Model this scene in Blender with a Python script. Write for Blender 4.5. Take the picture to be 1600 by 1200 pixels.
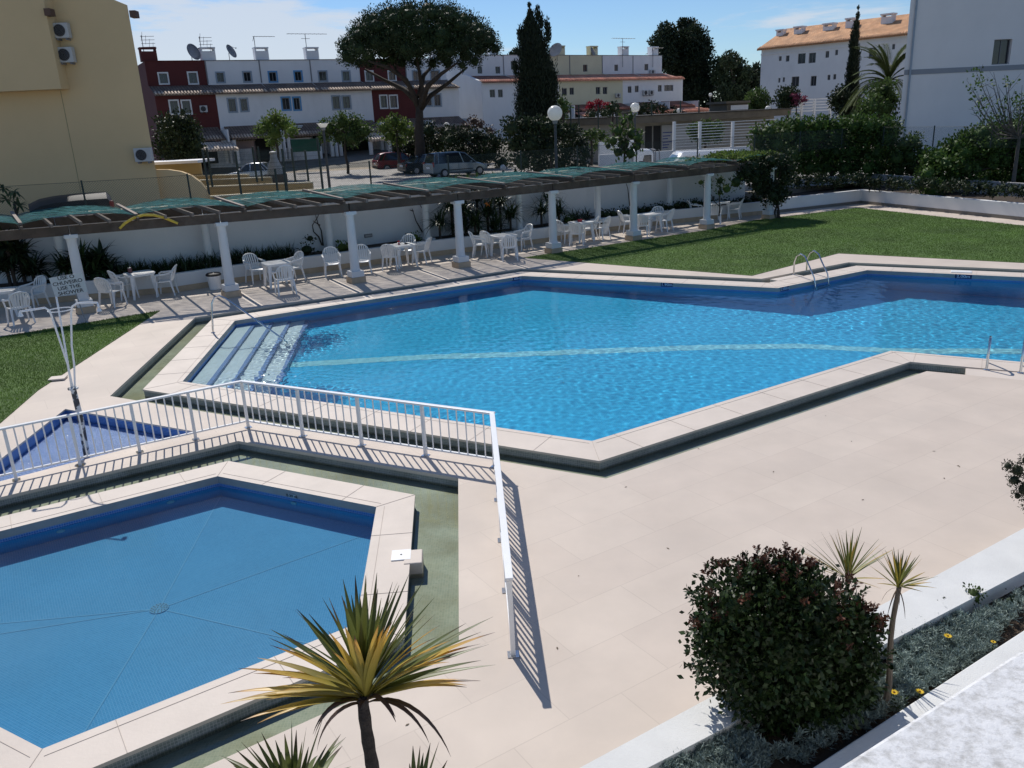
import bpy, math, random
import numpy as np
from mathutils import Vector, Matrix, Euler
random.seed(7); rng=np.random.default_rng(7)
for o in list(bpy.data.objects): bpy.data.objects.remove(o)
sc=bpy.context.scene; COL=sc.collection
# ---------------- camera
PITCH,ROLL,FPX,CH=0.3105446,-0.04820797,1289.4,4.5
def _axes():
    c,s=math.cos(ROLL),math.sin(ROLL)
    Rz=np.array([[c,-s,0],[s,c,0],[0,0,1]])
    return (Rz@np.array([1,0,0]),Rz@np.array([0,math.cos(PITCH),math.sin(PITCH)]),Rz@np.array([0,-math.sin(PITCH),math.cos(PITCH)]))
AR,AD,AF=_axes()
def ray(px,py):
    v=np.array([px-800,py-600,FPX]); return np.array([v@AR,v@AF,-(v@AD)])
def G(px,py,z=0.0):          # ground point seen at a photo position
    v=ray(px,py); t=(z-CH)/v[2]; return Vector((v[0]*t,v[1]*t,z))
def AY(px,py,Y):             # point at forward distance Y
    v=ray(px,py); t=Y/v[1]; return Vector((v[0]*t,v[1]*t,v[2]*t+CH))
cam=bpy.data.cameras.new('camera'); co=bpy.data.objects.new('camera',cam); COL.objects.link(co)
co.matrix_world=Matrix(((AR[0],-AR[1],-AR[2],0),(AF[0],-AF[1],-AF[2],0),(-AD[0],AD[1],AD[2],CH),(0,0,0,1)))
cam.sensor_width=36; cam.lens=FPX/1600*36; cam.clip_start=.05; cam.clip_end=5000; sc.camera=co
# ---------------- light
SUN_EL,SUN_AZ=math.radians(47),math.radians(-21)
sd=Vector((math.sin(SUN_AZ)*math.cos(SUN_EL),math.cos(SUN_AZ)*math.cos(SUN_EL),math.sin(SUN_EL)))
sl=bpy.data.lights.new('sun','SUN'); sl.energy=4.3; sl.angle=math.radians(.5); sl.color=(1,.955,.89)
so=bpy.data.objects.new('sun',sl); COL.objects.link(so); so.rotation_euler=sd.to_track_quat('Z','Y').to_euler(); so.location=(0,0,60)
w=bpy.data.worlds.new('World'); sc.world=w; w.use_nodes=True; nt=w.node_tree; N=nt.nodes; L=nt.links
for n in list(N): N.remove(n)
out=N.new('ShaderNodeOutputWorld'); bg=N.new('ShaderNodeBackground'); bg.inputs[1].default_value=.09
sky=N.new('ShaderNodeTexSky'); sky.sky_type='NISHITA'; sky.sun_disc=False; sky.sun_elevation=SUN_EL; sky.sun_rotation=SUN_AZ
sky.air_density=1.0; sky.dust_density=.05; sky.ozone_density=4.0
tc=N.new('ShaderNodeTexCoord'); mp=N.new('ShaderNodeMapping'); mp.inputs['Scale'].default_value=(1.5,1.5,11)
mp.inputs['Rotation'].default_value=(0,.12,0)
nz=N.new('ShaderNodeTexNoise'); nz.inputs['Scale'].default_value=2.3; nz.inputs['Detail'].default_value=10; nz.inputs['Roughness'].default_value=.62; nz.inputs['Distortion'].default_value=.3
L.new(tc.outputs['Generated'],mp.inputs[0]); L.new(mp.outputs[0],nz.inputs[0])
# denser cloud to the left
dl=ray(310,20); dl=dl/np.linalg.norm(dl)
vd=N.new('ShaderNodeVectorMath'); vd.operation='DISTANCE'; vd.inputs[1].default_value=tuple(dl); L.new(tc.outputs['Generated'],vd.inputs[0])
mr=N.new('ShaderNodeMapRange'); mr.inputs[1].default_value=.0; mr.inputs[2].default_value=.34; mr.inputs[3].default_value=.17; mr.inputs[4].default_value=0; L.new(vd.outputs['Value'],mr.inputs[0])
ad=N.new('ShaderNodeMath'); ad.operation='ADD'; L.new(nz.outputs[0],ad.inputs[0]); L.new(mr.outputs[0],ad.inputs[1])
cr=N.new('ShaderNodeMapRange'); cr.interpolation_type='SMOOTHSTEP'; cr.inputs[1].default_value=.54; cr.inputs[2].default_value=.68; cr.inputs[4].default_value=.78; L.new(ad.outputs[0],cr.inputs[0])
mx=N.new('ShaderNodeMix'); mx.data_type='RGBA'; mx.inputs[7].default_value=(7.4,7.9,8.7,1); L.new(cr.outputs[0],mx.inputs[0]); tn=N.new('ShaderNodeMix'); tn.data_type='RGBA'; tn.blend_type='MULTIPLY'; tn.inputs[0].default_value=1; tn.inputs[7].default_value=(.80,.93,1.10,1); L.new(sky.outputs[0],tn.inputs[6]); L.new(tn.outputs[2],mx.inputs[6])
L.new(mx.outputs[2],bg.inputs[0]); L.new(bg.outputs[0],out.inputs[0])
sc.view_settings.view_transform='Standard'; sc.view_settings.look='None'; sc.view_settings.exposure=0; sc.view_settings.gamma=1
sc.render.resolution_x=1024; sc.render.resolution_y=768
sc.render.engine='CYCLES'
try:
    sc.cycles.max_bounces=8; sc.cycles.transparent_max_bounces=24; sc.cycles.caustics_refractive=False; sc.cycles.caustics_reflective=False
except Exception: pass
# ---------------- materials
def newmat(name):
    m=bpy.data.materials.new(name); m.use_nodes=True; nt=m.node_tree
    b=nt.nodes['Principled BSDF']; return m,nt,b
def Mat(name,col,rough=.65,var=.12,scale=3.,bump=0.,bscale=40.,metal=0.,spec=.4,dirt=0.,dcol=(.12,.10,.08),coord='Object',island=0.,trans=0.,obrand=0.,stretch=(1,1,1),coat=0.):
    m,nt,b=newmat(name); N=nt.nodes; L=nt.links
    tc=N.new('ShaderNodeTexCoord'); mp=N.new('ShaderNodeMapping'); mp.inputs['Scale'].default_value=stretch; L.new(tc.outputs[coord],mp.inputs[0])
    nz=N.new('ShaderNodeTexNoise'); nz.inputs['Scale'].default_value=scale; nz.inputs['Detail'].default_value=6; nz.inputs['Roughness'].default_value=.6; L.new(mp.outputs[0],nz.inputs[0])
    mr=N.new('ShaderNodeMapRange'); mr.inputs[1].default_value=.3; mr.inputs[2].default_value=.7; mr.inputs[3].default_value=1-var; mr.inputs[4].default_value=1+var; L.new(nz.outputs[0],mr.inputs[0])
    val=mr.outputs[0]
    if island:
        g=N.new('ShaderNodeNewGeometry'); r2=N.new('ShaderNodeMapRange'); r2.inputs[3].default_value=1-island; r2.inputs[4].default_value=1+island; L.new(g.outputs['Random Per Island'],r2.inputs[0])
        mm=N.new('ShaderNodeMath'); mm.operation='MULTIPLY'; L.new(val,mm.inputs[0]); L.new(r2.outputs[0],mm.inputs[1]); val=mm.outputs[0]
    if obrand:
        g=N.new('ShaderNodeObjectInfo'); r2=N.new('ShaderNodeMapRange'); r2.inputs[3].default_value=1-obrand; r2.inputs[4].default_value=1+obrand; L.new(g.outputs['Random'],r2.inputs[0])
        mm=N.new('ShaderNodeMath'); mm.operation='MULTIPLY'; L.new(val,mm.inputs[0]); L.new(r2.outputs[0],mm.inputs[1]); val=mm.outputs[0]
    vm=N.new('ShaderNodeVectorMath'); vm.operation='SCALE'; vm.inputs[0].default_value=col; L.new(val,vm.inputs['Scale']); cs=vm.outputs[0]
    if dirt:
        n2=N.new('ShaderNodeTexNoise'); n2.inputs['Scale'].default_value=scale*.7; n2.inputs['Detail'].default_value=8; n2.inputs['Roughness'].default_value=.7; L.new(mp.outputs[0],n2.inputs[0])
        m2=N.new('ShaderNodeMapRange'); m2.inputs[1].default_value=.5; m2.inputs[2].default_value=.75; m2.inputs[4].default_value=dirt; L.new(n2.outputs[0],m2.inputs[0])
        mx=N.new('ShaderNodeMix'); mx.data_type='RGBA'; mx.inputs[7].default_value=(*dcol,1); L.new(m2.outputs[0],mx.inputs[0]); L.new(cs,mx.inputs[6]); cs=mx.outputs[2]
    L.new(cs,b.inputs['Base Color']); b.inputs['Roughness'].default_value=rough; b.inputs['Metallic'].default_value=metal; b.inputs['Specular IOR Level'].default_value=spec; b.inputs['Coat Weight'].default_value=coat
    if bump:
        n3=N.new('ShaderNodeTexNoise'); n3.inputs['Scale'].default_value=bscale; n3.inputs['Detail'].default_value=4; L.new(mp.outputs[0],n3.inputs[0])
        bp=N.new('ShaderNodeBump'); bp.inputs['Strength'].default_value=bump; bp.inputs['Distance'].default_value=.02; L.new(n3.outputs[0],bp.inputs['Height']); L.new(bp.outputs[0],b.inputs['Normal'])
    if trans:
        t=N.new('ShaderNodeBsdfTranslucent'); L.new(cs,t.inputs[0]); ms=N.new('ShaderNodeMixShader'); ms.inputs[0].default_value=trans
        L.new(b.outputs[0],ms.inputs[1]); L.new(t.outputs[0],ms.inputs[2]); L.new(ms.outputs[0],N['Material Output'].inputs[0])
    return m
def TileMat(name,c1,c2,mort,bw,bh,ms=.1,rough=.4,offset=0.,var=.15,nscale=1.5,bump=0.,ang=0.,stain=0.,scol=(.1,.12,.05),spec=.4,mstr=1.):
    m,nt,b=newmat(name); N=nt.nodes; L=nt.links
    tc=N.new('ShaderNodeTexCoord'); mp=N.new('ShaderNodeMapping'); mp.inputs['Rotation'].default_value=(0,0,ang); L.new(tc.outputs['UV'],mp.inputs[0])
    br=N.new('ShaderNodeTexBrick'); br.offset=offset; br.squash=1; L.new(mp.outputs[0],br.inputs[0])
    br.inputs['Scale'].default_value=1; br.inputs['Brick Width'].default_value=bw; br.inputs['Row Height'].default_value=bh; br.inputs['Mortar Size'].default_value=min(bw,bh)*ms*.5; br.inputs['Mortar Smooth'].default_value=.1; br.inputs['Bias'].default_value=0
    br.inputs['Color1'].default_value=(*c1,1); br.inputs['Color2'].default_value=(*c2,1)
    mc=tuple(mort[i]*mstr+(c1[i]+c2[i])/2*(1-mstr) for i in range(3)); br.inputs['Mortar'].default_value=(*mc,1)
    nz=N.new('ShaderNodeTexNoise'); nz.inputs['Scale'].default_value=nscale; nz.inputs['Detail'].default_value=7; nz.inputs['Roughness'].default_value=.6; L.new(tc.outputs['UV'],nz.inputs[0])
    mr=N.new('ShaderNodeMapRange'); mr.inputs[1].default_value=.3; mr.inputs[2].default_value=.7; mr.inputs[3].default_value=1-var; mr.inputs[4].default_value=1+var; L.new(nz.outputs[0],mr.inputs[0])
    vm=N.new('ShaderNodeVectorMath'); vm.operation='SCALE'; L.new(br.outputs[0],vm.inputs[0]); L.new(mr.outputs[0],vm.inputs['Scale']); cs=vm.outputs[0]
    if stain:
        n2=N.new('ShaderNodeTexNoise'); n2.inputs['Scale'].default_value=nscale*.6; n2.inputs['Detail'].default_value=9; n2.inputs['Roughness'].default_value=.65
        L.new(tc.outputs['UV'],n2.inputs[0])
        m2=N.new('ShaderNodeMapRange'); m2.inputs[1].default_value=.45; m2.inputs[2].default_value=.72; m2.inputs[4].default_value=stain; L.new(n2.outputs[0],m2.inputs[0])
        mx=N.new('ShaderNodeMix'); mx.data_type='RGBA'; mx.inputs[7].default_value=(*scol,1); L.new(m2.outputs[0],mx.inputs[0]); L.new(cs,mx.inputs[6]); cs=mx.outputs[2]
    L.new(cs,b.inputs['Base Color']); b.inputs['Roughness'].default_value=rough; b.inputs['Specular IOR Level'].default_value=spec
    if bump:
        bp=N.new('ShaderNodeBump'); bp.inputs['Strength'].default_value=bump; bp.inputs['Distance'].default_value=.01; bp.invert=True; L.new(br.outputs['Fac'],bp.inputs['Height']); L.new(bp.outputs[0],b.inputs['Normal'])
    return m
def WaterMat(name,tint,bscale,bstr,agit=None,aniso=(1,1,1)):
    m=bpy.data.materials.new(name); m.use_nodes=True; nt=m.node_tree; N=nt.nodes; L=nt.links
    for n in list(N): N.remove(n)
    o=N.new('ShaderNodeOutputMaterial'); t=N.new('ShaderNodeBsdfTransparent'); t.inputs[0].default_value=(*tint,1)
    g=N.new('ShaderNodeBsdfGlossy'); g.inputs['Roughness'].default_value=.03; f=N.new('ShaderNodeFresnel'); f.inputs[0].default_value=1.33
    tc=N.new('ShaderNodeTexCoord'); mp=N.new('ShaderNodeMapping'); mp.inputs['Scale'].default_value=aniso; L.new(tc.outputs['Object'],mp.inputs[0])
    n1=N.new('ShaderNodeTexNoise'); n1.inputs['Scale'].default_value=bscale; n1.inputs['Detail'].default_value=3; n1.inputs['Distortion'].default_value=.6; L.new(mp.outputs[0],n1.inputs[0])
    h=n1.outputs[0]; bp=N.new('ShaderNodeBump'); bp.inputs['Distance'].default_value=.05; bp.inputs['Strength'].default_value=bstr
    if agit:
        acc=None
        for (c,rad,st) in agit:
            vd=N.new('ShaderNodeVectorMath'); vd.operation='DISTANCE'; vd.inputs[1].default_value=c; L.new(tc.outputs['Object'],vd.inputs[0])
            mr=N.new('ShaderNodeMapRange'); mr.interpolation_type='SMOOTHSTEP'; mr.inputs[1].default_value=0; mr.inputs[2].default_value=rad; mr.inputs[3].default_value=st; mr.inputs[4].default_value=0; L.new(vd.outputs['Value'],mr.inputs[0])
            if acc is None: acc=mr.outputs[0]
            else:
                a=N.new('ShaderNodeMath'); a.operation='ADD'; L.new(acc,a.inputs[0]); L.new(mr.outputs[0],a.inputs[1]); acc=a.outputs[0]
        a=N.new('ShaderNodeMath'); a.operation='ADD'; a.inputs[1].default_value=bstr; L.new(acc,a.inputs[0]); L.new(a.outputs[0],bp.inputs['Strength'])
    L.new(h,bp.inputs['Height']); L.new(bp.outputs[0],g.inputs['Normal']); L.new(bp.outputs[0],f.inputs['Normal'])
    ms=N.new('ShaderNodeMixShader'); L.new(f.outputs[0],ms.inputs[0]); L.new(t.outputs[0],ms.inputs[1]); L.new(g.outputs[0],ms.inputs[2]); L.new(ms.outputs[0],o.inputs[0])
    return m
def MeshWireMat(name,col,kind,pitch,wire):
    m,nt,b=newmat(name); N=nt.nodes; L=nt.links
    b.inputs['Base Color'].default_value=(*col,1); b.inputs['Roughness'].default_value=.5
    tc=N.new('ShaderNodeTexCoord'); sx=N.new('ShaderNodeSeparateXYZ'); L.new(tc.outputs['UV'],sx.inputs[0])
    def mth(op,a,b2=None,v=None):
        n=N.new('ShaderNodeMath'); n.operation=op
        for i,x in enumerate((a,b2)):
            if x is None: continue
            if isinstance(x,(int,float)): n.inputs[i].default_value=x
            else: L.new(x,n.inputs[i])
        return n.outputs[0]
    def line(x,p):
        f=mth('FRACT',mth('MULTIPLY',x,1/p)); return mth('LESS_THAN',f,wire/p)
    U,V=sx.outputs[0],sx.outputs[1]
    if kind=='diamond': a=line(mth('ADD',U,V),pitch); c=line(mth('SUBTRACT',U,V),pitch)
    else: a=line(U,pitch); c=line(V,pitch*3.6)
    k=mth('MAXIMUM',a,c)
    t=N.new('ShaderNodeBsdfTransparent'); ms=N.new('ShaderNodeMixShader'); L.new(k,ms.inputs[0]); L.new(t.outputs[0],ms.inputs[1]); L.new(b.outputs[0],ms.inputs[2]); L.new(ms.outputs[0],N['Material Output'].inputs[0])
    return m
# ---------------- mesh helpers
class MB:
    def __init__(s): s.v=[]; s.f=[]
    def add(s,vs,fs):
        k=len(s.v); s.v+= [tuple(v) for v in vs]; s.f+=[tuple(i+k for i in f) for f in fs]; return s
    def box(s,c,size,yaw=0.,M=None):
        x,y,z=size[0]/2,size[1]/2,size[2]/2; R=Matrix.Rotation(yaw,3,'Z') if M is None else M
        vs=[R@Vector((a*x,b*y,d*z))+Vector(c) for d in(-1,1) for b in(-1,1) for a in(-1,1)]
        return s.add(vs,[(0,2,3,1),(4,5,7,6),(0,1,5,4),(2,6,7,3),(0,4,6,2),(1,3,7,5)])
    def beam(s,a,b,wd,h,up=(0,0,1)):
        a,b=Vector(a),Vector(b); d=(b-a); l=d.length; d.normalize(); up=Vector(up); x=d.cross(up)
        if x.length<1e-4: x=d.cross(Vector((0,1,0)))
        x.normalize(); u=x.cross(d)
        R=Matrix((x,d,u)).transposed()
        return s.box((a+b)/2,(wd,l,h),M=R)
    def tube(s,pts,r,n=8,closed=False,cap=True):
        pts=[Vector(p) for p in pts]; m=len(pts); rs=r if isinstance(r,(list,tuple)) else [r]*m
        k=len(s.v); ref=None
        for i,p in enumerate(pts):
            if closed: d=pts[(i+1)%m]-pts[i-1]
            else: d=pts[min(i+1,m-1)]-pts[max(i-1,0)]
            d.normalize()
            if ref is None:
                ref=Vector((0,0,1)) if abs(d.z)<.9 else Vector((1,0,0))
            x=d.cross(ref)
            if x.length<1e-3: x=d.cross(Vector((1,.3,.2)))
            x.normalize(); y=x.cross(d).normalized(); ref=y
            for j in range(n):
                a=2*math.pi*j/n; s.v.append(tuple(p+(x*math.cos(a)+y*math.sin(a))*rs[i]))
        for i in range(m if closed else m-1):
            a0=k+i*n; b0=k+((i+1)%m)*n
            for j in range(n): s.f.append((a0+j,a0+(j+1)%n,b0+(j+1)%n,b0+j))
        if cap and not closed:
            s.f.append(tuple(k+j for j in reversed(range(n)))); s.f.append(tuple(k+(m-1)*n+j for j in range(n)))
        return s
    def lathe(s,c,prof,n=16):
        c=Vector(c); k=len(s.v)
        for (r,z) in prof:
            for j in range(n):
                a=2*math.pi*j/n; s.v.append((c.x+r*math.cos(a),c.y+r*math.sin(a),c.z+z))
        for i in range(len(prof)-1):
            for j in range(n): s.f.append((k+i*n+j,k+i*n+(j+1)%n,k+(i+1)*n+(j+1)%n,k+(i+1)*n+j))
        if prof[0][0]>1e-5: s.f.append(tuple(k+j for j in reversed(range(n))))
        if prof[-1][0]>1e-5: s.f.append(tuple(k+(len(prof)-1)*n+j for j in range(n)))
        return s
    def prism(s,poly,z0,z1,cap=True):
        k=len(s.v); m=len(poly)
        if area(poly)<0: poly=list(reversed(poly))
        for z in(z0,z1):
            for p in poly: s.v.append((p[0],p[1],z))
        for i in range(m): s.f.append((k+i,k+(i+1)%m,k+m+(i+1)%m,k+m+i))
        if cap: s.f.append(tuple(k+i for i in reversed(range(m)))); s.f.append(tuple(k+m+i for i in range(m)))
        return s
    def quad(s,a,b,c,d): return s.add([a,b,c,d],[(0,1,2,3)])
def area(p): return sum(p[i][0]*p[(i+1)%len(p)][1]-p[(i+1)%len(p)][0]*p[i][1] for i in range(len(p)))/2
def offset(poly,d):
    # outward offset
    P=[Vector((p[0],p[1])) for p in poly]; sgn=1 if area(poly)>0 else -1; out=[]; n=len(P)
    for i in range(n):
        a,b,c=P[i-1],P[i],P[(i+1)%n]; e1=(b-a).normalized(); e2=(c-b).normalized()
        n1=Vector((e1.y,-e1.x))*sgn; n2=Vector((e2.y,-e2.x))*sgn
        q=(n1+n2); q=q/(1+n1.dot(n2)); out.append(b+q*d)
    return out
def plate(mb,outer,holes,z,flip=False):
    import mathutils.geometry as mg
    loops=[[Vector((p[0],p[1],0)) for p in outer]]+[[Vector((p[0],p[1],0)) for p in h] for h in holes]
    tris=mg.tessellate_polygon(loops); flat=[v for l in loops for v in l]; zf=z if callable(z) else (lambda x,y:z)
    vs=[(v.x,v.y,zf(v.x,v.y)) for v in flat]; fs=[]
    for t in tris:
        a,b,c=[Vector(vs[i]) for i in t]; nn=(b-a).cross(c-a)
        fs.append(t if nn.z>0 else (t[0],t[2],t[1]))
    mb.add(vs,fs); return mb
def wallring(mb,poly,z0,z1,inward=False):
    n=len(poly); s=1 if area(poly)>0 else -1
    if inward: s=-s
    for i in range(n):
        a,b=poly[i],poly[(i+1)%n]
        q=[(a[0],a[1],z0),(b[0],b[1],z0),(b[0],b[1],z1),(a[0],a[1],z1)]
        mb.add(q,[(0,1,2,3) if s>0 else (3,2,1,0)])
    return mb
W={}
def mkuv(me,V,ang=0.):
    uv=me.uv_layers.new(name='UVMap'); nl=len(me.loops); 
    li=np.zeros(nl,np.int32); me.loops.foreach_get('vertex_index',li)
    ln=np.zeros(nl,np.int32); lt=np.zeros(len(me.polygons),np.int32); me.polygons.foreach_get('loop_total',lt)
    nr=np.zeros(len(me.polygons)*3); me.polygons.foreach_get('normal',nr); nr=nr.reshape(-1,3)
    pn=np.repeat(nr,lt,axis=0); P=V[li]
    flat=np.abs(pn[:,2])>.55; t=np.stack([-pn[:,1],pn[:,0]],1); tl=np.linalg.norm(t,axis=1)+1e-9; t/=tl[:,None]
    u=np.where(flat,P[:,0]*math.cos(ang)+P[:,1]*math.sin(ang),P[:,0]*t[:,0]+P[:,1]*t[:,1])
    v=np.where(flat,-P[:,0]*math.sin(ang)+P[:,1]*math.cos(ang),P[:,2])
    uv.data.foreach_set('uv',np.stack([u,v],1).ravel())
def finish(name,me,m,parent,uvV=None,ang=0.,smooth=False):
    if uvV is not None: mkuv(me,uvV,ang)
    if smooth: me.polygons.foreach_set('use_smooth',[True]*len(me.polygons))
    me.materials.append(m)
    o=bpy.data.objects.new(name,me); COL.objects.link(o)
    if parent is not None: o.parent=parent; W[o.name]=W[parent.name]
    else: W[o.name]=Matrix.Identity(4)
    return o
def part(name,mb,m,parent=None,smooth=False,uvang=0.,bevel=0.,weld=False):
    V=np.array(mb.v,dtype=float).reshape(-1,3); Vl=V
    if parent is not None:
        Mi=np.array(W[parent.name].inverted()); Vl=V@Mi[:3,:3].T+Mi[:3,3]
    me=bpy.data.meshes.new(name); me.from_pydata(Vl.tolist(),[],mb.f); me.update()
    o=finish(name,me,m,parent,V,uvang,smooth)
    if bevel:
        b=o.modifiers.new('bevel','BEVEL'); b.width=bevel; b.segments=2; b.limit_method='ANGLE'; b.angle_limit=math.radians(40)
    if smooth=='auto':
        try: me.set_sharp_from_angle(angle=math.radians(35))
        except Exception: pass
    return o
def npart(name,V,Fq,m,parent=None,smooth=False):
    V=np.asarray(V,float).reshape(-1,3); 
    if parent is not None:
        Mi=np.array(W[parent.name].inverted()); V=V@Mi[:3,:3].T+Mi[:3,3]
    Fq=np.asarray(Fq,np.int32); k=Fq.shape[1]; me=bpy.data.meshes.new(name)
    me.vertices.add(len(V)); me.vertices.foreach_set('co',V.ravel()); me.loops.add(Fq.size); me.loops.foreach_set('vertex_index',Fq.ravel())
    me.polygons.add(len(Fq)); me.polygons.foreach_set('loop_start',np.arange(0,Fq.size,k)); me.polygons.foreach_set('loop_total',np.full(len(Fq),k))
    me.update(calc_edges=True); me.validate()
    return finish(name,me,m,parent,None,0,smooth)
def tag(o,label,cat,group=None):
    o['label']=label; o['category']=cat
    if group: o['group']=group
    return o
def struct(o,kind='structure'): o['kind']=kind; return o
def thing(name,label,cat,loc=(0,0,0),rz=0.,group=None):
    o=bpy.data.objects.new(name,None); COL.objects.link(o); o.location=loc; o.rotation_euler=(0,0,rz); o.empty_display_size=.2
    W[o.name]=Matrix.Translation(Vector(loc))@Matrix.Rotation(rz,4,'Z'); return tag(o,label,cat,group)
def dup(root,loc,rz,label,group=None,scale=None):
    def cp(o,par):
        c=o.copy(); COL.objects.link(c)
        if par is not None: c.parent=par
        for ch in kids.get(o.name,[]): cp(ch,c)
        return c
    kids={}
    for o in bpy.data.objects:
        if o.parent: kids.setdefault(o.parent.name,[]).append(o)
    r=cp(root,None); r.location=loc; r.rotation_euler=(0,0,rz); r['label']=label
    if group: r['group']=group
    if scale: r.scale=scale
    return r
def move(o,loc,rz=0.): o.location=loc; o.rotation_euler=(0,0,rz)
# foliage
def unit(n): v=rng.normal(size=(n,3)); return v/np.linalg.norm(v,axis=1)[:,None]
def leafquads(C,D,Nn,ln,wd):
    # C base points, D direction, Nn normal hint; diamond leaves
    S=np.cross(D,Nn); S/=np.linalg.norm(S,axis=1)[:,None]+1e-9
    ln=np.asarray(ln).reshape(-1,1)*np.ones((len(C),1)); wd=np.asarray(wd).reshape(-1,1)*np.ones((len(C),1))
    V=np.stack([C,C+D*ln*.5+S*wd*.5,C+D*ln,C+D*ln*.5-S*wd*.5],1).reshape(-1,3)
    F=np.arange(len(C)*4).reshape(-1,4); return V,F
def blobpts(c,r,n,shell=.35,lo=None):
    u=unit(n); rad=rng.random(n)**shell
    p=u*rad[:,None]*np.array(r)*(1+.12*rng.normal(size=(n,1)))+np.array(c); return p,u
def core(blobs,k=.78,nu=12,nv=7):
    V=[];F=[]
    for (c,r) in blobs:
        r=np.array(r if hasattr(r,'__len__') else (r,r,r))*k; b=len(V)
        for i in range(nv+1):
            th=math.pi*(i+.02)/(nv+.04)
            for j in range(nu):
                a=2*math.pi*j/nu; s=random.uniform(.78,1.08); V.append((c[0]+r[0]*s*math.sin(th)*math.cos(a),c[1]+r[1]*s*math.sin(th)*math.sin(a),c[2]+r[2]*s*math.cos(th)))
        for i in range(nv):
            for j in range(nu): F.append((b+i*nu+j,b+(i+1)*nu+j,b+(i+1)*nu+(j+1)%nu,b+i*nu+(j+1)%nu))
    return np.array(V),np.array(F)
def crown(name,blobs,dens,ln,wd,m,parent=None,up=.3,shell=.35,cut=None,cr=.60,mult=2.1):
    dens=dens*mult
    Cs=[];Us=[]
    for (c,r) in blobs:
        r=np.array(r if hasattr(r,'__len__') else (r,r,r)); n=int(dens*(r[0]*r[1]+r[1]*r[2]+r[0]*r[2])/3*12.5)
        p,u=blobpts(c,r,max(n,8),shell); Cs.append(p);Us.append(u)
    C=np.concatenate(Cs);U=np.concatenate(Us)
    if cut is not None: k=cut(C); C=C[k];U=U[k]
    n=len(C); D=unit(n)*.8+U*.6+np.array([0,0,up]); D/=np.linalg.norm(D,axis=1)[:,None]; Nn=unit(n)
    s=.7+.6*rng.random(n)
    V,F=leafquads(C,D,Nn,ln*s,wd*s)
    if cr: V2,F2=core(blobs,cr); F=np.concatenate([F,F2+len(V)]); V=np.concatenate([V,V2])
    return npart(name,V,F,m,parent)
def limb(mb,a,b,r0,r1,n=7,wob=.06,seg=5):
    a,b=Vector(a),Vector(b); L_=(b-a).length; pts=[];rs=[]
    for i in range(seg+1):
        t=i/seg; p=a.lerp(b,t)
        if 0<i<seg: p=p+Vector((random.uniform(-1,1),random.uniform(-1,1),random.uniform(-1,1)))*wob*L_*.5
        pts.append(p); rs.append(r0+(r1-r0)*t)
    mb.tube(pts,rs,n); return pts
def text_part(name,s,size,M,m,parent,depth=.002,sx=1.):
    c=bpy.data.curves.new('t','FONT'); c.body=s; c.size=size; c.align_x='CENTER'; c.align_y='CENTER'; c.extrude=depth; c.space_line=1.0; c.offset=size*.012
    o=bpy.data.objects.new('t',c); COL.objects.link(o); dg=bpy.context.evaluated_depsgraph_get(); dg.update()
    me=bpy.data.meshes.new_from_object(o.evaluated_get(dg)); bpy.data.objects.remove(o)
    V=np.zeros(len(me.vertices)*3); me.vertices.foreach_get('co',V); V=V.reshape(-1,3); V[:,0]*=sx
    Mm=np.array(W[parent.name].inverted()@M) if parent is not None else np.array(M)
    V=V@Mm[:3,:3].T+Mm[:3,3]; me.vertices.foreach_set('co',V.ravel()); me.name=name; me.update()
    me.materials.clear(); return finish(name,me,m,parent)
# ---------------- shared materials
m_deck=TileMat('deck_stone',(.60,.515,.435),(.57,.485,.41),(.36,.30,.25),1.05,.62,.015,rough=.62,offset=.5,var=.08,nscale=.9,ang=math.radians(-32.5),stain=.55,scol=(.50,.435,.375),mstr=.32,spec=.25)
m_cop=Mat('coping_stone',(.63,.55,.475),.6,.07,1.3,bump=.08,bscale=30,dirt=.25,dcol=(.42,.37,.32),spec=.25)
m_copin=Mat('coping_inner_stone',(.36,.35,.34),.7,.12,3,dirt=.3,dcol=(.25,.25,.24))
m_white=Mat('white_wall',(.74,.735,.72),.75,.04,.8,bump=.06,bscale=60,dirt=.18,dcol=(.5,.49,.46))
m_tan=Mat('tan_stone_skirting',(.50,.38,.26),.7,.14,4,dirt=.25,dcol=(.36,.27,.18))
m_plast=Mat('white_plastic',(.80,.80,.79),.35,.03,4)
m_wpaint=Mat('white_painted_metal',(.82,.82,.81),.3,.03,6)
m_steel=Mat('stainless_steel',(.62,.62,.62),.16,.05,10,metal=1.)
m_gmos=TileMat('green_grey_mosaic',(.19,.22,.22),(.28,.31,.30),(.46,.47,.45),.028,.028,.14,var=.2,nscale=2,stain=.4,scol=(.12,.13,.08))
m_gfloor=TileMat('channel_floor_mosaic',(.36,.41,.38),(.43,.47,.44),(.5,.52,.48),.028,.028,.12,var=.25,nscale=1.2,stain=.85,scol=(.29,.27,.16),rough=.9,spec=.03)
m_bmos=TileMat('blue_mosaic',(.03,.13,.42),(.05,.19,.52),(.28,.42,.62),.028,.028,.16,var=.1,nscale=2)
m_floor=TileMat('pool_floor_mosaic',(.048,.51,.83),(.06,.55,.87),(.15,.63,.88),.03,.03,.1,var=.07,nscale=.7,rough=.9,spec=.03)
m_strip=TileMat('pale_floor_mosaic',(.32,.78,.86),(.36,.80,.88),(.5,.8,.9),.03,.03,.1,var=.06,rough=.9,spec=.03)
m_stepw=TileMat('pool_step_mosaic',(.84,.92,.92),(.88,.94,.94),(.88,.94,.94),.03,.03,.1,var=.05,rough=.9,spec=.03)
m_soil=Mat('soil',(.045,.032,.022),.95,.35,9,bump=.8,bscale=30,dirt=.4,dcol=(.10,.07,.045))
m_dark=Mat('dark_void',(.015,.015,.016),.6,.1)
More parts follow.
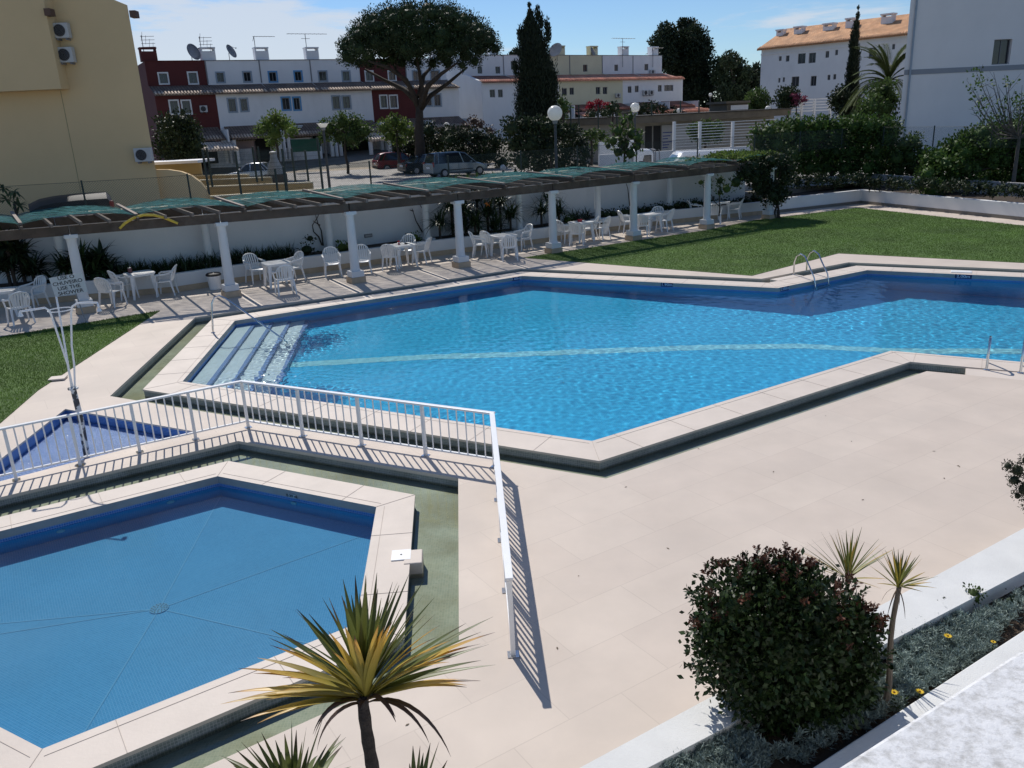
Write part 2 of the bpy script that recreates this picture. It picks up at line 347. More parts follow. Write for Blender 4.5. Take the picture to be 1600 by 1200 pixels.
# ================= POOLS, DECK =================
dA=Vector((math.sin(math.radians(117.57)),math.cos(math.radians(117.57)))); dB=Vector((math.sin(math.radians(57.57)),math.cos(math.radians(57.57)))); dC=Vector((-.042,.999))
g2=lambda x,y,z=0.: Vector(G(x,y,z)[:2])
T5=g2(1600,436); B5=g2(1600,573)
PIN=[g2(367,501),g2(816,431),g2(1215,450),g2(1355,422),T5,T5+dA*4.5,B5+dA*6.5,g2(1508,560),g2(1392,548),g2(925,689),g2(285,596)]
PIN=[PIN[i] for i in (0,1,2,3,5,6,8,9,10)]
COPE=.64; CHAN=1.14
pco=offset(PIN,COPE); pch=offset(PIN,CHAN)
K=[g2(340,744),g2(588,792),g2(556,975),g2(66,1170)]
k5=K[3]+(g2(0,1136)-K[3]).normalized()*3.6; k6=K[0]+(g2(0,830)-K[0]).normalized()*6.2
KIN=K+[k5,k6]
kco=offset(KIN,.47)
kch=[g2(372,689),g2(716,747),g2(717,1000),g2(545,1097),g2(317,1200)]
kch=kch+[kch[4]+(kch[4]-kch[3]).normalized()*2.5, kch[0]+(g2(0,777)-kch[0]).normalized()*7.5]
kch=[kch[0],kch[1],kch[2],kch[3],kch[5],Vector((kch[5].x-3.2,kch[5].y+.6)),kch[6]]
FB=[g2(102,639),g2(303,674),g2(0,752),g2(0,752)+(g2(0,752)-g2(303,674)).normalized()*3,g2(0,718)+(g2(0,718)-g2(102,639)).normalized()*2.8]
# compound outline
PW=[(100,472),(280,456),(370,442),(540,420),(665,402),(852,379),(955,361),(1042,350),(1195,335)]
WF=[g2(*p) for p in PW]                     # foot of the low planter wall
LW=[g2(1195,335),g2(1345,318),g2(1600,345)] # foot of lawn planter wall
w0=WF[0]+(WF[0]-WF[1]).normalized()*9
WF=[w0]+WF
lwd=(LW[2]-LW[1]).normalized(); LW.append(LW[2]+lwd*14)
comp=WF+LW[1:]+[Vector((34,-12)),Vector((-26,-12))]
lawnR=[g2(818,403),g2(1104,360),g2(1182,344),g2(1340,325),g2(1600,353),g2(1600,353)+lwd*8,g2(1600,411)+dA*7,g2(1600,411),g2(1310,396),g2(1175,431)]
lawnL=[g2(250,486),g2(0,527),g2(0,527)+(g2(0,527)-g2(250,486)).normalized()*6,g2(0,660)+Vector((-7,-1)),g2(0,662),g2(60,610)]
plA=g2(905,1200,.35); plB=g2(1600,825,.35); pdir=(plB-plA).normalized(); pn=Vector((pdir.y,-pdir.x))
deckpoly=[w0-Vector((8,0))]+WF+LW[1:]+[Vector((34,-3)),plB+pdir*10,plA-pdir*14,Vector((-26,-8)),Vector((-26,14))]
mb=MB(); plate(mb,deckpoly,[pch,kch,FB],0.)
struct(part('pool_deck',mb,m_deck))
# lips of deck round the channels
def lip(name,poly,zb,parent=None): 
    mb=MB(); wallring(mb,poly,-.045,0,inward=True); struct(part(name,mb,m_cop))
    mb=MB(); wallring(mb,offset(poly,.012),zb,-.045,inward=True); return mb
mb=lip('deck_edge',pch,-.42); struct(part('channel_wall',mb,m_gmos))
mb=lip('deck_edge',kch,-.42); struct(part('channel_wall',mb,m_gmos))
mb=MB(); wallring(mb,FB,-.03,0,inward=True); struct(part('deck_edge',mb,m_cop))
mb=MB(); wallring(mb,FB,-.30,-.03,inward=True); struct(part('foot_bath_wall',mb,m_bmos))
m_fbf=TileMat('foot_bath_floor_mosaic',(.22,.38,.80),(.34,.50,.88),(.5,.62,.85),.03,.03,.1,var=.12)
mb=MB(); plate(mb,FB,[],-.185); struct(part('foot_bath_floor',mb,m_fbf))
mb=MB(); plate(mb,FB,[],-.165); struct(part('foot_bath_water',mb,WaterMat('foot_bath_water',(.95,.98,1),30,.42)))
# raised coping rings
def coping(name,label,inn,outt,depth_in,depth_out):
    t=thing(name,label,'pool edge',(outt[0][0],outt[0][1],0)); o2=offset(inn,0)
    mb=MB(); plate(mb,outt,[inn],.0); wallring(mb,outt,-.035,0.); part('coping_slab',mb,m_cop,t)
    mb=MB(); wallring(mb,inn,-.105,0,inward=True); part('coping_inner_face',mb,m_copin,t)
    mb=MB(); wallring(mb,inn,-.165,-.105,inward=True); part('mosaic_band',mb,m_bmos,t)
    mb=MB(); wallring(mb,offset(outt,-.015),depth_out,-.035); part('outer_mosaic',mb,m_gmos,t)
    mj_=[]; mb=MB(); n=len(inn); c=sum((Vector((p[0],p[1])) for p in inn),Vector((0,0)))/n
    for i in range(n):
        a,b=Vector(inn[i][:2]),Vector(inn[(i+1)%n][:2]); e=(b-a).normalized(); nn_=Vector((e.y,-e.x)); A_,B_=Vector(outt[i][:2]),Vector(outt[(i+1)%n][:2])
        if nn_.dot(A_-a)<0: nn_=-nn_
        wd_=(A_-a).dot(nn_); q=[Vector((*a,.002)),Vector((*A_,.002))]; mb.beam(q[0],q[1],.006,.003)
        l=(b-a).length; k=max(1,int(l/1.02)); 
        for j in range(1,k+1):
            p_=a+e*(l*(j-.4)/k); mb.beam((p_.x,p_.y,.002),(p_.x+nn_.x*wd_,p_.y+nn_.y*wd_,.002),.005,.003)
        off=nn_*.10; mb.beam((a.x+off.x,a.y+off.y,.002),(b.x+off.x,b.y+off.y,.002),.004,.003)
    part('joint_lines',mb,Mat('coping_joint',(.47,.41,.36),.9,.1),t)
    return t
coping('pool_coping','pale stone coping around the large blue pool',PIN,pco,-.2,-.42)
coping('paddling_pool_coping','pale stone coping around the small paddling pool in the left foreground',KIN,kco,-.2,-.42)
mb=MB(); plate(mb,offset(pch,.02),[offset(pco,-.02)],-.175); struct(part('channel_floor',mb,m_gfloor,uvang=math.radians(30)))
mb=MB(); plate(mb,offset(kch,.02),[offset(kco,-.02)],-.175); struct(part('channel_floor',mb,m_gfloor,uvang=math.radians(0)))
m_chw=WaterMat('channel_water',(.84,.86,.76),5,.05)
mb=MB(); plate(mb,pch,[pco],-.125); struct(part('channel_water',mb,m_chw))
mb=MB(); plate(mb,kch,[kco],-.125); struct(part('channel_water',mb,m_chw))
# main basin
fz=lambda x,y:-.95-(.09*(x-1) if x>1 else 0)
def clipx(poly,x0,right):
    o=[]; n=len(poly)
    for i in range(n):
        a,b=poly[i],poly[(i+1)%n]; ia=(a[0]>=x0)==right; ib=(b[0]>=x0)==right
        if ia: o.append(Vector((a[0],a[1])))
        if ia!=ib: t_=(x0-a[0])/(b[0]-a[0]); o.append(Vector((x0,a[1]+(b[1]-a[1])*t_)))
    return o
mb=MB(); plate(mb,clipx(PIN,1.,False),[],fz); plate(mb,clipx(PIN,1.,True),[],fz); struct(part('pool_floor',mb,m_floor,uvang=math.radians(-27)))
mb=MB(); wallring(mb,PIN,-2.1,-.165,inward=True); struct(part('pool_wall',mb,TileMat('pool_wall_mosaic',(.06,.36,.70),(.08,.42,.75),(.25,.55,.8),.03,.03,.1,var=.08)))
# pale strip on the floor
sp=[G(430,578,-.47),G(660,564,-.47),G(850,560,-.5),G(1090,559,-.7),G(1250,560,-.8),G(1400,572,-.9),G(1600,584,-1.1)]
sp2=[Vector((p.x,p.y)) for p in sp]; sp2=[sp2[i].lerp(sp2[i+1],k/12) for i in range(len(sp2)-1) for k in range(12)]+[sp2[-1]]; mb=MB()
for i in range(len(sp2)-1):
    a,b=sp2[i],sp2[i+1]; nn=Vector((0,1))*.19
    q=[a-nn,b-nn,b+nn,a+nn]; mb.add([(p.x,p.y,fz(p.x,p.y)+.008) for p in q],[(0,1,2,3)])
struct(part('pool_floor_line',mb,m_strip))
def ripple_water(name,poly,z0,grid,amp,wl0,wl1,tint,nk=70,agit=(),seed=5):
    P=np.array([(p[0],p[1]) for p in poly]); lo=P.min(0)-grid*2; hi=P.max(0)+grid*2
    X,Y=np.meshgrid(np.arange(lo[0],hi[0],grid),np.arange(lo[1],hi[1],grid),indexing='ij'); Z=np.zeros_like(X); Za=np.zeros_like(X); r=np.random.default_rng(seed)
    for k in range(nk):
        wl=math.exp(r.uniform(math.log(wl0),math.log(wl1))); a=r.uniform(0,2*math.pi); ph=r.uniform(0,2*math.pi); wv=np.sin(2*math.pi/wl*(X*math.cos(a)+Y*math.sin(a))+ph+.6*np.sin(X*1.3+Y*.7+k)); Z+=amp*wl*wv*2/math.sqrt(nk)
    mod=.75+.35*np.sin(X*.55+1.)*np.sin(Y*.45+.5*X*.3)
    Z*=mod
    for k in range(40 if len(agit) else 0):
        wl=math.exp(r.uniform(math.log(.07),math.log(.22))); a=r.uniform(0,2*math.pi); Za+=wl*np.sin(2*math.pi/wl*(X*math.cos(a)+Y*math.sin(a))+r.uniform(0,6.3)+.8*np.sin(2*X-1.5*Y+k))/math.sqrt(40)
    for (c,rx,ry,st) in agit: Z+=Za*st*np.exp(-(((X-c[0])/rx)**2+((Y-c[1])/ry)**2))
    I=np.zeros(X.shape,bool); j=len(P)-1
    for i in range(len(P)):
        I^=((P[i,1]>Y)!=(P[j,1]>Y))&(X<(P[j,0]-P[i,0])*(Y-P[i,1])/(P[j,1]-P[i,1]+1e-12)+P[i,0]); j=i
    idx=np.arange(X.size).reshape(X.shape); q=np.stack([idx[:-1,:-1],idx[1:,:-1],idx[1:,1:],idx[:-1,1:]],-1); ok=I[:-1,:-1]|I[1:,:-1]|I[1:,1:]|I[:-1,1:]
    F=q[ok]; used=np.unique(F); rm=-np.ones(X.size,int); rm[used]=np.arange(len(used)); V=np.stack([X.ravel(),Y.ravel(),Z.ravel()+z0],1)[used]; F=rm[F]
    m=bpy.data.materials.new(name); m.use_nodes=True; nt=m.node_tree
    for n in list(nt.nodes):
        if n.type!='OUTPUT_MATERIAL': nt.nodes.remove(n)
    g=nt.nodes.new('ShaderNodeBsdfRefraction'); g.inputs['Roughness'].default_value=0; g.inputs['IOR'].default_value=1.33; g.inputs[0].default_value=(*tint,1)
    gl=nt.nodes.new('ShaderNodeBsdfGlossy'); gl.inputs['Roughness'].default_value=.11; fr_=nt.nodes.new('ShaderNodeFresnel'); fr_.inputs[0].default_value=1.33; ms=nt.nodes.new('ShaderNodeMixShader'); nt.links.new(fr_.outputs[0],ms.inputs[0]); nt.links.new(g.outputs[0],ms.inputs[1]); nt.links.new(gl.outputs[0],ms.inputs[2]); nt.links.new(ms.outputs[0],nt.nodes['Material Output'].inputs[0])
    o=npart(name,V,F,m,None,smooth=True); struct(o); o.cycles.is_caustics_caster=True; return o
sl.cycles.is_caustics_light=True; sc.cycles.caustics_refractive=True
gp=lambda x,y: G(x,y,-.15)
ripple_water('pool_water',PIN,-.15,.025,.0024,.11,.50,(.88,.98,1.),agit=[(gp(490,512),.6,.9,.032),(gp(430,538),.5,.9,.03),(gp(400,590),1.0,.6,.045),(gp(470,592),.8,.5,.04),(gp(560,635),1.6,.6,.035)])
# steps
TLp,BLp=PIN[0],PIN[8]; ed=(TLp-BLp).normalized(); en=Vector((ed.y,-ed.x))
if en.x<0: en=-en
stp=thing('pool_steps','pale underwater steps in the left corner of the large pool','pool steps',(BLp.x,BLp.y,-.6))
e1=(PIN[1]-TLp).normalized(); e2=(PIN[7]-BLp).normalized()
def stq(d0,d1,ins=.0):
    a=TLp+e1*(d0/e1.dot(en)); b=TLp+e1*(d1/e1.dot(en)); c=BLp+e2*(d1/e2.dot(en)); d=BLp+e2*(d0/e2.dot(en)); return [a,b,c,d]
for i in range(4):
    d0=.03+i*.42; zt=-.20-.16*i
    mb=MB(); mb.prism(stq(d0,d0+.42),-1.0,zt); part('step',mb,m_stepw,stp)
    mb=MB(); q=stq(d0+.34,d0+.424); mb.prism(q,zt-.12,zt+.003); part('step_nosing',mb,m_bmos,stp)
# kids basin
mb=MB(); kc=g2(250,957,-.4); kz=-.52
mk=[TileMat('paddling_floor_mosaic_%d'%i,(.085,.34,.585),(.10,.375,.625),(.19,.47,.69),.026,.026,.13,rough=.9,spec=.03,var=.05,nscale=.8) for i in range(1)][0]
mj=Mat('floor_joint',(.165,.455,.68),.9,.05,spec=.03)
for i in range(6):
    a,b=KIN[i],KIN[(i+1)%6]; mbx=MB(); mbx.add([(a.x,a.y,kz),(b.x,b.y,kz),(kc.x,kc.y,kz-.05)],[(0,1,2)])
    if (Vector((b.x-a.x,b.y-a.y,0)).cross(Vector((kc.x-a.x,kc.y-a.y,0)))).z<0: mbx.f=[(0,2,1)]
    struct(part('paddling_pool_floor',mbx,mk,uvang=math.atan2(b.y-a.y,b.x-a.x)))
    l=MB(); e_=Vector((kc.x-a.x,kc.y-a.y,0)).normalized(); n_=Vector((-e_.y,e_.x,0))*.008; l.add([Vector((a.x,a.y,kz+.006))-n_,Vector((kc.x,kc.y,kz-.044))-n_,Vector((kc.x,kc.y,kz-.044))+n_,Vector((a.x,a.y,kz+.006))+n_],[(0,1,2,3)]); struct(part('paddling_pool_floor_joint',l,mj))
mb=MB(); wallring(mb,KIN,-.60,-.165,inward=True); struct(part('paddling_pool_wall',mb,TileMat('paddling_wall_mosaic',(.09,.40,.75),(.11,.45,.80),(.25,.55,.82),.026,.026,.12,var=.06)))
ripple_water('paddling_pool_water',KIN,-.15,.04,.0005,.15,.9,(.90,.97,.99),nk=40,seed=11)
t=thing('drain_cover','round perforated drain grate at the bottom of the paddling pool','drain',(kc.x,kc.y,kz-.04))
mb=MB(); mb.lathe((kc.x,kc.y,kz-.045),[(.10,0),(.10,.012),(.0,.014)],24); part('plate',mb,Mat('drain_plate',(.15,.39,.57),.9,spec=.02),t)
mb=MB()
for r_,n_ in ((.03,5),(.055,9),(.08,14)):
    for j in range(n_):
        a=2*math.pi*j/n_; mb.box((kc.x+r_*math.cos(a),kc.y+r_*math.sin(a),kz-.0305),(.018,.007,.002),a)
part('slots',mb,m_dark,t)
# pool lights / inlets in paddling pool walls
for (px,py,lb) in ((97,838,'left pale round inlet in the far wall of the paddling pool'),(268,791,'middle pale round inlet in the far wall of the paddling pool'),(460,790,'right pale round inlet under the depth marker of the paddling pool')):
    a,b=(KIN[5],KIN[0]) if px<340 else (KIN[0],KIN[1])
    v=ray(px,py); o_=Vector((0,0)); d_=Vector((v[0],v[1])); e_=b-a
    den=d_.x*e_.y-d_.y*e_.x; tt=(a.x*e_.y-a.y*e_.x)/den; P_=Vector((v[0]*tt,v[1]*tt,v[2]*tt+CH))
    nn=Vector((e_.y,-e_.x)).normalized(); cc=KIN[0].lerp(KIN[3],.5)
    if nn.dot(cc-Vector((P_.x,P_.y)))<0: nn=-nn
    tg=thing('water_inlet',lb,'inlet',P_,0,'wall inlets of the paddling pool')
    mb=MB(); n3=Vector((nn.x,nn.y,0)); mb.tube([P_+n3*.001,P_+n3*.012,P_+n3*.02],[.05,.05,.03],16); part('cover',mb,Mat('inlet_plastic',(.55,.75,.8),.4),tg)
for (px,py,lb) in ((681,891,'round pale light cover on the mosaic floor of the channel beside the railing'),):
    p=G(px,py,-.395); tg=thing('channel_light',lb,'light fitting',p); mb=MB(); mb.lathe(p,[(.055,0),(.055,.012),(.035,.02),(0,.022)],20); part('cover',mb,Mat('light_cover',(.62,.66,.5),.4),tg)
p=G(45,774,-.12); tg=thing('pipe_outlet','round dark pipe outlet in the left channel wall','pipe',p); 
nn=Vector(((kch[0]-kch[6]).y,-(kch[0]-kch[6]).x,0)).normalized(); nn=nn if nn.y<0 else -nn
mb=MB(); mb.tube([p+nn*.0,p+nn*.03],.03,14); part('outlet',mb,m_dark,tg)
# skimmer block on paddling coping
a=g2(608,868);c=g2(658,868); p=g2(648,868)
e=(g2(640,930)-g2(650,770)).normalized(); yw=math.atan2(e.y,e.x)
tg=thing('skimmer_box','stone skimmer block projecting from the paddling pool coping with a white lid','skimmer',(p.x,p.y,-.4))
mb=MB(); q=g2(650,870); mb.box((q.x-.03,q.y,-.195),(.30,.2,.41),yw); part('block',mb,m_cop,tg,bevel=.012)
mb=MB(); q=g2(627,868); mb.box((q.x,q.y,.006),(.22,.21,.012),yw); lidp=part('lid',mb,m_plast,tg)
mb=MB(); mb.lathe((q.x,q.y,.012),[(.012,0),(.012,.002),(0,.002)],10); part('finger_hole',mb,m_dark,lidp)
# fillers of the channel
def strip(px0,px1,d0,d1,z1,z0,name,label):
    a,b=g2(*px0),g2(*px1); e=(b-a).normalized(); n_=Vector((e.y,-e.x)); c=PIN[0].lerp(PIN[5],.5)
    if n_.dot(c-a)>0: n_=-n_
    q=[a+n_*d0,b+n_*d0,b+n_*d1,a+n_*d1]; mb=MB(); mb.prism(q,z0,z1); o=part(name,mb,m_cop,bevel=.01); o['kind']='structure'; return o
a=g2(1508,560); b=a+dA*9
mb=MB(); nn=Vector((-dA.y,dA.x)); nn=nn if nn.y<0 else -nn
q=[a+nn*(COPE+.002),b+nn*(COPE+.002),b+nn*(CHAN+.6),a+nn*(CHAN-.002)]
mb.prism([a+nn*(COPE+.002),b+nn*(COPE+.002),b+nn*(CHAN-.002),a+nn*(CHAN-.002)],-.38,-.001); o=part('deck_infill',mb,m_cop); struct(o)
e=(g2(1355,422)-g2(1215,450)).normalized(); nn=Vector((-e.y,e.x)); a=g2(1248,444); b=g2(1288,436)
mb=MB(); mb.prism([a+nn*(COPE+.002),b+nn*(COPE+.002),b+nn*(CHAN-.16),a+nn*(CHAN-.16)],-.38,.0); struct(part('ladder_landing',mb,m_cop,bevel=.01))
# lawns
m_lawn=Mat('lawn_soil_grass',(.07,.13,.024),.9,.35,.8,bump=.7,bscale=60,dirt=.5,dcol=(.035,.085,.016))
m_grass=Mat('grass_blades',(.105,.178,.030),.75,.38,.45,island=.4,trans=.3)
def lawn(poly,n,seed,lab):
    mb=MB(); plate(mb,poly,[],.012); wallring(mb,poly,-.02,.012); struct(part('lawn',mb,m_lawn))
    P=np.array([(p[0],p[1]) for p in poly]); lo,hi=P.min(0),P.max(0); r=np.random.default_rng(seed); pts=r.random((n*3,2))*(hi-lo)+lo
    ins=np.zeros(len(pts),bool); j=len(P)-1
    for i in range(len(P)):
        c=((P[i,1]>pts[:,1])!=(P[j,1]>pts[:,1]))&(pts[:,0]<(P[j,0]-P[i,0])*(pts[:,1]-P[i,1])/(P[j,1]-P[i,1]+1e-12)+P[i,0]); ins^=c; j=i
    pts=pts[ins][:n]; n=len(pts); C=np.concatenate([pts,np.full((n,1),.01)],1); D=r.normal(size=(n,3))*.45; D[:,2]=1; D/=np.linalg.norm(D,axis=1)[:,None]; Nn=r.normal(size=(n,3))
    V,F=leafquads(C,D,Nn,(.022+.025*r.random(n)),.010); o=npart('grass',V,F,m_grass); o['kind']='stuff'; o['label']=lab; o['category']='grass'
lawn(lawnR,190000,3,'short green lawn grass beside the large pool and the pergola'); lawn(lawnL,90000,4,'short green lawn grass behind the shower on the left')
p=g2(91,593); tg=thing('access_cover','small pale stone slab lying in the left lawn','slab',(p.x,p.y,.01)); mb=MB(); mb.box((p.x,p.y,.03),(.30,.24,.03),.2); part('slab',mb,m_cop,tg)
# depth markers
m_navy=Mat('navy_tile',(.012,.018,.09),.3,.05); m_cyl=Mat('white_lettering',(.62,.66,.78),.5,.02); m_blk=Mat('black_lettering',(.02,.02,.03),.5,.02)
def marker(px,ca,cb,txt,lab,dark=True,wd=.34,h=.11,zc=-.05):
    a,b=PIN[ca] if dark else KIN[ca],PIN[cb] if dark else KIN[cb]
    v=ray(*px); d_=Vector((v[0],v[1])); e_=b-a; den=d_.x*e_.y-d_.y*e_.x; tt=(a.x*e_.y-a.y*e_.x)/den; P_=Vector((v[0]*tt,v[1]*tt,zc))
    e_=e_.normalized(); 
    if e_.x<0: e_=-e_
    n_=Vector((e_.y,-e_.x,0)); P_+=n_*.006
    tg=thing('depth_marker',lab,'depth marker',P_,0,'depth markers on the pool edge')
    mb=MB(); R=Matrix(((e_.x,n_.x,0),(e_.y,n_.y,0),(0,0,1))); mb.box(P_,(wd,.01,h),M=R); part('tile',mb,m_navy if dark else Mat('pale_tile',(.42,.46,.46),.4,.03),tg)
    M=Matrix(((e_.x,0,n_.x,P_.x+n_.x*.007),(e_.y,0,n_.y,P_.y+n_.y*.007),(0,1,0,P_.z),(0,0,0,1)))
    text_part('lettering',txt,h*.95,M,m_cyl if dark else m_blk,tg,.001,1.25)
marker((806,436),0,1,'1.60m','navy depth tile reading 1.60m near the far left bend of the large pool',wd=.27,zc=-.055)
marker((1042,445),1,2,'1.90m','navy depth tile reading 1.90m in the middle of the far pool edge',zc=-.055)
marker((1226,453),2,3,'2.00m','navy depth tile reading 2.00m just left of the pool ladder',wd=.30,zc=-.055)
marker((1505,434),3,4,'2.00m','navy depth tile reading 2.00m below the flat lid far right',wd=.40,zc=-.055)
marker((457,776),0,1,'0.30 m','pale depth tile reading 0.30 m on the paddling pool edge',dark=False,wd=.125,h=.055,zc=-.075)
# round lid on coping by right marker
p=g2(1502,425); tg=thing('floor_plate','flat pale lid set in the far coping above the right depth marker','lid',(p.x,p.y,.0)); mb=MB(); mb.box((p.x,p.y,.01),(.5,.28,.02),math.atan2(dA.y,dA.x)); part('lid',mb,m_plast,tg,bevel=.006)

for o in bpy.data.objects:
    if o.name.split('.')[0] in ('pool_floor','pool_wall','pool_floor_line','step','step_nosing','paddling_pool_floor','paddling_pool_floor_joint','paddling_pool_wall','plate','slots','cover'): o.cycles.is_caustics_receiver=True
# ================= WALLS, PERGOLA, FURNITURE =================
def lat(poly,d,away=Vector((0,1))):
    # parallel polyline at distance d on the far side
    P=[Vector((p[0],p[1])) for p in poly]; o=[]
    for i,p in enumerate(P):
        ns=[]
        for a,b in ((P[i-1],p) if i>0 else (None,None),(p,P[i+1]) if i<len(P)-1 else (None,None)):
            if a is None: continue
            e=(b-a).normalized(); n=Vector((-e.y,e.x)); ns.append(n)
        n=sum(ns,Vector((0,0)))/len(ns); n=n/(n.length**2); o.append(p+n*d)
    return o
def strippoly(a,b): return list(a)+list(reversed(b))
H1=.55
m_terr=Mat('rough_ground',(.17,.155,.13),.95,.3,.4,bump=.4,bscale=8,dirt=.5,dcol=(.07,.08,.04))
WFb=lat(WF,.2); WFs=lat(WF,1.5); WFs2=lat(WF,1.72)
t=thing('planter_wall','low white planter wall with tan stone foot behind the pergola tables','wall',(WF[4].x,WF[4].y,0))
mb=MB(); mb.prism(strippoly(lat(WF,0),WFb),.17,H1); part('wall',mb,m_white,t,bevel=.01)
mb=MB(); mb.prism(strippoly(lat(WF,-.015),lat(WF,.18)),0,.17); part('skirting',mb,m_tan,t)
mb=MB(); plate(mb,strippoly(WFb,WFs),[],.47); struct(part('planter_soil',mb,m_soil))
t=thing('boundary_wall','tall white boundary wall behind the pergola and its planting','wall',(WFs[4].x,WFs[4].y,0))
mb=MB(); mb.prism(strippoly(WFs,WFs2),0,2.36); part('wall',mb,m_white,t)
mb=MB(); mb.prism(strippoly(lat(WF,1.47),lat(WF,1.75)),2.362,2.42); part('wall_coping',mb,Mat('cream_coping',(.62,.54,.38),.7,.08,2),t)
# wall light
v=G(575,368,1.2)
def on_line(P,px,py,off=0.):
    v=ray(px,py); d_=Vector((v[0],v[1]))
    for i_,(a,b) in enumerate(zip(P[:-1],P[1:])):
        e_=b-a; den=d_.x*e_.y-d_.y*e_.x
        if abs(den)<1e-9: continue
        tt=(a.x*e_.y-a.y*e_.x)/den; q=d_*tt; s=(q-a).dot(e_)/e_.length_squared
        if (s>=-.01 or i_==0) and (s<=1.01 or i_==len(P)-2) and tt>0:
            e_=e_.normalized(); n=Vector((e_.y,-e_.x)); return Vector((q.x+n.x*off,q.y+n.y*off,v[2]*tt+CH)),math.atan2(e_.y,e_.x)
    raise ValueError((px,py))
P_,a_=on_line(WFs,575,368,.02); tg=thing('wall_light','small grey bulkhead light on the white wall behind the two lone chairs','wall light',P_)
mb=MB(); mb.box(P_,(.30,.06,.12),a_); part('housing',mb,Mat('grey_metal',(.18,.18,.18),.4),tg,bevel=.01)
mb=MB(); mb.box(P_+Vector((math.sin(a_)*.035,-math.cos(a_)*.035,.0)),(.24,.012,.06),a_); part('lens',mb,m_copin,tg)
# lawn planter
LWb=lat(LW,.22); LWs=lat(LW,2.6)
t=thing('lawn_wall','low white retaining wall along the far side of the right lawn','wall',(LW[1].x,LW[1].y,0))
mb=MB(); mb.prism(strippoly(LW,LWb),.13,.62); part('wall',mb,m_white,t,bevel=.01)
mb=MB(); mb.prism(strippoly(lat(LW,-.012),lat(LW,.2)),0,.13); part('skirting',mb,Mat('dark_skirting',(.2,.18,.15),.8),t)
mb=MB(); plate(mb,strippoly(LWb,LWs),[],.52); struct(part('planter_soil',mb,m_soil))
t=thing('rear_garden_wall','low white wall, its shade painted in grey, under the hedge behind the lawn planter','wall',(LWs[1].x,LWs[1].y,0))
mb=MB(); mb.prism(strippoly(LWs,lat(LW,2.8)),.4,1.0); part('wall',mb,m_copin,t)  # white wall and cap in darker grey stone: shade put into the colour
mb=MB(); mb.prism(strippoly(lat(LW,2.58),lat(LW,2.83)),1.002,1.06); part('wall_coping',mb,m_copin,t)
# pergola ------------------------------------------------
m_wood=Mat('weathered_wood',(.105,.075,.055),.8,.35,2.,bump=.4,bscale=30,dirt=.5,dcol=(.20,.17,.14),stretch=(1,1,1),island=.2)
m_woodt=Mat('weathered_plank',(.24,.19,.155),.8,.2,6,bump=.3,bscale=40,dirt=.4,dcol=(.12,.10,.09),island=.2)
FC=[g2(*p) for p in ((135,488),(362,463),(557,441),(721,417),(865,395),(990,375),(1104,357))]
FC=[FC[0]-(FC[1]-FC[0])*1.02]+FC+[FC[-1]+(FC[-1]-FC[-2])*.97]
RC=[g2(*p,H1) for p in ((104,434),(329,412),(517,390),(668,372),(812,356),(934,342),(1046,325))]
RC=[RC[0]-(FC[1]-FC[0])*1.0]+RC+[RC[-1]+(FC[-1]-FC[-2])*.97]
perg=thing('pergola','long dark wooden pergola on white round columns topped with green netting','pergola',(FC[4].x,FC[4].y,0))
for i,p in enumerate(FC):
    mb=MB(); yw=math.radians(32.5); c=(p.x,p.y)
    mb.lathe((p.x,p.y,.36),[(.155,0),(.155,.03),(.14,.06),(.135,.5),(.125,1.4),(.122,1.62),(.135,1.64),(.135,1.67)],20); cl=part('column',mb,m_white,perg,smooth='auto')
    mb=MB(); mb.box((p.x,p.y,.09),(.46,.46,.18),yw); part('column_base',mb,m_tan,cl,bevel=.01)
    mb=MB(); mb.box((p.x,p.y,.2705),(.40,.40,.179),yw); part('column_plinth',mb,m_white,cl,bevel=.01)
    mb=MB(); mb.box((p.x,p.y,2.071),(.33,.33,.098),yw); part('column_capital',mb,m_white,cl,bevel=.008)
for i,p in enumerate(RC):
    if i==0: continue
    q=Vector((p.x,p.y)); mb=MB(); mb.lathe((q.x,q.y,H1),[(.14,0),(.14,.03),(.125,.06),(.125,1.4),(.13,1.565)],18); cl=part('column',mb,m_white,perg,smooth='auto')
    if i>=1:
        mb=MB(); mb.box((q.x,q.y,.36),(.42,.42,.385),math.radians(32.5)); part('column_plinth',mb,m_white,cl)
FBm=[Vector((p.x,p.y,2.225)) for p in FC]; FBm[0]=FBm[0]; e=(FC[-1]-FC[-2]).normalized(); FBm[-1]+=Vector((e.x,e.y,0))*.5
RBm=[Vector((p.x,p.y,2.225)) for p in RC]; RBm[-1]+=Vector((e.x,e.y,0))*.5
for i in range(len(FBm)-1):
    dv=(FBm[i+1]-FBm[i]).normalized()*.012
    mb=MB(); mb.beam(FBm[i]+dv,FBm[i+1]-dv,.13,.25); part('beam',mb,m_wood,perg,bevel=.006)
    mb=MB(); mb.beam(RBm[i]+dv,RBm[i+1]-dv,.12,.24); part('beam',mb,m_wood,perg,bevel=.006)
def along(P,s):
    for a,b in zip(P[:-1],P[1:]):
        l=(b-a).length
        if s<=l: return a+(b-a)*(s/l)
        s-=l
    return P[-1]
LF=sum((b-a).length for a,b in zip(FBm[:-1],FBm[1:])); LR=sum((b-a).length for a,b in zip(RBm[:-1],RBm[1:]))
nr=44; npan=11; fr=[];rr=[]
for i in range(nr+1):
    s=i/nr; a=along(FBm,s*LF); b=along(RBm,s*LR); d=(b-a).normalized(); fr.append(a);rr.append(b)
    z=Vector((0,0,.173)); 
    mb=MB(); mb.beam(a-d*.28+z,b+d*.25+z,.06,.095); part('rafter',mb,m_woodt if i%4 else m_wood,perg)
    if i%4==0:
        z2=Vector((0,0,.275)); mb=MB(); mb.beam(a-d*.10+z2,b+d*.45+z2+Vector((0,0,.06)),.085,.06); part('clamp_plank',mb,m_woodt,perg)
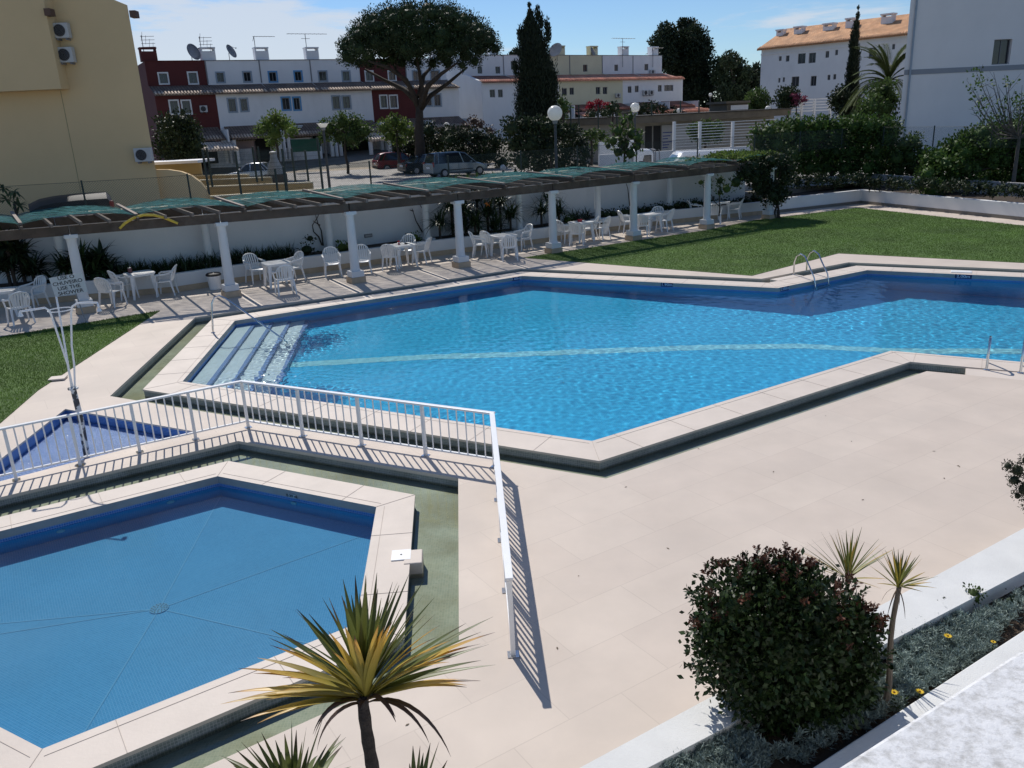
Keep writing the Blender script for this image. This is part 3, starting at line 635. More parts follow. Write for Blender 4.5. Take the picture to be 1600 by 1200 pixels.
m_net,nt,b=newmat('green_shade_net'); N=nt.nodes; L=nt.links
tc=N.new('ShaderNodeTexCoord'); mp=N.new('ShaderNodeMapping'); mp.inputs['Rotation'].default_value=(0,0,math.radians(-32)); mp.inputs['Scale'].default_value=(1.2,9,1); L.new(tc.outputs['UV'],mp.inputs[0])
n1=N.new('ShaderNodeTexNoise'); n1.inputs['Scale'].default_value=2.2; n1.inputs['Detail'].default_value=5; n1.inputs['Distortion'].default_value=.7; L.new(mp.outputs[0],n1.inputs[0])
rp=N.new('ShaderNodeValToRGB'); rp.color_ramp.elements[0].position=.35; rp.color_ramp.elements[0].color=(.006,.05,.052,1); rp.color_ramp.elements[1].position=.68; rp.color_ramp.elements[1].color=(.085,.25,.25,1); L.new(n1.outputs[0],rp.inputs[0]); L.new(rp.outputs[0],b.inputs['Base Color']); b.inputs['Roughness'].default_value=.9; b.inputs['Specular IOR Level'].default_value=0.05
mr=N.new('ShaderNodeMapRange'); mr.inputs[1].default_value=.38; mr.inputs[2].default_value=.62; mr.inputs[3].default_value=.30; mr.inputs[4].default_value=.80; L.new(n1.outputs[0],mr.inputs[0])
tr=N.new('ShaderNodeBsdfTransparent'); ms=N.new('ShaderNodeMixShader'); L.new(mr.outputs[0],ms.inputs[0]); L.new(tr.outputs[0],ms.inputs[1])
tl=N.new('ShaderNodeBsdfTranslucent'); L.new(rp.outputs[0],tl.inputs[0]); m2=N.new('ShaderNodeMixShader'); m2.inputs[0].default_value=.3; L.new(b.outputs[0],m2.inputs[1]); L.new(tl.outputs[0],m2.inputs[2]); L.new(m2.outputs[0],ms.inputs[2]); L.new(ms.outputs[0],N['Material Output'].inputs[0])
for k in range(npan):
    a0,a1=k*4,k*4+4; nu,nv=28,30; vs=[];fs=[]; ph=random.uniform(0,6); loose=[.0,.0,.02,.04,.03,.05,.03,.04,.02,.03,.02][k]
    for iu in range(nu+1):
        u=iu/nu; s=(a0+u*4)/nr; A=along(FBm,s*LF); B=along(RBm,s*LR)
        for iv in range(nv+1):
            v=iv/nv; e0=.0 if k<2 else .02
            p=A.lerp(B,-.055+v*(1.04+.02*math.sin(7*u+ph))); arch=.17*math.sin(math.pi*u)**.6
            rip=.022*math.sin(v*41+ph+2.*math.sin(u*5+ph))+.014*math.sin(v*75+u*9+ph)
            vs.append((p.x,p.y,2.245+.222+arch+rip*math.sin(math.pi*u)**.4+random.uniform(-.004,.004)))
    for iu in range(nu):
        for iv in range(nv):
            if k>=2 and k not in(7,) and iu in(0,nu-1) : continue
            q=iu*(nv+1)+iv; fs.append((q,q+1,q+nv+2,q+nv+1))
    mb=MB(); mb.add(vs,fs); part('shade_net',mb,m_net,perg,smooth=True)
# yellow foam noodle
pts=[(187,357),(195,349),(208,341),(224,336),(240,336),(256,340),(268,345),(278,349)]
P3=[]
for i,(x,y) in enumerate(pts):
    v=ray(x,y); a,b=FBm[1],FBm[2]; off=Vector((0,-.13,0)); a=a+off;b=b+off
    d_=Vector((v[0],v[1])); e_=Vector((b.x-a.x,b.y-a.y)); tt=(a.x*e_.y-a.y*e_.x)/(d_.x*e_.y-d_.y*e_.x); P3.append(Vector((v[0]*tt,v[1]*tt,v[2]*tt+CH)))
tg=thing('foam_noodle','bent yellow foam pool noodle hanging over the front beam of the pergola','pool noodle',P3[3]); mb=MB(); mb.tube(P3,.034,12); part('foam',mb,Mat('yellow_foam',(.72,.50,.07),.7,.08,8),tg,smooth='auto')
# ----- furniture
def make_chair():
    t=thing('garden_chair','white plastic armchair','chair')
    mb=MB(); nx,ny=8,8; vs=[];fs=[]
    for i in range(nx+1):
        for j in range(ny+1):
            x=(i/nx-.5)*.46*(1-.08*(1-j/ny)); y=(j/ny-.5)*.44; z=.425+.02*(2*i/nx-1)**2*1.0-.012*math.sin(j/ny*3)-(.03*max(0,(j/ny-.8)/.2)**2)
            vs.append((x,y,z))
    n0=len(vs); vs+=[(x,y,z-.018) for x,y,z in vs]
    for i in range(nx):
        for j in range(ny):
            q=i*(ny+1)+j; fs.append((q,q+ny+1,q+ny+2,q+1)); fs.append((n0+q,n0+q+1,n0+q+ny+2,n0+q+ny+1))
    for i in range(nx):
        for q,r in ((i*(ny+1),(i+1)*(ny+1)),(i*(ny+1)+ny,(i+1)*(ny+1)+ny)): fs.append((q,r,r+n0,q+n0))
    for j in range(ny):
        for b in (0,nx*(ny+1)): fs.append((b+j,b+j+1,b+j+1+n0,b+j+n0))
    mb.add(vs,fs); part('seat',mb,m_plast,t,smooth='auto')
    # back
    def bp(u,h):  # u -1..1, h 0..1
        return Vector((u*(.20+.035*math.sin(h*2.6)),-.20-.13*h-.05*(1-u*u)*(.6+.4*h)+.0,.43+.42*h))
    fr=[bp(-1,0),bp(-1,.3),bp(-1,.6),bp(-.93,.82),bp(-.7,.96),bp(-.35,1.02),bp(0,1.04),bp(.35,1.02),bp(.7,.96),bp(.93,.82),bp(1,.6),bp(1,.3),bp(1,0)]
    mb=MB(); mb.tube(fr,.021,6); 
    for u in (-.72,-.43,-.145,.145,.43,.72):
        hh=.98-.12*u*u
        for k in range(4):
            a=bp(u,hh*k/4);b=bp(u,hh*(k+1)/4); w_=.042; q=[a+Vector((-w_/2,.006,0)),a+Vector((w_/2,.006,0)),b+Vector((w_/2,.006,0)),b+Vector((-w_/2,.006,0))]; q2=[p-Vector((0,.012,0)) for p in q]
            mb.add(q+q2,[(3,2,1,0),(4,5,6,7),(0,1,5,4),(1,2,6,5),(2,3,7,6),(3,0,4,7)])
    mb.tube([bp(-.95,.05),bp(-.4,.03),bp(.4,.03),bp(.95,.05)],.022,6)
    part('backrest',mb,m_plast,t,smooth='auto')
    for s in(-1,1):
        mb=MB(); arm=[bp(s*.98,.66),Vector((s*.262,-.14,.665)),Vector((s*.28,0,.65)),Vector((s*.275,.14,.645)),Vector((s*.262,.2,.62)),Vector((s*.25,.215,.55)),Vector((s*.235,.21,.43))]
        for a,b in zip(arm[:-1],arm[1:]): pass
        mb.tube(arm,[.02,.026,.03,.03,.026,.022,.02],6); part('armrest',mb,m_plast,t,smooth='auto')
        for y,yy in ((.2,.245),(-.19,-.27)):
            mb=MB(); mb.tube([(s*.215,y,.43),(s*.235,(y+yy)/2,.22),(s*.25,yy,0.)],[.036,.028,.02],6); part('leg',mb,m_plast,t,smooth='auto')
    return t
def make_table():
    t=thing('garden_table','white plastic garden table','table')
    R_=[]; n=32
    for j in range(n):
        a=2*math.pi*j/n; c,s=math.cos(a),math.sin(a); k=(abs(c)**5+abs(s)**5)**(-1/5); R_.append((c*k*.40,s*k*.40))
    mb=MB(); mb.prism(R_,.70,.725); mb.prism([(x*.95,y*.95) for x,y in R_],.655,.6995); part('tabletop',mb,m_plast,t,bevel=.006)
    for sx in(-1,1):
        for sy in(-1,1):
            mb=MB(); mb.tube([(sx*.27,sy*.27,.66),(sx*.30,sy*.30,.35),(sx*.335,sy*.335,0)],[.07,.05,.033],7); part('leg',mb,m_plast,t,smooth='auto')
    return t
ch0=make_chair(); tb0=make_table(); usedc=[0,0]
def place(kind,px,py,face,label):
    p=G(px,py); 
    if isinstance(face,tuple): q=G(*face); rz=math.atan2(q.y-p.y,q.x-p.x)-math.pi/2
    else: rz=math.radians(face)
    base,grp=(ch0,'white plastic chairs under the pergola') if kind=='c' else (tb0,'white plastic tables under the pergola')
    i=0 if kind=='c' else 1
    if not usedc[i]: usedc[i]=1; move(base,p,rz); base['label']=label; base['group']=grp; return base
    return dup(base,p,rz,label,grp)
TB={'A':(8,494,'white plastic table at the left edge of the photo under the pergola',25),
'B':(224,464,'white plastic table with a metal pot on it right of the shower sign',38),
'C':(436,447,'white plastic table just right of the column beside the bin',30),
'E':(631,416,'white plastic table with a red can on it between two columns',33),
'F':(788,400,'white plastic table in front of the big strap-leaved shrub',35),
'G':(908,377,'white plastic table with a red box on it near the black lidded bin',33),
'H':(1015,363,'white plastic table half hidden behind the second last free column',33),
'I':(1122,342,'white plastic table furthest right under the pergola by the leafy end',33)}
for k,(x,y,lb,a) in TB.items(): place('t',x,y,a,lb)
for (x,y,f,lb) in ((57,482,(8,494),'white plastic chair at the leftmost table, on the side nearest the planter'),
 (34,505,(4,492),'white plastic chair nearest the lawn at the leftmost table'),
 (178,478,(228,462),'white plastic chair on the lawn side of the table with the metal pot'),
 (199,466,(232,460),'white plastic chair behind its twin left of the table with the metal pot'),
 (262,461,(222,464),'white plastic chair right of the table with the metal pot, back to the planter'),
 (402,441,(440,450),'white plastic chair just right of the column beside the bin'),
 (447,459,(420,438),'white plastic chair on the pool side of the table right of the bin column'),
 (459,439,(430,445),'white plastic chair against the planter right of the bin column table'),
 (521,431,(535,462),'lone white plastic chair facing the pool left of a column'),
 (568,427,(575,455),'lone white plastic chair facing the pool partly behind a column'),
 (613,421,(634,408),'white plastic chair on the pool side of the table with the red can'),
 (638,408,(630,414),'white plastic chair behind the table with the red can'),
 (659,411,(628,411),'white plastic chair right of the table with the red can'),
 (752,401,(785,400),'white plastic chair left of the table in front of the strap-leaved shrub'),
 (796,406,(786,392),'white plastic chair on the pool side of the table by the strap-leaved shrub'),
 (817,390,(785,395),'white plastic chair right of the table by the strap-leaved shrub'),
 (768,398,(785,394),'white plastic chair behind the table by the strap-leaved shrub'),
 (880,379,(908,372),'white plastic chair left of the table with the red box'),
 (902,383,(912,370),'white plastic chair on the lawn side of the table with the red box'),
 (921,374,(910,374),'white plastic chair behind the table with the red box'),
 (939,374,(908,372),'white plastic chair between the red box table and the black lidded bin'),
 (980,363,(1015,360),'white plastic chair left of the table behind the second last column'),
 (1003,370,(1018,358),'white plastic chair on the lawn side of the table behind the second last column'),
 (1025,358,(1018,362),'white plastic chair on the planter side of the table behind the second last column'),
 (1038,361,(1016,360),'white plastic chair right of the table behind the second last column'),
 (1086,344,(1120,342),'white plastic chair left of the last table and of the last free column'),
 (1116,351,(1124,338),'white plastic chair on the lawn side of the last table'),
 (1147,342,(1120,342),'white plastic chair right of the last table beside the leafy end')):
    place('c',x,y,f,lb)
# items on tables
def tabletop_item(k,dx,dy,z=.726):
    p=G(TB[k][0],TB[k][1]); return Vector((p.x+dx,p.y+dy,z))
p=tabletop_item('B',-.27,.05); tg=thing('metal_pot','small dark red and silver pot standing on a white table','pot',p); mb=MB(); mb.lathe(p,[(.055,0),(.06,.02),(.06,.13),(.052,.14)],16); part('pot',mb,Mat('dark_red_tin',(.13,.05,.06),.35,.1,20),tg,smooth='auto'); mb=MB(); mb.lathe(p+Vector((0,0,.14)),[(.058,0),(.058,.015),(.03,.022),(0,.022)],16); part('lid',mb,m_steel,tg)
p=tabletop_item('E',-.1,.0); tg=thing('red_can','red drink can with a pale band on a white table','can',p); mb=MB(); mb.lathe(p,[(.035,0),(.04,.008),(.04,.12),(.03,.13)],14); c_=part('can',mb,Mat('red_can',(.45,.03,.03),.3),tg,smooth='auto'); mb=MB(); mb.lathe(p+Vector((0,0,.045)),[(.0405,0),(.0405,.03)],14); part('band',mb,m_plast,c_)
for dx,dy,lb,cc in ((.13,.04,'small black ashtray beside the red can on a white table',(.02,.02,.02)),):
    p=tabletop_item('E',dx,dy); tg=thing('ashtray',lb,'ashtray',p); mb=MB(); mb.lathe(p,[(.05,0),(.06,.03),(.05,.032),(.045,.012),(0,.012)],14); part('bowl',mb,m_dark,tg)
p=tabletop_item('G',-.03,.05); tg=thing('red_box','small red box on the white table near the lidded bin','box',p); mb=MB(); mb.box(p+Vector((0,0,.05)),(.16,.1,.10),.5); part('box',mb,Mat('red_card',(.40,.02,.03),.5),tg,bevel=.004); mb=MB(); mb.box(p+Vector((0,0,.104)),(.163,.103,.008),.5); part('lid',mb,m_dark,tg)
for (x,y,lb) in ((337,452,'white round bin with a black lid beside the column near the table'),(943,366,'white round bin with a black lid between the last tables and the planter')):
    p=G(x,y); tg=thing('waste_bin',lb,'bin',p,0,'white waste bins'); mb=MB(); mb.lathe(p,[(.15,0),(.17,.01),(.20,.40),(.21,.42)],20); part('bin',mb,m_plast,tg,smooth='auto'); mb=MB(); mb.lathe(p,[(.215,.42),(.225,.43),(.225,.47),(.19,.50),(.0,.52)],20); part('lid',mb,m_dark,tg,smooth='auto')
# ----- chain link fence on the boundary wall
m_fence=Mat('dark_green_metal',(.02,.035,.03),.5,.1); m_chain=MeshWireMat('chain_link_wire',(.05,.07,.06),'diamond',.075,.0065)
FL=lat(WF,1.61); FL=FL+lat(LW,2.7)[1:3]
t=thing('chain_link_fence','dark green chain link fence on top of the boundary wall behind the pergola','fence',(FL[4].x,FL[4].y,2.42))
LW_=[Vector((p.x,p.y,2.42)) for p in FL]; tot=sum((b-a).length for a,b in zip(LW_[:-1],LW_[1:]))
k=0; s=.6
while s<tot-1: p=along(LW_,s); mb=MB(); mb.tube([p,p+Vector((0,0,.92))],.028,8); part('post',mb,m_fence,t); s+=3.05
mb=MB()
for a,b in zip(LW_[:-1],LW_[1:]):
    for i in range(1):
        mb.add([a,b,b+Vector((0,0,.86)),a+Vector((0,0,.86))],[(0,1,2,3)])
part('wire_mesh',mb,m_chain,t)
mb=MB(); mb.tube([p+Vector((0,0,.87)) for p in LW_],.006,5); part('top_wire',mb,m_fence,t)
# ----- white railing
rl=thing('railing','white metal railing with a flat handrail around the paddling pool','railing',G(388,668))
HR=.775
rp=[g2(39,747)+(g2(39,747)-g2(388,668))*.55,g2(388,668),g2(773.5,729),g2(802,1023)]
bays=[6,4,4]
tops=[Vector((p.x,p.y,HR)) for p in rp]
for i in range(3):
    a,b=rp[i],rp[i+1]; e=(b-a).normalized(); l=(b-a).length
    mb=MB(); mb.beam(Vector((a.x,a.y,HR))-Vector((e.x,e.y,0))*(.0 if i==0 else -.034),Vector((b.x,b.y,HR))+Vector((e.x,e.y,0))*.034,.068,.028); part('handrail',mb,m_wpaint,rl,bevel=.005)
    mb=MB(); mb.beam(Vector((a.x,a.y,.115))+Vector((e.x,e.y,0))*.03,Vector((b.x,b.y,.115))-Vector((e.x,e.y,0))*.03,.035,.022); part('bottom_rail',mb,m_wpaint,rl)
    nb=bays[i]; per=[6,7,7][i]
    for k in range(nb+1):
        if i>0 and k==0: continue
        p=a+(b-a)*(k/nb); mb=MB(); mb.box((p.x,p.y,HR/2-.01),(.042,.042,HR-.03),math.atan2(e.y,e.x)); po=part('post',mb,m_wpaint,rl)
        mb=MB(); mb.box((p.x,p.y,.004),(.10,.10,.008),math.atan2(e.y,e.x)); part('base_plate',mb,m_steel,po)
    for k in range(nb):
        for j in range(1,per+1):
            p=a+(b-a)*((k+j/(per+1))/nb); mb=MB(); mb.tube([(p.x,p.y,.126),(p.x,p.y,HR-.014)],.0105,6); part('bar',mb,m_wpaint,rl,smooth='auto')
# ----- shower
m_peel,nt,b=newmat('peeling_paint'); N=nt.nodes; L=nt.links; tc=N.new('ShaderNodeTexCoord'); n1=N.new('ShaderNodeTexNoise'); n1.inputs['Scale'].default_value=11; n1.inputs['Detail'].default_value=4; L.new(tc.outputs['Object'],n1.inputs[0]); rp_=N.new('ShaderNodeValToRGB'); rp_.color_ramp.elements[0].position=.49; rp_.color_ramp.elements[0].color=(.05,.05,.055,1); rp_.color_ramp.elements[1].position=.52; rp_.color_ramp.elements[1].color=(.62,.62,.6,1); L.new(n1.outputs[0],rp_.inputs[0]); L.new(rp_.outputs[0],b.inputs['Base Color']); b.inputs['Roughness'].default_value=.6
sb=G(136,714,-.2); Y0=sb.y; S=lambda x,y,dy=0.: AY(x,y,Y0+dy)
sh=thing('outdoor_shower','tall white outdoor shower with three arms and peeling paint in the foot bath','shower',sb)
k1=S(114,606); mb=MB(); mb.tube([sb,S(126,655),k1],[.046,.044,.040],12); part('stem',mb,m_peel,sh,smooth='auto')
mb=MB(); mb.lathe(k1+Vector((0,0,-.03)),[(.05,0),(.075,.01),(.075,.035),(.05,.045)],14); part('collar',mb,m_peel,sh)
for pts,dy in (([(112,606),(106,570),(96,540),(80,492),(77,485),(70,481),(50,484),(31,487)],(-.05,-.4)),([(114,606),(108,580),(103,550),(91,480),(88,464)],(.1,.3)),([(117,606),(116,570),(112,540),(111,490),(113,479),(120,474),(135,473),(152,473),(154,480)],(0,-.35))):
    n=len(pts); mb=MB(); P3=[S(x,y,dy[1]*i/(n-1)) for i,(x,y) in enumerate(pts)]; mb.tube(P3,.0145,8); part('arm',mb,m_wpaint,sh,smooth='auto')
e_=S(154,480,-.35); mb=MB(); mb.lathe(e_+Vector((0,0,-.06)),[(.035,0),(.03,.02),(.015,.05)],10); part('shower_head',mb,m_wpaint,sh)
e_=S(31,487,-.4); mb=MB(); mb.lathe(e_+Vector((0,0,-.07)),[(.035,0),(.03,.02),(.015,.07)],10); part('shower_head',mb,m_wpaint,sh)
c_=S(94,484); mb=MB(); mb.tube([c_+Vector((.165*math.cos(a),.165*math.sin(a),.0)) for a in [2*math.pi*i/24 for i in range(24)]],.008,6,closed=True); part('ring',mb,m_wpaint,sh,smooth='auto')
# sign
sp_=G(134,503,.0); tg=thing('shower_sign','tilted white sign asking to use the shower on a thin stake','sign',sp_)
cs=AY(107,445,sp_.y+.05); R=Matrix.Rotation(math.radians(12.5),4,'Y').inverted()@Matrix.Rotation(math.radians(4),4,'X')
R=Matrix.Rotation(math.radians(-2),4,'Z')@Matrix.Rotation(math.radians(-7),4,'Y')
mb=MB(); mb.box(cs,(.88,.012,.50),M=R.to_3x3()); part('board',mb,Mat('sign_board',(.70,.71,.72),.5,.03),tg)
mb=MB(); mb.tube([sp_,cs+Vector((.12,.03,-.2)),cs+Vector((0,.03,.1))],.014,6); part('stake',mb,Mat('grey_stake',(.3,.3,.3),.5),tg)
Mt=Matrix.Translation(cs)@R@Matrix.Rotation(math.radians(90),4,'X')@Matrix.Translation((0,0,.008))
text_part('lettering','USE O\nCHUVEIRO\nUSE THE\nSHOWER',.128,Mt,m_blk,tg,.001,1.28)
# handrail by the steps
f=G(333,520); top=AY(341,464,f.y+.02)
q=[f,AY(331,490,f.y),AY(331,474,f.y),AY(335,465,f.y+.02),AY(343,462,f.y+.02),AY(352,466,f.y)]
we=G(444,531,-.15); q=q+[q[-1].lerp(we,.25),q[-1].lerp(we,.6),we,we+Vector((.06,0,-.3)),we+Vector((.0,-.02,-.55))]
tg=thing('step_handrail','curved stainless steel handrail running down over the pool steps','handrail',f); mb=MB(); mb.tube(q,.021,10); part('rail',mb,m_steel,tg,smooth='auto'); mb=MB(); mb.lathe(f,[(.05,0),(.05,.008),(.025,.02)],14); part('flange',mb,m_steel,tg)
# ladder
tg=thing('pool_ladder','stainless steel ladder with two arched rails at the far pool edge','ladder',G(1240,428)); lad=[]
for pts,nm in (([(1240,429),(1241,410),(1245,400),(1251,397),(1258,401),(1264,415),(1272,434),(1275,455),(1275,470)],0),([(1260,424),(1261,405),(1266,395),(1272,392),(1279,397),(1285,411),(1293,428),(1295,448),(1295,460)],1)):
    f0=G(*pts[0]); e0=G(pts[5][0],pts[5][1]+17,.0); n=len(pts); P3=[]
    for i,(x,y) in enumerate(pts):
        Y=f0.y+(-1.05)*min(1,max(0,(i-.5)/5.5)); P3.append(AY(x,y,Y))
    P3[0]=f0; mb=MB(); mb.tube(P3,.021,10); r_=part('rail',mb,m_steel,tg,smooth='auto'); mb=MB(); mb.lathe(f0,[(.045,0),(.045,.008),(.025,.015)],12); part('flange',mb,m_steel,r_); lad.append(P3)
for i in (7,8):
    mb=MB(); mb.beam(lad[0][i],lad[1][i],.07,.022); part('rung',mb,m_steel,tg)
# two rails at the right
for (x,y0,y1,lb) in ((1541,578,529,'left of the two steel grab rails at the right pool edge'),(1594,583,533,'right of the two steel grab rails at the right pool edge')):
    f=G(x,y0); tp=AY(x+3,y1,f.y+.12); tg=thing('grab_rail',lb,'grab rail',f,0,'grab rails at the right')
    d9=Vector((f.x,f.y,0)).normalized(); tp.x,tp.y=f.x+d9.x*.08,f.y+d9.y*.08; U_=Vector((0,0,1)); P3=[f,f.lerp(tp,.5),f.lerp(tp,.88),tp+d9*.03,tp+d9*.12+U_*.01,tp+d9*.22-U_*.06,tp+d9*.30-U_*.22,tp+d9*.42-U_*.55,tp+d9*.46-U_*.9,tp+d9*.46-U_*1.4]
    mb=MB(); mb.tube(P3,.022,10); part('rail',mb,m_steel,tg,smooth='auto'); mb=MB(); mb.lathe(f,[(.05,0),(.05,.008),(.025,.02)],14); part('flange',mb,m_steel,tg)
# ================= TERRAIN, BUILDINGS, CARS =================
def tz(y): return float(np.interp(y,[0,62,72,80,120,2000],[.8,.8,1.2,2.3,2.8,2.8]))
compb=[WFs2[0]+Vector((-12,-4))]+list(lat(WF,1.6))+[lat(LW,2.7)[1],lat(LW,2.7)[2],lat(LW,2.7)[3],Vector((36,-14)),Vector((-40,-14))]
mb=MB(); plate(mb,[(-700,-60),(700,-60),(700,56),(-700,56)],[compb],.8)
ys=[56,62,72,76,80,90,120,300,2000]
for a,b in zip(ys[:-1],ys[1:]): mb.add([(-2500,a,tz(a)),(2500,a,tz(a)),(2500,b,tz(b)),(-2500,b,tz(b))],[(0,1,2,3)])
wallring(mb,compb,-.02,.8,inward=True)
struct(part('ground',mb,m_terr))
m_cob=TileMat('cobbled_paving',(.27,.255,.235),(.33,.31,.285),(.19,.17,.15),.55,.38,.10,rough=.8,offset=.5,var=.22,nscale=.35,stain=.5,scol=(.22,.20,.17),ang=.4)
def T(px,py,z): return G(px,py,z)
mb=MB(); q=[G(330,300,.804),G(500,262,.804),G(560,256,.804),G(760,262,.804),G(980,262,.804),G(900,275,.804),G(560,315,.804)]
pk=[Vector((-15,44)),Vector((-24,62)),Vector((4,62)),Vector((22,58)),Vector((24,42)),Vector((4,38)),Vector((-4,36))]
plate(mb,pk,[],.804); mb.add([(-24,62,.804),(4,62,.804),(2,70,tz(70)+.004),(-26,70,tz(70)+.004)],[(0,1,2,3)]); struct(part('parking_lot',mb,m_cob))
mb=MB(); mb.add([(-26,70,tz(70)+.004),(2,70,tz(70)+.004),(2,71.9,tz(71.9)+.004),(-26,71.9,tz(71.9)+.004)],[(0,1,2,3)]); struct(part('pavement',mb,Mat('earth_pavement',(.32,.26,.19),.9,.3,1.2,dirt=.5,dcol=(.1,.12,.05))))
# --- generic facade
m_glass=Mat('dark_window_glass',(.018,.022,.028),.12,.15,2,spec=.6)
m_trimw=Mat('white_trim',(.72,.72,.70),.6,.04,3); m_trimb=Mat('blue_grey_trim',(.30,.36,.42),.6,.05,3); m_trimblue=Mat('blue_trim',(.10,.30,.55),.6,.05,3); m_trimg=Mat('grey_trim',(.20,.20,.21),.6,.05,3)
m_wwall=Mat('aged_white_render',(.76,.76,.76),.85,.05,.5,dirt=.30,dcol=(.42,.43,.43),stretch=(1,1,.5))
m_red=Mat('dark_red_render',(.105,.024,.022),.85,.08,.6,dirt=.2,dcol=(.09,.02,.02))
m_yel=Mat('pale_yellow_render',(.64,.60,.42),.85,.05,.5,dirt=.3,dcol=(.45,.42,.3))
def RoofMat(name,c1,c2,ang=0.):
    m,nt,b=newmat(name); N=nt.nodes; L=nt.links
    tc=N.new('ShaderNodeTexCoord'); mp=N.new('ShaderNodeMapping'); mp.inputs['Rotation'].default_value=(0,0,ang); L.new(tc.outputs['UV'],mp.inputs[0])
    br=N.new('ShaderNodeTexBrick'); br.offset=.5; L.new(mp.outputs[0],br.inputs[0]); br.inputs['Scale'].default_value=1; br.inputs['Brick Width'].default_value=.24; br.inputs['Row Height'].default_value=.38; br.inputs['Mortar Size'].default_value=.03; br.inputs['Mortar Smooth'].default_value=.5
    br.offset=0.; br.inputs['Color1'].default_value=(*c1,1); br.inputs['Color2'].default_value=(*c2,1); br.inputs['Mortar'].default_value=(c1[0]*.3,c1[1]*.3,c1[2]*.3,1); br.inputs['Bias'].default_value=0
    nz=N.new('ShaderNodeTexNoise'); nz.inputs['Scale'].default_value=.8; nz.inputs['Detail'].default_value=8; L.new(tc.outputs['UV'],nz.inputs[0])
    mr=N.new('ShaderNodeMapRange'); mr.inputs[1].default_value=.3; mr.inputs[2].default_value=.7; mr.inputs[3].default_value=.7; mr.inputs[4].default_value=1.25; L.new(nz.outputs[0],mr.inputs[0])
    vm=N.new('ShaderNodeVectorMath'); vm.operation='SCALE'; L.new(br.outputs[0],vm.inputs[0]); L.new(mr.outputs[0],vm.inputs['Scale']); L.new(vm.outputs[0],b.inputs['Base Color']); b.inputs['Roughness'].default_value=.85
    return m
m_rold=None
class Fac:
    """vertical facade frame: origin o (xy), end e (xy)"""
    def __init__(s,o,e): s.o=Vector(o[:2]); s.e=Vector(e[:2]); s.d=(s.e-s.o).normalized(); s.n=Vector((s.d.y,-s.d.x)); s.L=(s.e-s.o).length; s.a=math.atan2(s.d.y,s.d.x)
    def P(s,u,v,z): q=s.o+s.d*u-s.n*v; return Vector((q.x,q.y,z))   # v = depth behind the facade
    def hit(s,px,py,v=0.):
        r=ray(px,py); a=s.o-s.n*v; d_=Vector((r[0],r[1])); e_=s.d; den=d_.x*e_.y-d_.y*e_.x; t=(a.x*e_.y-a.y*e_.x)/den
        q=d_*t; return (q-a).dot(e_), r[2]*t+CH
    def box(s,mb,u0,u1,v0,v1,z0,z1):
        c=s.P((u0+u1)/2,(v0+v1)/2,(z0+z1)/2); R=Matrix(((s.d.x,-s.n.x,0),(s.d.y,-s.n.y,0),(0,0,1))); mb.box(c,(abs(u1-u0),abs(v1-v0),abs(z1-z0)),M=R)
def holed(mb,F,u0,u1,z0,z1,v,holes,rev=.14):
    us=sorted(set([u0,u1]+[min(max(h[i],u0),u1) for h in holes for i in(0,1)])); zs=sorted(set([z0,z1]+[min(max(h[i],z0),z1) for h in holes for i in(2,3)]))
    for a,b in zip(us[:-1],us[1:]):
        for c,d in zip(zs[:-1],zs[1:]):
            um,zm=(a+b)/2,(c+d)/2
            if b-a<1e-4 or d-c<1e-4 or any(h[0]<um<h[1] and h[2]<zm<h[3] for h in holes): continue
            mb.add([F.P(a,v,c),F.P(b,v,c),F.P(b,v,d),F.P(a,v,d)],[(0,1,2,3)])
    for (a,b,c,d) in holes:
        P=F.P
        mb.add([P(a,v,c),P(b,v,c),P(b,v,d),P(a,v,d),P(a,v+rev,c),P(b,v+rev,c),P(b,v+rev,d),P(a,v+rev,d)],[(0,4,5,1),(1,5,6,2),(2,6,7,3),(3,7,4,0)])
def window(parent,F,h,v,trim=None,tw=.10,rev=.14,mull=1,fm=None,lab=None):
    a,b,c,d=h; mb=MB()
    fw=.05
    for (x0,x1,y0,y1) in ((a,b,c,c+fw),(a,b,d-fw,d),(a,a+fw,c+fw,d-fw),(b-fw,b,c+fw,d-fw)): F.box(mb,x0,x1,v+rev-.05,v+rev-.004,y0,y1)
    for i in range(mull): x=a+(b-a)*(i+1)/(mull+1); F.box(mb,x-.02,x+.02,v+rev-.045,v+rev-.005,c+fw,d-fw)
    wd=part('window',mb,fm or m_trimg,parent)
    if trim:
        mb=MB()
        for (x0,x1,y0,y1) in ((a-tw,b+tw,c-tw,c),(a-tw,b+tw,d,d+tw),(a-tw,a,c,d),(b,b+tw,c,d)): F.box(mb,x0,x1,v-.03,v+.02,y0,y1)
        part('window_surround',mb,trim,wd)
    mb=MB(); F.box(mb,a+.001,b-.001,v+rev-.003,v+rev+.02,c+.001,d-.001); part('pane',mb,m_glass,wd)
def slope(mb,F,u0,u1,v0,z0,v1,z1,th=.12):
    # tiled slope from front edge (v0,z0) up to (v1,z1)
    P=F.P; q=[P(u0,v0,z0),P(u1,v0,z0),P(u1,v1,z1),P(u0,v1,z1)]; b=[p-Vector((0,0,th)) for p in q]
    mb.add(q+b,[(0,1,2,3),(7,6,5,4),(0,4,5,1),(1,5,6,2),(2,6,7,3),(3,7,4,0)])
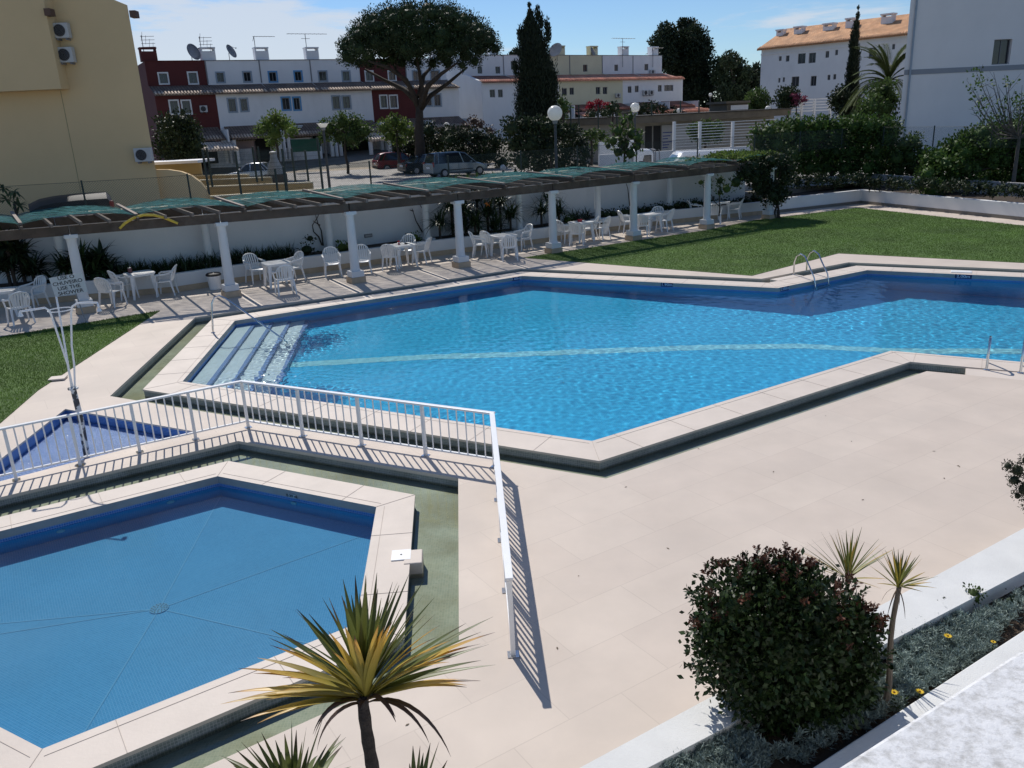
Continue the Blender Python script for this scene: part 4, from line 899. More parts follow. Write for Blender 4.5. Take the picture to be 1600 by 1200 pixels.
def tileends(mb,F,u0,u1,v0,z0,sp=.26,r=.09,ln=.5,rise=.2):
    n=int((u1-u0)/sp)
    for i in range(n):
        u=u0+(i+.5)*sp; P1=F.P(u,v0-.03,z0+.02); P2=F.P(u,v0+ln,z0+rise+.03); k=len(mb.v)
        for P_ in (P1,P2):
            for j in range(5):
                a=math.pi*j/4; mb.v.append(tuple(P_+Vector((F.d.x,F.d.y,0))*math.cos(a)*r+Vector((0,0,math.sin(a)*r))))
        for j in range(4): mb.f.append((k+j,k+j+1,k+6+j,k+5+j))
        mb.f.append(tuple(k+j for j in range(5)))
def rowhouse(F,u0,u1,z0,zm,zt,wall,roof,roofend,ups,mids,lab,trim,sb=2.6,back=8.,chim=None,name='row_house',lower=None,lowend=None,sides=True,trimm=None,chimmat=None,grp=None,endw=None,eave=.9):
    """zm: top of middle wall at eave ; zt: parapet top"""
    t=thing(name,lab,'house',F.P((u0+u1)/2,0,z0),0,grp)
    mb=MB(); tr=.09
    zt0=zm+eave
    holed(mb,F,u0,u1,z0,zm,0,mids); holed(mb,F,u0,u1,zm-.3,zt,sb,ups)
    P=F.P
    for u,fl in ((u0,1),(u1,0)):
        q=[P(u,0,z0),P(u,0,zm),P(u,sb,zt0),P(u,sb,zt),P(u,back,zt),P(u,back,z0)]
        mb.add(q,[(0,1,2,3,4,5) if fl==0 else (5,4,3,2,1,0)])
    mb.add([P(u0,back,z0),P(u1,back,z0),P(u1,back,zt),P(u0,back,zt)],[(3,2,1,0)]); mb.add([P(u0,sb,zt),P(u1,sb,zt),P(u1,back,zt),P(u0,back,zt)],[(0,1,2,3)])
    part('wall',mb,wall,t)
    mb=MB(); slope(mb,F,u0+.01,u1-.01,-.35,zm-.02,sb-.01,zt0-.1,.1); rf=part('tile_roof',mb,roof,t,uvang=F.a)
    mb=MB(); tileends(mb,F,u0,u1,-.35,zm-.02,rise=.18); part('roof_tile_ends',mb,roofend,rf)
    mb=MB(); F.box(mb,u0,u1,sb-.06,sb+.12,zt+.002,zt+.06); F.box(mb,u0+.0,u0+.1,sb-.04,sb-.002,zt0,zt); part('parapet_cap',mb,m_trimg if wall is not m_red else m_red,t)
    for h in ups: window(t,F,h,sb,trimm or trim,.12 if (trimm or trim) else 0)
    for h in mids: window(t,F,h,0,trim,.12)
    if chim is not None:
        for (cu,cw,chh) in chim:
            mb=MB(); F.box(mb,cu-cw/2,cu+cw/2,sb+.3,sb+1.1,zt+.03,zt+chh-.32); 
            for a_ in (-1,1): F.box(mb,cu+a_*(cw/2-.06)-.06,cu+a_*(cw/2-.06)+.06,sb+.3,sb+1.1,zt+chh-.32,zt+chh-.12)
            F.box(mb,cu-cw/2-.04,cu+cw/2+.04,sb+.26,sb+1.14,zt+chh-.118,zt+chh); part('chimney',mb,chimmat or wall,rf)
    if lower:
        for (a,b,v0,zz0,v1,zz1,rm,re) in lower:
            mb=MB(); slope(mb,F,a,b,v0,zz0,v1,zz1); pr=part('porch_roof',mb,rm,t,uvang=F.a); mb=MB(); tileends(mb,F,a,b,v0,zz0); part('roof_tile_ends',mb,re,pr)
            mb=MB()
            for u in (a+.15,b-.15): F.box(mb,u-.14,u+.14,v0+.1,v0+.38,z0,zz0-.12)
            part('porch_pillar',mb,m_trimw if wall is not m_red else m_trimw,pr)
            mb=MB(); F.box(mb,a+.4,b-.4,-.02,-.003,z0,zz0); part('porch_door',mb,m_dark,pr)
    return t
r_old=RoofMat('aged_roof_tiles',(.17,.115,.085),(.24,.17,.125)); r_oldend=Mat('aged_tile_ends',(.50,.38,.28),.8,.2,3,island=.3)
r_red=RoofMat('red_roof_tiles',(.22,.085,.06),(.27,.12,.08)); r_redend=Mat('red_tile_ends',(.50,.20,.13),.8,.2,3,island=.3)
r_pale=RoofMat('pale_roof_tiles',(.56,.43,.32),(.64,.52,.40)); r_paleend=Mat('pale_tile_ends',(.66,.55,.44),.8,.2,3,island=.2)
r_terra=RoofMat('terracotta_roof',(.55,.27,.12),(.66,.36,.18)); r_salm=RoofMat('salmon_roof',(.56,.24,.16),(.62,.30,.20))
# ---- row 1
F1=Fac(AY(245,150,73),AY(718,137,86.8)); zm=AY(245,148,73).z; z1=2.0; SB=2.6
def hz(F,p0,p1,v=0.): a=F.hit(p0[0],p0[1],v); b=F.hit(p1[0],p1[1],v); return (min(a[0],b[0]),max(a[0],b[0]),min(a[1],b[1]),max(a[1],b[1]))
zt=F1.hit(345,95,SB)[1]
um=lambda px,py,v=0: F1.hit(px,py,v)[0]
bd=[um(245,170),um(340,170),um(425,170),um(505,170),um(583,170),um(655,170),um(718,160)]
bt=bd
print('row1',F1.L,zm,zt,[round(x,1) for x in bd])
ups=[[((248,115),(263,130)),((294,114),(309,130))],[((338,114),(351,128)),((380,113),(393,127))],[((420,113),(433,127)),((460,112),(472,126))],[((498,112),(511,126)),((535,112),(547,126))],[((571,112),(583,126)),((607,112),(618,125))],[((671,111),(683,125)),((693,111),(704,125))]]
mids=[[((265,158),(280,177)),((284,158),(299,177))],[((356,155),(370,174)),((375,155),(388,173))],[((440,153),(454,171)),((458,153),(470,171))],[((519,151),(532,170)),((535,151),(548,169))],[((594,150),(605,168)),((609,150),(621,168))],[((662,148),(675,165)),((678,148),(689,165))]]
walls=[m_red,m_wwall,m_wwall,m_wwall,m_red,m_wwall]; trims=[m_trimw,m_trimb,m_trimblue,m_trimb,m_trimw,m_trimb]
labs=['dark red terraced house at the left end of the row with white framed windows','white terraced house right beside the left red one with grey framed windows','white terraced house with bright blue window frames, middle of the row','white terraced house left of the umbrella pine with grey framed windows','dark red terraced house seen behind the umbrella pine','white terraced house at the right end of the row behind the pine trunk']
low=[[((300,158+40),(352,195),((302,211),(370,208)))]]
houses=[]
for i in range(6):
    a,b=bd[i],bd[i+1]
    cl=lambda h:(max(h[0],a+.15),min(h[1],b-.15),h[2],h[3])
    U=[hz(F1,*p,SB) for p in ups[i]]; M_=[hz(F1,*p,0) for p in mids[i]]
    # keep top windows inside this house
    U=[h for h in U if h[0]>a+.05 and h[1]<b-.05]
    if len(U)<2:
        c=(a+b)/2; zz=U[0][2:] if U else (zm+1.2,zm+2.1); w_=.45; U=[(a+.28*(b-a)-w_,a+.28*(b-a)+w_,*zz),(a+.72*(b-a)-w_,a+.72*(b-a)+w_,*zz)]
    M_=[h for h in M_ if h[0]>a+.05 and h[1]<b-.05] or [(a+1,a+2,zm-2.4,zm-1.2)]
    ch=[((a+.5) if i in (0,1,2,3) else (b-.6),1.2 if i else 1.3,1.15)]
    zl=F1.hit(400,206,-3.2)[1]
    lowr=[(a+.3,b-.2,-2.6,zm-3.75,-.0,zm-2.75,r_old,r_oldend)]
    if i in (0,4): lowr.append((a+.8,b+.2,-5.0,zm-4.55,-2.7,zm-3.95,r_pale,r_paleend))
    if i==3: lowr.append((b-2.4,b-.3,-4.6,zm-4.5,-2.7,zm-3.9,r_pale,r_paleend))
    ls=[(x[0],x[1]) for x in lowr]
    h=rowhouse(F1,a,b,z1,zm,zt,walls[i],r_old,r_oldend,U,M_,labs[i],trims[i],sb=SB,chim=ch,lower=lowr,grp='terraced houses of the left row'); houses.append(h)
    mb=MB(); F1.box(mb,b-.1,b+.02,-2.9,-.01,z1,zm-3.0); part('dividing_wall',mb,m_wwall,h)
# ---- row 2
F2=Fac(AY(752,128,91),AY(1067,122,108)); zm2=AY(752,128,91).z; SB2=3.6; zt2=F2.hit(1000,87,SB2)[1]
um=lambda px,py,v=0: F2.hit(px,py,v)[0]
bd=[0,um(818,140),um(873,140),um(922,140),um(973,140),um(1021,140),F2.L]
print('row2',F2.L,zm2,zt2,[round(x,1) for x in bd])
ups=[[((746,104),(754,115)),((774,104),(782,115))],[],[((883,102),(890,113)),],[((911,101),(918,112)),((935,101),(941,112))],[((960,101),(966,111)),((983,101),(988,111))],[((1007,100),(1013,110)),((1029,100),(1034,110))]]
mids=[[((765,140),(774,152)),((778,140),(786,152))],[],[((878,138),(886,149)),((890,137),(897,148))],[((931,136),(938,147)),((942,136),(949,147))],[((981,135),(987,145)),((992,134),(998,144))],[((1028,133),(1034,143)),((1038,133),(1052,142))]]
walls=[m_wwall,m_wwall,m_yel,m_yel,m_wwall,m_wwall]
labs=['white end house with a long bare side wall left of the tall cypress','white terraced house almost hidden behind the tall dark cypress','pale yellow terraced house just right of the tall cypress','pale yellow and white terraced house with an air conditioner by its porch','white terraced house with two air conditioners under the windows','white terraced house at the right end of the red roofed row']
for i in range(6):
    a,b=bd[i],bd[i+1]
    def okk(L_,v): 
        r=[hz(F2,*p,v) for p in L_]; r=[h for h in r if h[0]>a+.05 and h[1]<b-.05]
        return r or [(a+.3*(b-a)-.4,a+.3*(b-a)+.4,(zm2+1.4 if v else zm2-2.),(zm2+2.3 if v else zm2-1.))]
    U=okk(ups[i],SB2); M_=okk(mids[i],0)
    lw=[] if i==0 else [(a+1.3,b-.3,-2.4,zm2-3.3,-.0,zm2-2.6,r_red,r_redend)]
    if i in (4,5): lw.append((a+.9,b+(.2 if i==5 else 0),-4.6,zm2-3.9,-2.5,zm2-3.42,r_salm,r_redend))
    if i==2: lw.append((a+.1,a+3.,-4.6,zm2-3.9,-2.5,zm2-3.42,r_salm,r_redend))
    h=rowhouse(F2,a,b,z1,zm2,zt2,walls[i],r_salm if i else r_red,r_redend,U,M_,labs[i],None,sb=SB2,back=9.,chim=[(b-.9,1.1,1.1)],lower=lw,grp='terraced houses of the right row')
    if i==0:
        mb=MB(); P=F2.P; q=[P(-.01,0,z1),P(-.01,0,zm2),P(-.01,3,zm2+.9),P(-.01,9,zm2+1.6),P(-.01,14,zm2+1.6),P(-.01,14,z1)]; mb.add(q+[p+Vector((F2.d.x,F2.d.y,0))*.3 for p in q],[(5,4,3,2,1,0),(6,7,8,9,10,11),(2,3,9,8),(3,4,10,9),(1,2,8,7)]); part('side_wall',mb,m_wwall,h)
    mb=MB(); F2.box(mb,b-.1,b+.02,-2.7,-.01,z1,zm2-2.7); part('dividing_wall',mb,m_wwall,h)
# ---- apartment block with terracotta roof
F3=Fac(AY(1190,76,100),AY(1416,52,88)); ze=AY(1200,75,100).z; z3=2.4
ext=F3.L+14
t=thing('apartment_building','long white three storey apartment building with a terracotta tiled roof','building',F3.P(F3.L/2,0,z3))
wins=[((1217,88),(1221,95)),((1228,87),(1233,96)),((1247,84),(1258,99)),((1264,83),(1274,98)),((1290,80),(1295,90)),((1305,78),(1309,86)),((1358,75),(1368,91)),((1394,69),(1398,77)),((1216,122),(1219,129)),((1223,121),(1226,128)),((1237,120),(1248,135)),((1267,119),(1275,134)),((1293,117),(1297,125)),((1302,116),(1306,124)),((1200,156),(1210,160))]
H_=[hz(F3,*p) for p in wins]; mb=MB(); holed(mb,F3,0,ext,z3-1,ze,0,H_); bk=11
P=F3.P; rz_=ze+2.25
mb.add([P(0,0,z3-1),P(0,0,ze),P(0,bk/2,rz_-.1),P(0,bk,ze),P(0,bk,z3-1)],[(4,3,2,1,0)]); mb.add([P(ext,0,z3-1),P(ext,0,ze),P(ext,bk,ze),P(ext,bk,z3-1)],[(0,3,2,1)]); part('wall',mb,m_wwall,t)
for h in H_: window(t,F3,h,0)
mb=MB(); slope(mb,F3,-.3,ext,-.5,ze-.1,bk/2,rz_,.15); P=F3.P
rf=part('roof',mb,r_terra,t,uvang=F3.a)
mb=MB(); mb.add([P(-.3,bk+.5,ze-.1),P(ext,bk+.5,ze-.1),P(ext,bk/2,rz_),P(-.3,bk/2,rz_)],[(0,3,2,1)]); part('roof_rear_slope',mb,r_terra,rf,uvang=F3.a)
mb=MB(); F3.box(mb,0,ext,-.12,-.003,ze-.75,ze-.6); F3.box(mb,-.1,ext,-.45,-.003,ze-.22,ze-.12); part('cornice',mb,m_wwall,t)
mb=MB(); tileends(mb,F3,-.3,ext,-.5,ze-.1,sp=.28); part('roof_tile_ends',mb,Mat('terracotta_tile_ends',(.6,.36,.2),.8,.2,3,island=.2),rf)
for (px,py,wd) in ((1221,46,.8),(1250,41,1.),(1297,36,1.2),(1330,28,.8),(1389,21,1.2)):
    u,z=F3.hit(px,py,3.6); z-=.9; mb=MB(); F3.box(mb,u-wd/2,u+wd/2,3.2,4.0,ze+.8,z+.55); F3.box(mb,u-wd/2-.08,u+wd/2+.08,3.1,4.1,z+.75,z+.9); 
    for s_ in(-1,1): F3.box(mb,u+s_*(wd/2-.08)-.08,u+s_*(wd/2-.08)+.08,3.2,4.0,z+.55,z+.75)
    part('chimney',mb,m_wwall,rf)
# ---- near white building at right
F4=Fac(AY(1409,150,55),AY(1800,120,55.6)); t=thing('white_building','large plain white building at the right with a grey band and one narrow window','building',F4.P(0,0,1))
m_pale=Mat('warm_white_render',(.82,.78,.75),.85,.03,.4,bump=.1,bscale=12,dirt=.12,dcol=(.45,.46,.47))  # plain warm white base colour with faint grey dirt
hw=hz(F4,(1554,62),(1577,100)); mb=MB(); holed(mb,F4,0,F4.L,.5,18,0,[hw],.25); P=F4.P; bl=F4.o*1.22+Vector((.3,0)); B0=Vector((bl.x,bl.y,.5)); B1=Vector((bl.x,bl.y,18)); mb.add([P(0,0,.5),P(0,0,18),B1,B0],[(3,2,1,0)]); mb.add([P(0,0,18),P(F4.L,0,18),P(F4.L,12,18),B1],[(0,1,2,3)]); mb.add([B0,P(F4.L,12,.5),P(F4.L,12,18),B1],[(3,2,1,0)]); part('wall',mb,m_pale,t)
window(t,F4,hw,0,None,rev=.25,mull=1,fm=m_trimg)
zb=hz(F4,(1420,109),(1420,117)); mb=MB(); F4.box(mb,0,F4.L,-.03,-.002,zb[2],zb[3]); part('grey_band',mb,Mat('grey_band',(.30,.31,.33),.8,.04,1),t)
mb=MB(); mb.tube([F4.P(.35,-.1,.8),F4.P(.35,-.1,18)],.06,8); part('drainpipe',mb,m_trimb,t,smooth='auto')
# ---- yellow building at left
YB=34.; F5=Fac(AY(-160,200,YB-.5),AY(232,200,YB)); m_yb=Mat('ochre_render',(.68,.50,.275),.9,.035,.5,bump=.15,bscale=9,dirt=.16,dcol=(.52,.40,.22))
t=thing('yellow_building','plain ochre yellow building at the left edge with a projecting upper box','building',F5.P(F5.L/2,0,.8)); mb=MB(); rc=F5.e; r2_=rc*1.3+Vector((-.25,0)); zc=AY(200,8,YB).z; mb.prism([F5.o,F5.e,r2_,F5.o+Vector((-3,9))],.7,zc); zl=zc+4.2; E0,E1,E2,E3=F5.o,F5.e,r2_,F5.o+Vector((-3,9)); mb.add([(E0.x,E0.y,zc),(E1.x,E1.y,zc),(E0.x,E0.y,zl),(E3.x,E3.y,zc),(E2.x,E2.y,zc),(E3.x,E3.y,zl)],[(0,1,2),(1,4,5,2),(4,3,5),(3,0,2,5)]); 
# sloped roof corner piece
P=F5.P
part('wall',mb,m_yb,t)
a=F5.hit(93,80)[0]; z0_=F5.hit(90,139,-.7)[1]; mb=MB(); F5.box(mb,0,F5.hit(84,80,-.7)[0],-.7,-.001,z0_,13.0); part('projecting_box',mb,m_yb,t)
for px,py,v in ((75,19,-.75),(208,22,0)):
    u,z=F5.hit(px,py,v); mb=MB(); F5.box(mb,u-.1,u+.12,v-.1,v+.3,z-.12,z+.12); part('roof_tile_stub',mb,Mat('brown_tile',(.12,.07,.05),.8),t)
u,z=F5.hit(92,142,0); u2,_=F5.hit(117,290,0); mb=MB(); F5.box(mb,u+.05,u+.075,-.006,-.0005,.8,z); part('wall_joint',mb,Mat('joint',(.36,.29,.16),.9),t)
# AC units
def acunit(F,px0,px1,py0,py1,v,lab,sz=None,fan=.5):
    h=hz(F,(px0,py0),(px1,py1),v-.3); t=thing('air_conditioner',lab,'air conditioner',F.P((h[0]+h[1])/2,v-.17,h[2]),0,'outdoor air conditioning units')
    mb=MB(); F.box(mb,h[0],h[1],v-.33,v-.05,h[2],h[3]); part('casing',mb,Mat('ac_casing',(.50,.50,.49),.5,.05,6),t,bevel=.015)
    w_=h[1]-h[0]; hh=h[3]-h[2]; c=F.P(h[0]+w_*.42,v-.335,(h[2]+h[3])/2); nn=Vector((F.n.x,F.n.y,0)); r=min(w_,hh)*.40
    mb=MB(); mb.tube([c-nn*.0,c+nn*.012],r,24); g=part('fan_grille',mb,m_dark,t)
    mb=MB()
    for k in range(1,5): 
        rr_=r*k/4.5; d3=Vector((F.d.x,F.d.y,0)); mb.tube([c+nn*.016+d3*rr_*math.cos(2*math.pi*j/20)+Vector((0,0,1))*rr_*math.sin(2*math.pi*j/20) for j in range(20)],.005,4,closed=True)
    part('grille_rings',mb,m_trimg,g)
    mb=MB()
    for s_ in (.2,.8): F.box(mb,h[0]+w_*s_-.02,h[0]+w_*s_+.02,v-.36,v-.0,h[2]-.07,h[2]-.002)
    part('bracket',mb,m_trimg,t)
acunit(F5,81,109,36,59,0,'grey air conditioner on the yellow wall, upper of the pair at top left')
acunit(F5,88,116,74,97,0,'grey air conditioner on the yellow wall, lower of the pair at top left')
acunit(F5,208,238,232,252,0,'grey air conditioner low on the yellow wall near its right corner')
acunit(F1,312,325,165,175,0,'small white air conditioner on the dark red house at the left end')
acunit(F2,963,970,146,152,0,'small air conditioner under the windows left of the paired ones on the white row')
acunit(F2,1006,1013,141,149,0,'left of two adjoining air conditioners on the white row house'); acunit(F2,1015,1022,141,148,0,'right of two adjoining air conditioners on the white row house')
acunit(F2,1017,1024,109,115,SB2,'small air conditioner on the top storey of the white row house')
# antennas and dishes on roofs
m_ant=Mat('dark_aerial_metal',(.10,.10,.11),.5)
def antenna(F,v,px,y0,y1,lab,kind=0):
    u,zb_=F.hit(px,y1,v); _,zt_=F.hit(px,y0,v); b_=F.P(u,v,zb_); t=thing('roof_antenna',lab,'antenna',b_,0,'roof antennas'); d3=Vector((F.d.x,F.d.y,0)); n3=Vector((F.n.x,F.n.y,0)); top=F.P(u,v,zt_)
    mb=MB(); mb.tube([b_,top],.03,6); part('mast',mb,m_ant,t); mb=MB()
    if kind==0:
        for k in range(4): c=top+Vector((0,0,-.1-.28*k)); dd=d3.lerp(n3,.2).normalized(); mb.tube([c-dd*.1,c+dd*1.0],.018,4); mb.tube([c+dd*(.25*k)-Vector((.0,0,.35)),c+dd*(.25*k)+Vector((.1,0,.35))],.015,4)
    elif kind==1:
        mb.tube([top-d3*.1,top+d3*1.9],.02,4)
        for k in range(6): c=top+d3*(.3*k); mb.tube([c-n3*.35,c+n3*.35],.012,4)
        mb.tube([top,top+Vector((0,0,-.4))-d3*.15],.02,4)
    else:
        mb.tube([top-d3*1.7,top+d3*2.1],.02,4)
        for k in range(9): c=top+d3*(-1.6+.4*k); mb.tube([c-n3*.35,c+n3*.35],.012,4)
        mb.tube([top+Vector((0,0,-.4))-d3*.4,top+Vector((0,0,-.4))+d3*.4],.018,4)
    part('aerial',mb,m_ant,t)
antenna(F1,SB+.6,225,55,82,'spiky aerial on the chimney of the left red house'); antenna(F1,SB+.4,317,57,95,'spiky aerial beside the satellite dish left of the white houses')
antenna(F1,SB+.6,400,57,84,'aerial with a single long arm on a white house chimney',1); antenna(F1,SB+.6,480,53,84,'wide T shaped aerial on the chimney nearest the pine',2)
antenna(F2,SB2-.2,973,60,105,'tall thin aerial on the white part of the right row',2); antenna(F2,SB2-.2,1020,75,105,'thin bare mast near the right end of the right row',1)
def dish(F,v,px,py,r,az,el,lab,post=True):
    u,z=F.hit(px,py,v); c=F.P(u,v,z); t=thing('satellite_dish',lab,'satellite dish',c,0,'satellite dishes'); R=Euler((math.radians(90-el),0,math.radians(az))).to_matrix()
    mb=MB(); m2=MB(); m2.lathe((0,0,0),[(r,.22*r),(r*.7,.10*r),(r*.35,.03*r),(0.001,0),(0.001,-.02),(r*.35,.01*r),(r*.7,.08*r),(r,.2*r),(r,.22*r)],24); mb.add([R@Vector(p)+c for p in m2.v],m2.f); part('reflector',mb,Mat('dish_grey',(.42,.42,.43),.5,.1,3),t,smooth='auto')
    ax=R@Vector((0,0,1)); mb=MB(); mb.tube([c-ax*.02+R@Vector((0,r*.9,.2*r)),c+ax*r*1.0],.015,5); mb.tube([c+ax*r*.98,c+ax*r*1.12],.05,8); part('feed_arm',mb,m_ant,t)
    mb=MB(); mb.tube([c-ax*.03,c-ax*.2,c-ax*.2-Vector((0,0,1.0))],.03,6); part('post',mb,m_ant,t)
dish(F1,SB+.2,301,82,.72,65,20,'pale satellite dish above the red and white house boundary'); dish(F1,SB+.3,360,81,.62,75,25,'dark satellite dish on a black post above the white house')
dish(F2,SB2-.3,869,79,.85,-35,30,'large satellite dish just right of the tall cypress'); dish(F2,SB2+.2,925,81,.5,60,20,'small satellite dish between the chimneys of the yellow houses')
# ---- low yellow yard walls with mesh fences
m_yw=Mat('ochre_low_wall',(.50,.38,.19),.9,.05,.8,dirt=.2,dcol=(.38,.29,.15)); m_ycap=Mat('pale_wall_cap',(.66,.60,.44),.8,.05,2)
m_mesh=MeshWireMat('welded_mesh_wire',(.03,.045,.04),'grid',.05,.006); 
walls_=[((326,306),(513,294),35.2,'nearest low ochre yard wall'),((321,291),(488,284),39.,'second low ochre yard wall from the front'),((310,281),(424,276),43.,'third low ochre yard wall from the front'),((298,274),(388,272),47.,'farthest low ochre yard wall')]
for (a,b,Y,lb) in walls_:
    A=AY(a[0],a[1],Y); B=AY(b[0],b[1],Y+1.2); zt_=(A.z+B.z)/2; A=G(a[0],a[1],zt_);B=G(b[0],b[1],zt_)
    t=thing('yard_wall',lb+' with a pale cap','wall',(A.x,A.y,.8),0,'low ochre yard walls'); mb=MB(); mb.beam(Vector((A.x,A.y,(zt_+.8)/2-.03)),Vector((B.x,B.y,(zt_+.8)/2-.03)),.2,zt_-.8-.06); part('wall',mb,m_yw,t); mb=MB(); mb.beam(Vector((A.x,A.y,zt_-.028)),Vector((B.x,B.y,zt_-.028)),.26,.055); part('wall_cap',mb,m_ycap,t)
# sloping flank wall from the building
A=AY(243,265,34.3);  zt_=A.z
pts=[(243,265),(262,265),(282,268),(298,274),(312,284),(322,296),(326,306)]
t=thing('curved_wall','ochre wall with a curved top stepping down from the yellow building','wall',(A.x,A.y,.8)); mb=MB()
PP=[AY(x,y,34.3+.1*i) for i,(x,y) in enumerate(pts)]
for p,q in zip(PP[:-1],PP[1:]):
    o_=Vector((0,.22,0)); mb.add([Vector((p.x,p.y,.7)),Vector((q.x,q.y,.7)),q,p,Vector((p.x,p.y,.7))+o_,Vector((q.x,q.y,.7))+o_,q+o_,p+o_],[(0,1,2,3),(3,2,6,7),(5,4,7,6)])
part('wall',mb,m_yb,t)
posts=[(327,233,304,33.),(377,236,303,33.2),(450,232,308,33.4),(506,215,308,34),(332,231,292,37.),(402,229,285,37.5),(410,229,283,38),(462,232,286,38.5),(483,235,290,38.5),(434,263,300,33.8)]
posts=[(a_,b_,c_,d_*1.06) for a_,b_,c_,d_ in posts]
t=thing('mesh_fence','dark green welded mesh fence on tall posts around the ochre yards','fence',G(327,304,.8))
for (x,y0,y1,Y) in posts:
    a=AY(x-4.5*(y1-y0)/70,y0,Y); b=AY(x,y1,Y); a.x=b.x; mb=MB(); mb.tube([b,a],.05,8); part('post',mb,m_fence,t)
for (i,j) in ((0,1),(1,2),(2,3),(4,5),(5,7),(7,8)):
    A=posts[i];B=posts[j]; a0=AY(A[0],A[2]-2,A[3]);a1=AY(A[0]-4,A[1]+3,A[3]);b0=AY(B[0],B[2]-2,B[3]);b1=AY(B[0]-4,B[1]+3,B[3]); a1.x=a0.x;b1.x=b0.x; a1.z=max(a1.z,a0.z+.5); b1.z=max(b1.z,b0.z+.5)
    mb=MB(); mb.add([a0,b0,b1,a1],[(0,1,2,3)]); part('mesh_panel',mb,m_mesh,t)
# white flat canopy beyond, chimney hut
A=AY(262,252,48); t=thing('flat_canopy','small flat white roofed shelter left of the yards','shelter',A); mb=MB(); mb.box(A+Vector((0,0,-.05)),(4.4,2.5,.14),-.05); part('roof',mb,m_wwall,t); mb=MB(); mb.box(A+Vector((-.2,.9,-1.2)),(3.4,.15,2.1)); part('wall',mb,m_yw,t)
t_=G(432,284,.8); A=AY(432,280,44); t=thing('barbecue','grey metal barbecue hood on a dark brick base in the yard','barbecue',A); mb=MB(); mb.box(A,(.95,.8,.5)); part('base',mb,Mat('dark_brick',(.06,.045,.04),.8),t); mb=MB(); k=[(.42,.25),(.40,.5),(.20,1.0),(.16,1.25),(.2,1.3),(.2,1.36),(0,1.4)]; mb.lathe(A,k,14); part('hood',mb,Mat('grey_hood',(.30,.31,.31),.5),t,smooth='auto')
A=AY(353,262,46); 
# ---- garden walls in front of row 1
def gwall(p0,p1,h,lab,nm='garden_wall',m=None,zf=None,nums=None):
    a=G(*p0,zf); b=G(*p1,zf); t=thing(nm,lab,'wall',a); mb=MB(); mb.beam(Vector((a.x,a.y,zf+h/2)),Vector((b.x,b.y,zf+h/2)),.22,h); part('wall',mb,m or m_white,t); return t,a,b
gt,ga,gb=gwall((523,258),(590,254),1.55,'white garden wall left of the red car','garden_wall',None,1.1)
gwall((330,270),(398,267),1.9,'white mesh covered garden wall behind the silver car',zf=1.2,m=m_wwall); gwall((432,264),(506,260),1.75,'white garden wall behind the lamp with the broken globe',zf=1.2,m=m_wwall)
gwall((604,246),(626,244),1.0,'short white wall stub behind the red car',zf=1.1)
Rg=Fac((ga.x,ga.y),(gb.x,gb.y))
mb=MB(); u,z=Rg.hit(541,243,-.12); Rg.box(mb,u-.14,u+.14,-.13,-.113,z-.3,z+.25); part('wall_box',mb,m_trimg,gt)
# pink hut and small hut
def hut(px,py,Y,wd,dp,h,lab,m,rm,ang=0.):
    c=AY(px,py,Y); z0=tz(Y); t=thing('small_hut',lab,'hut',(c.x,c.y,z0)); R=Matrix.Rotation(ang,3,'Z'); mb=MB(); mb.box((c.x,c.y,z0+h/2),(wd,dp,h),ang); part('wall',mb,m,t)
    mb=MB(); a=Vector((c.x,c.y,z0+h)); q=[R@Vector((sx*(wd/2+.2),sy*(dp/2+.2),.05 if sy<0 else .55))+a for sx,sy in((-1,-1),(1,-1),(1,1),(-1,1))]; mb.add(q+[p-Vector((0,0,.12)) for p in q],[(0,1,2,3),(7,6,5,4),(0,4,5,1),(1,5,6,2),(2,6,7,3),(3,7,4,0)]); rf=part('roof',mb,rm,t)
    mb=MB(); mb.box(R@Vector((.1*wd,0,.62))+a,(.8,.7,.5),ang); mb.box(R@Vector((.1*wd,0,.95))+a,(.95,.8,.1),ang); part('chimney',mb,m_wwall,rf)
    mb=MB(); mb.box(R@Vector((-wd*.28,-dp/2-.012,-h*.42))+a,(.9,.02,.8),ang); part('window',mb,m_glass,t)
hut(374,228,77,3.0,2.4,1.9,'pale pink garden hut with a tiled roof before the left red house',Mat('pink_render',(.60,.46,.45),.8,.05),r_pale,.1)
hut(463,226,78,2.8,2.4,1.8,'small white garden hut with a tiled roof behind the green hedge cloth',m_wwall,r_old,.1)
# ---- low building with flat roof (centre right)
m_conc=Mat('brown_concrete',(.16,.135,.10),.85,.15,1.2,dirt=.4,dcol=(.10,.085,.06)); F6=Fac(AY(975,183,62),AY(1236,176,70))
t=thing('flat_roof_building','low building with a long flat brown roof slab behind the white fence','building',F6.P(F6.L/2,0,1)); zt_=F6.hit(1000,182)[1]; zr=F6.hit(1000,193)[1]
mb=MB(); F6.box(mb,0,F6.L,0,9,zr,zt_); rf=part('roof_slab',mb,m_conc,t)
mb=MB(); F6.box(mb,-.05,F6.L+.05,-.08,9.1,zt_+.002,zt_+.07); part('roof_edge',mb,Mat('dark_roof_edge',(.05,.045,.04),.8),rf)
mb=MB(); F6.box(mb,.3,F6.L-.2,1.6,8.5,1.,zr-.002); part('wall',mb,Mat('grey_beige_render',(.36,.33,.28),.85,.06,1),t)
for (x0,x1) in ((1008,1018),(1021,1031)):
    h=hz(F6,(x0,195),(x1,226),1.6); mb=MB(); F6.box(mb,h[0],h[1],1.55,1.597,1.,zr-.25); part('door',mb,m_dark,t)
h=hz(F6,(1032,194),(1060,226),1.6); 
t2=thing('notice_board','white board with lines of blue print on the flat roofed building','sign',F6.P(h[0],1.5,2)); mb=MB(); F6.box(mb,h[0],F6.hit(1092,200,1.6)[0],1.45,1.5,1.2,zr-.25); part('board',mb,Mat('board_white',(.50,.48,.46),.7,.04),t2)
mb=MB(); 
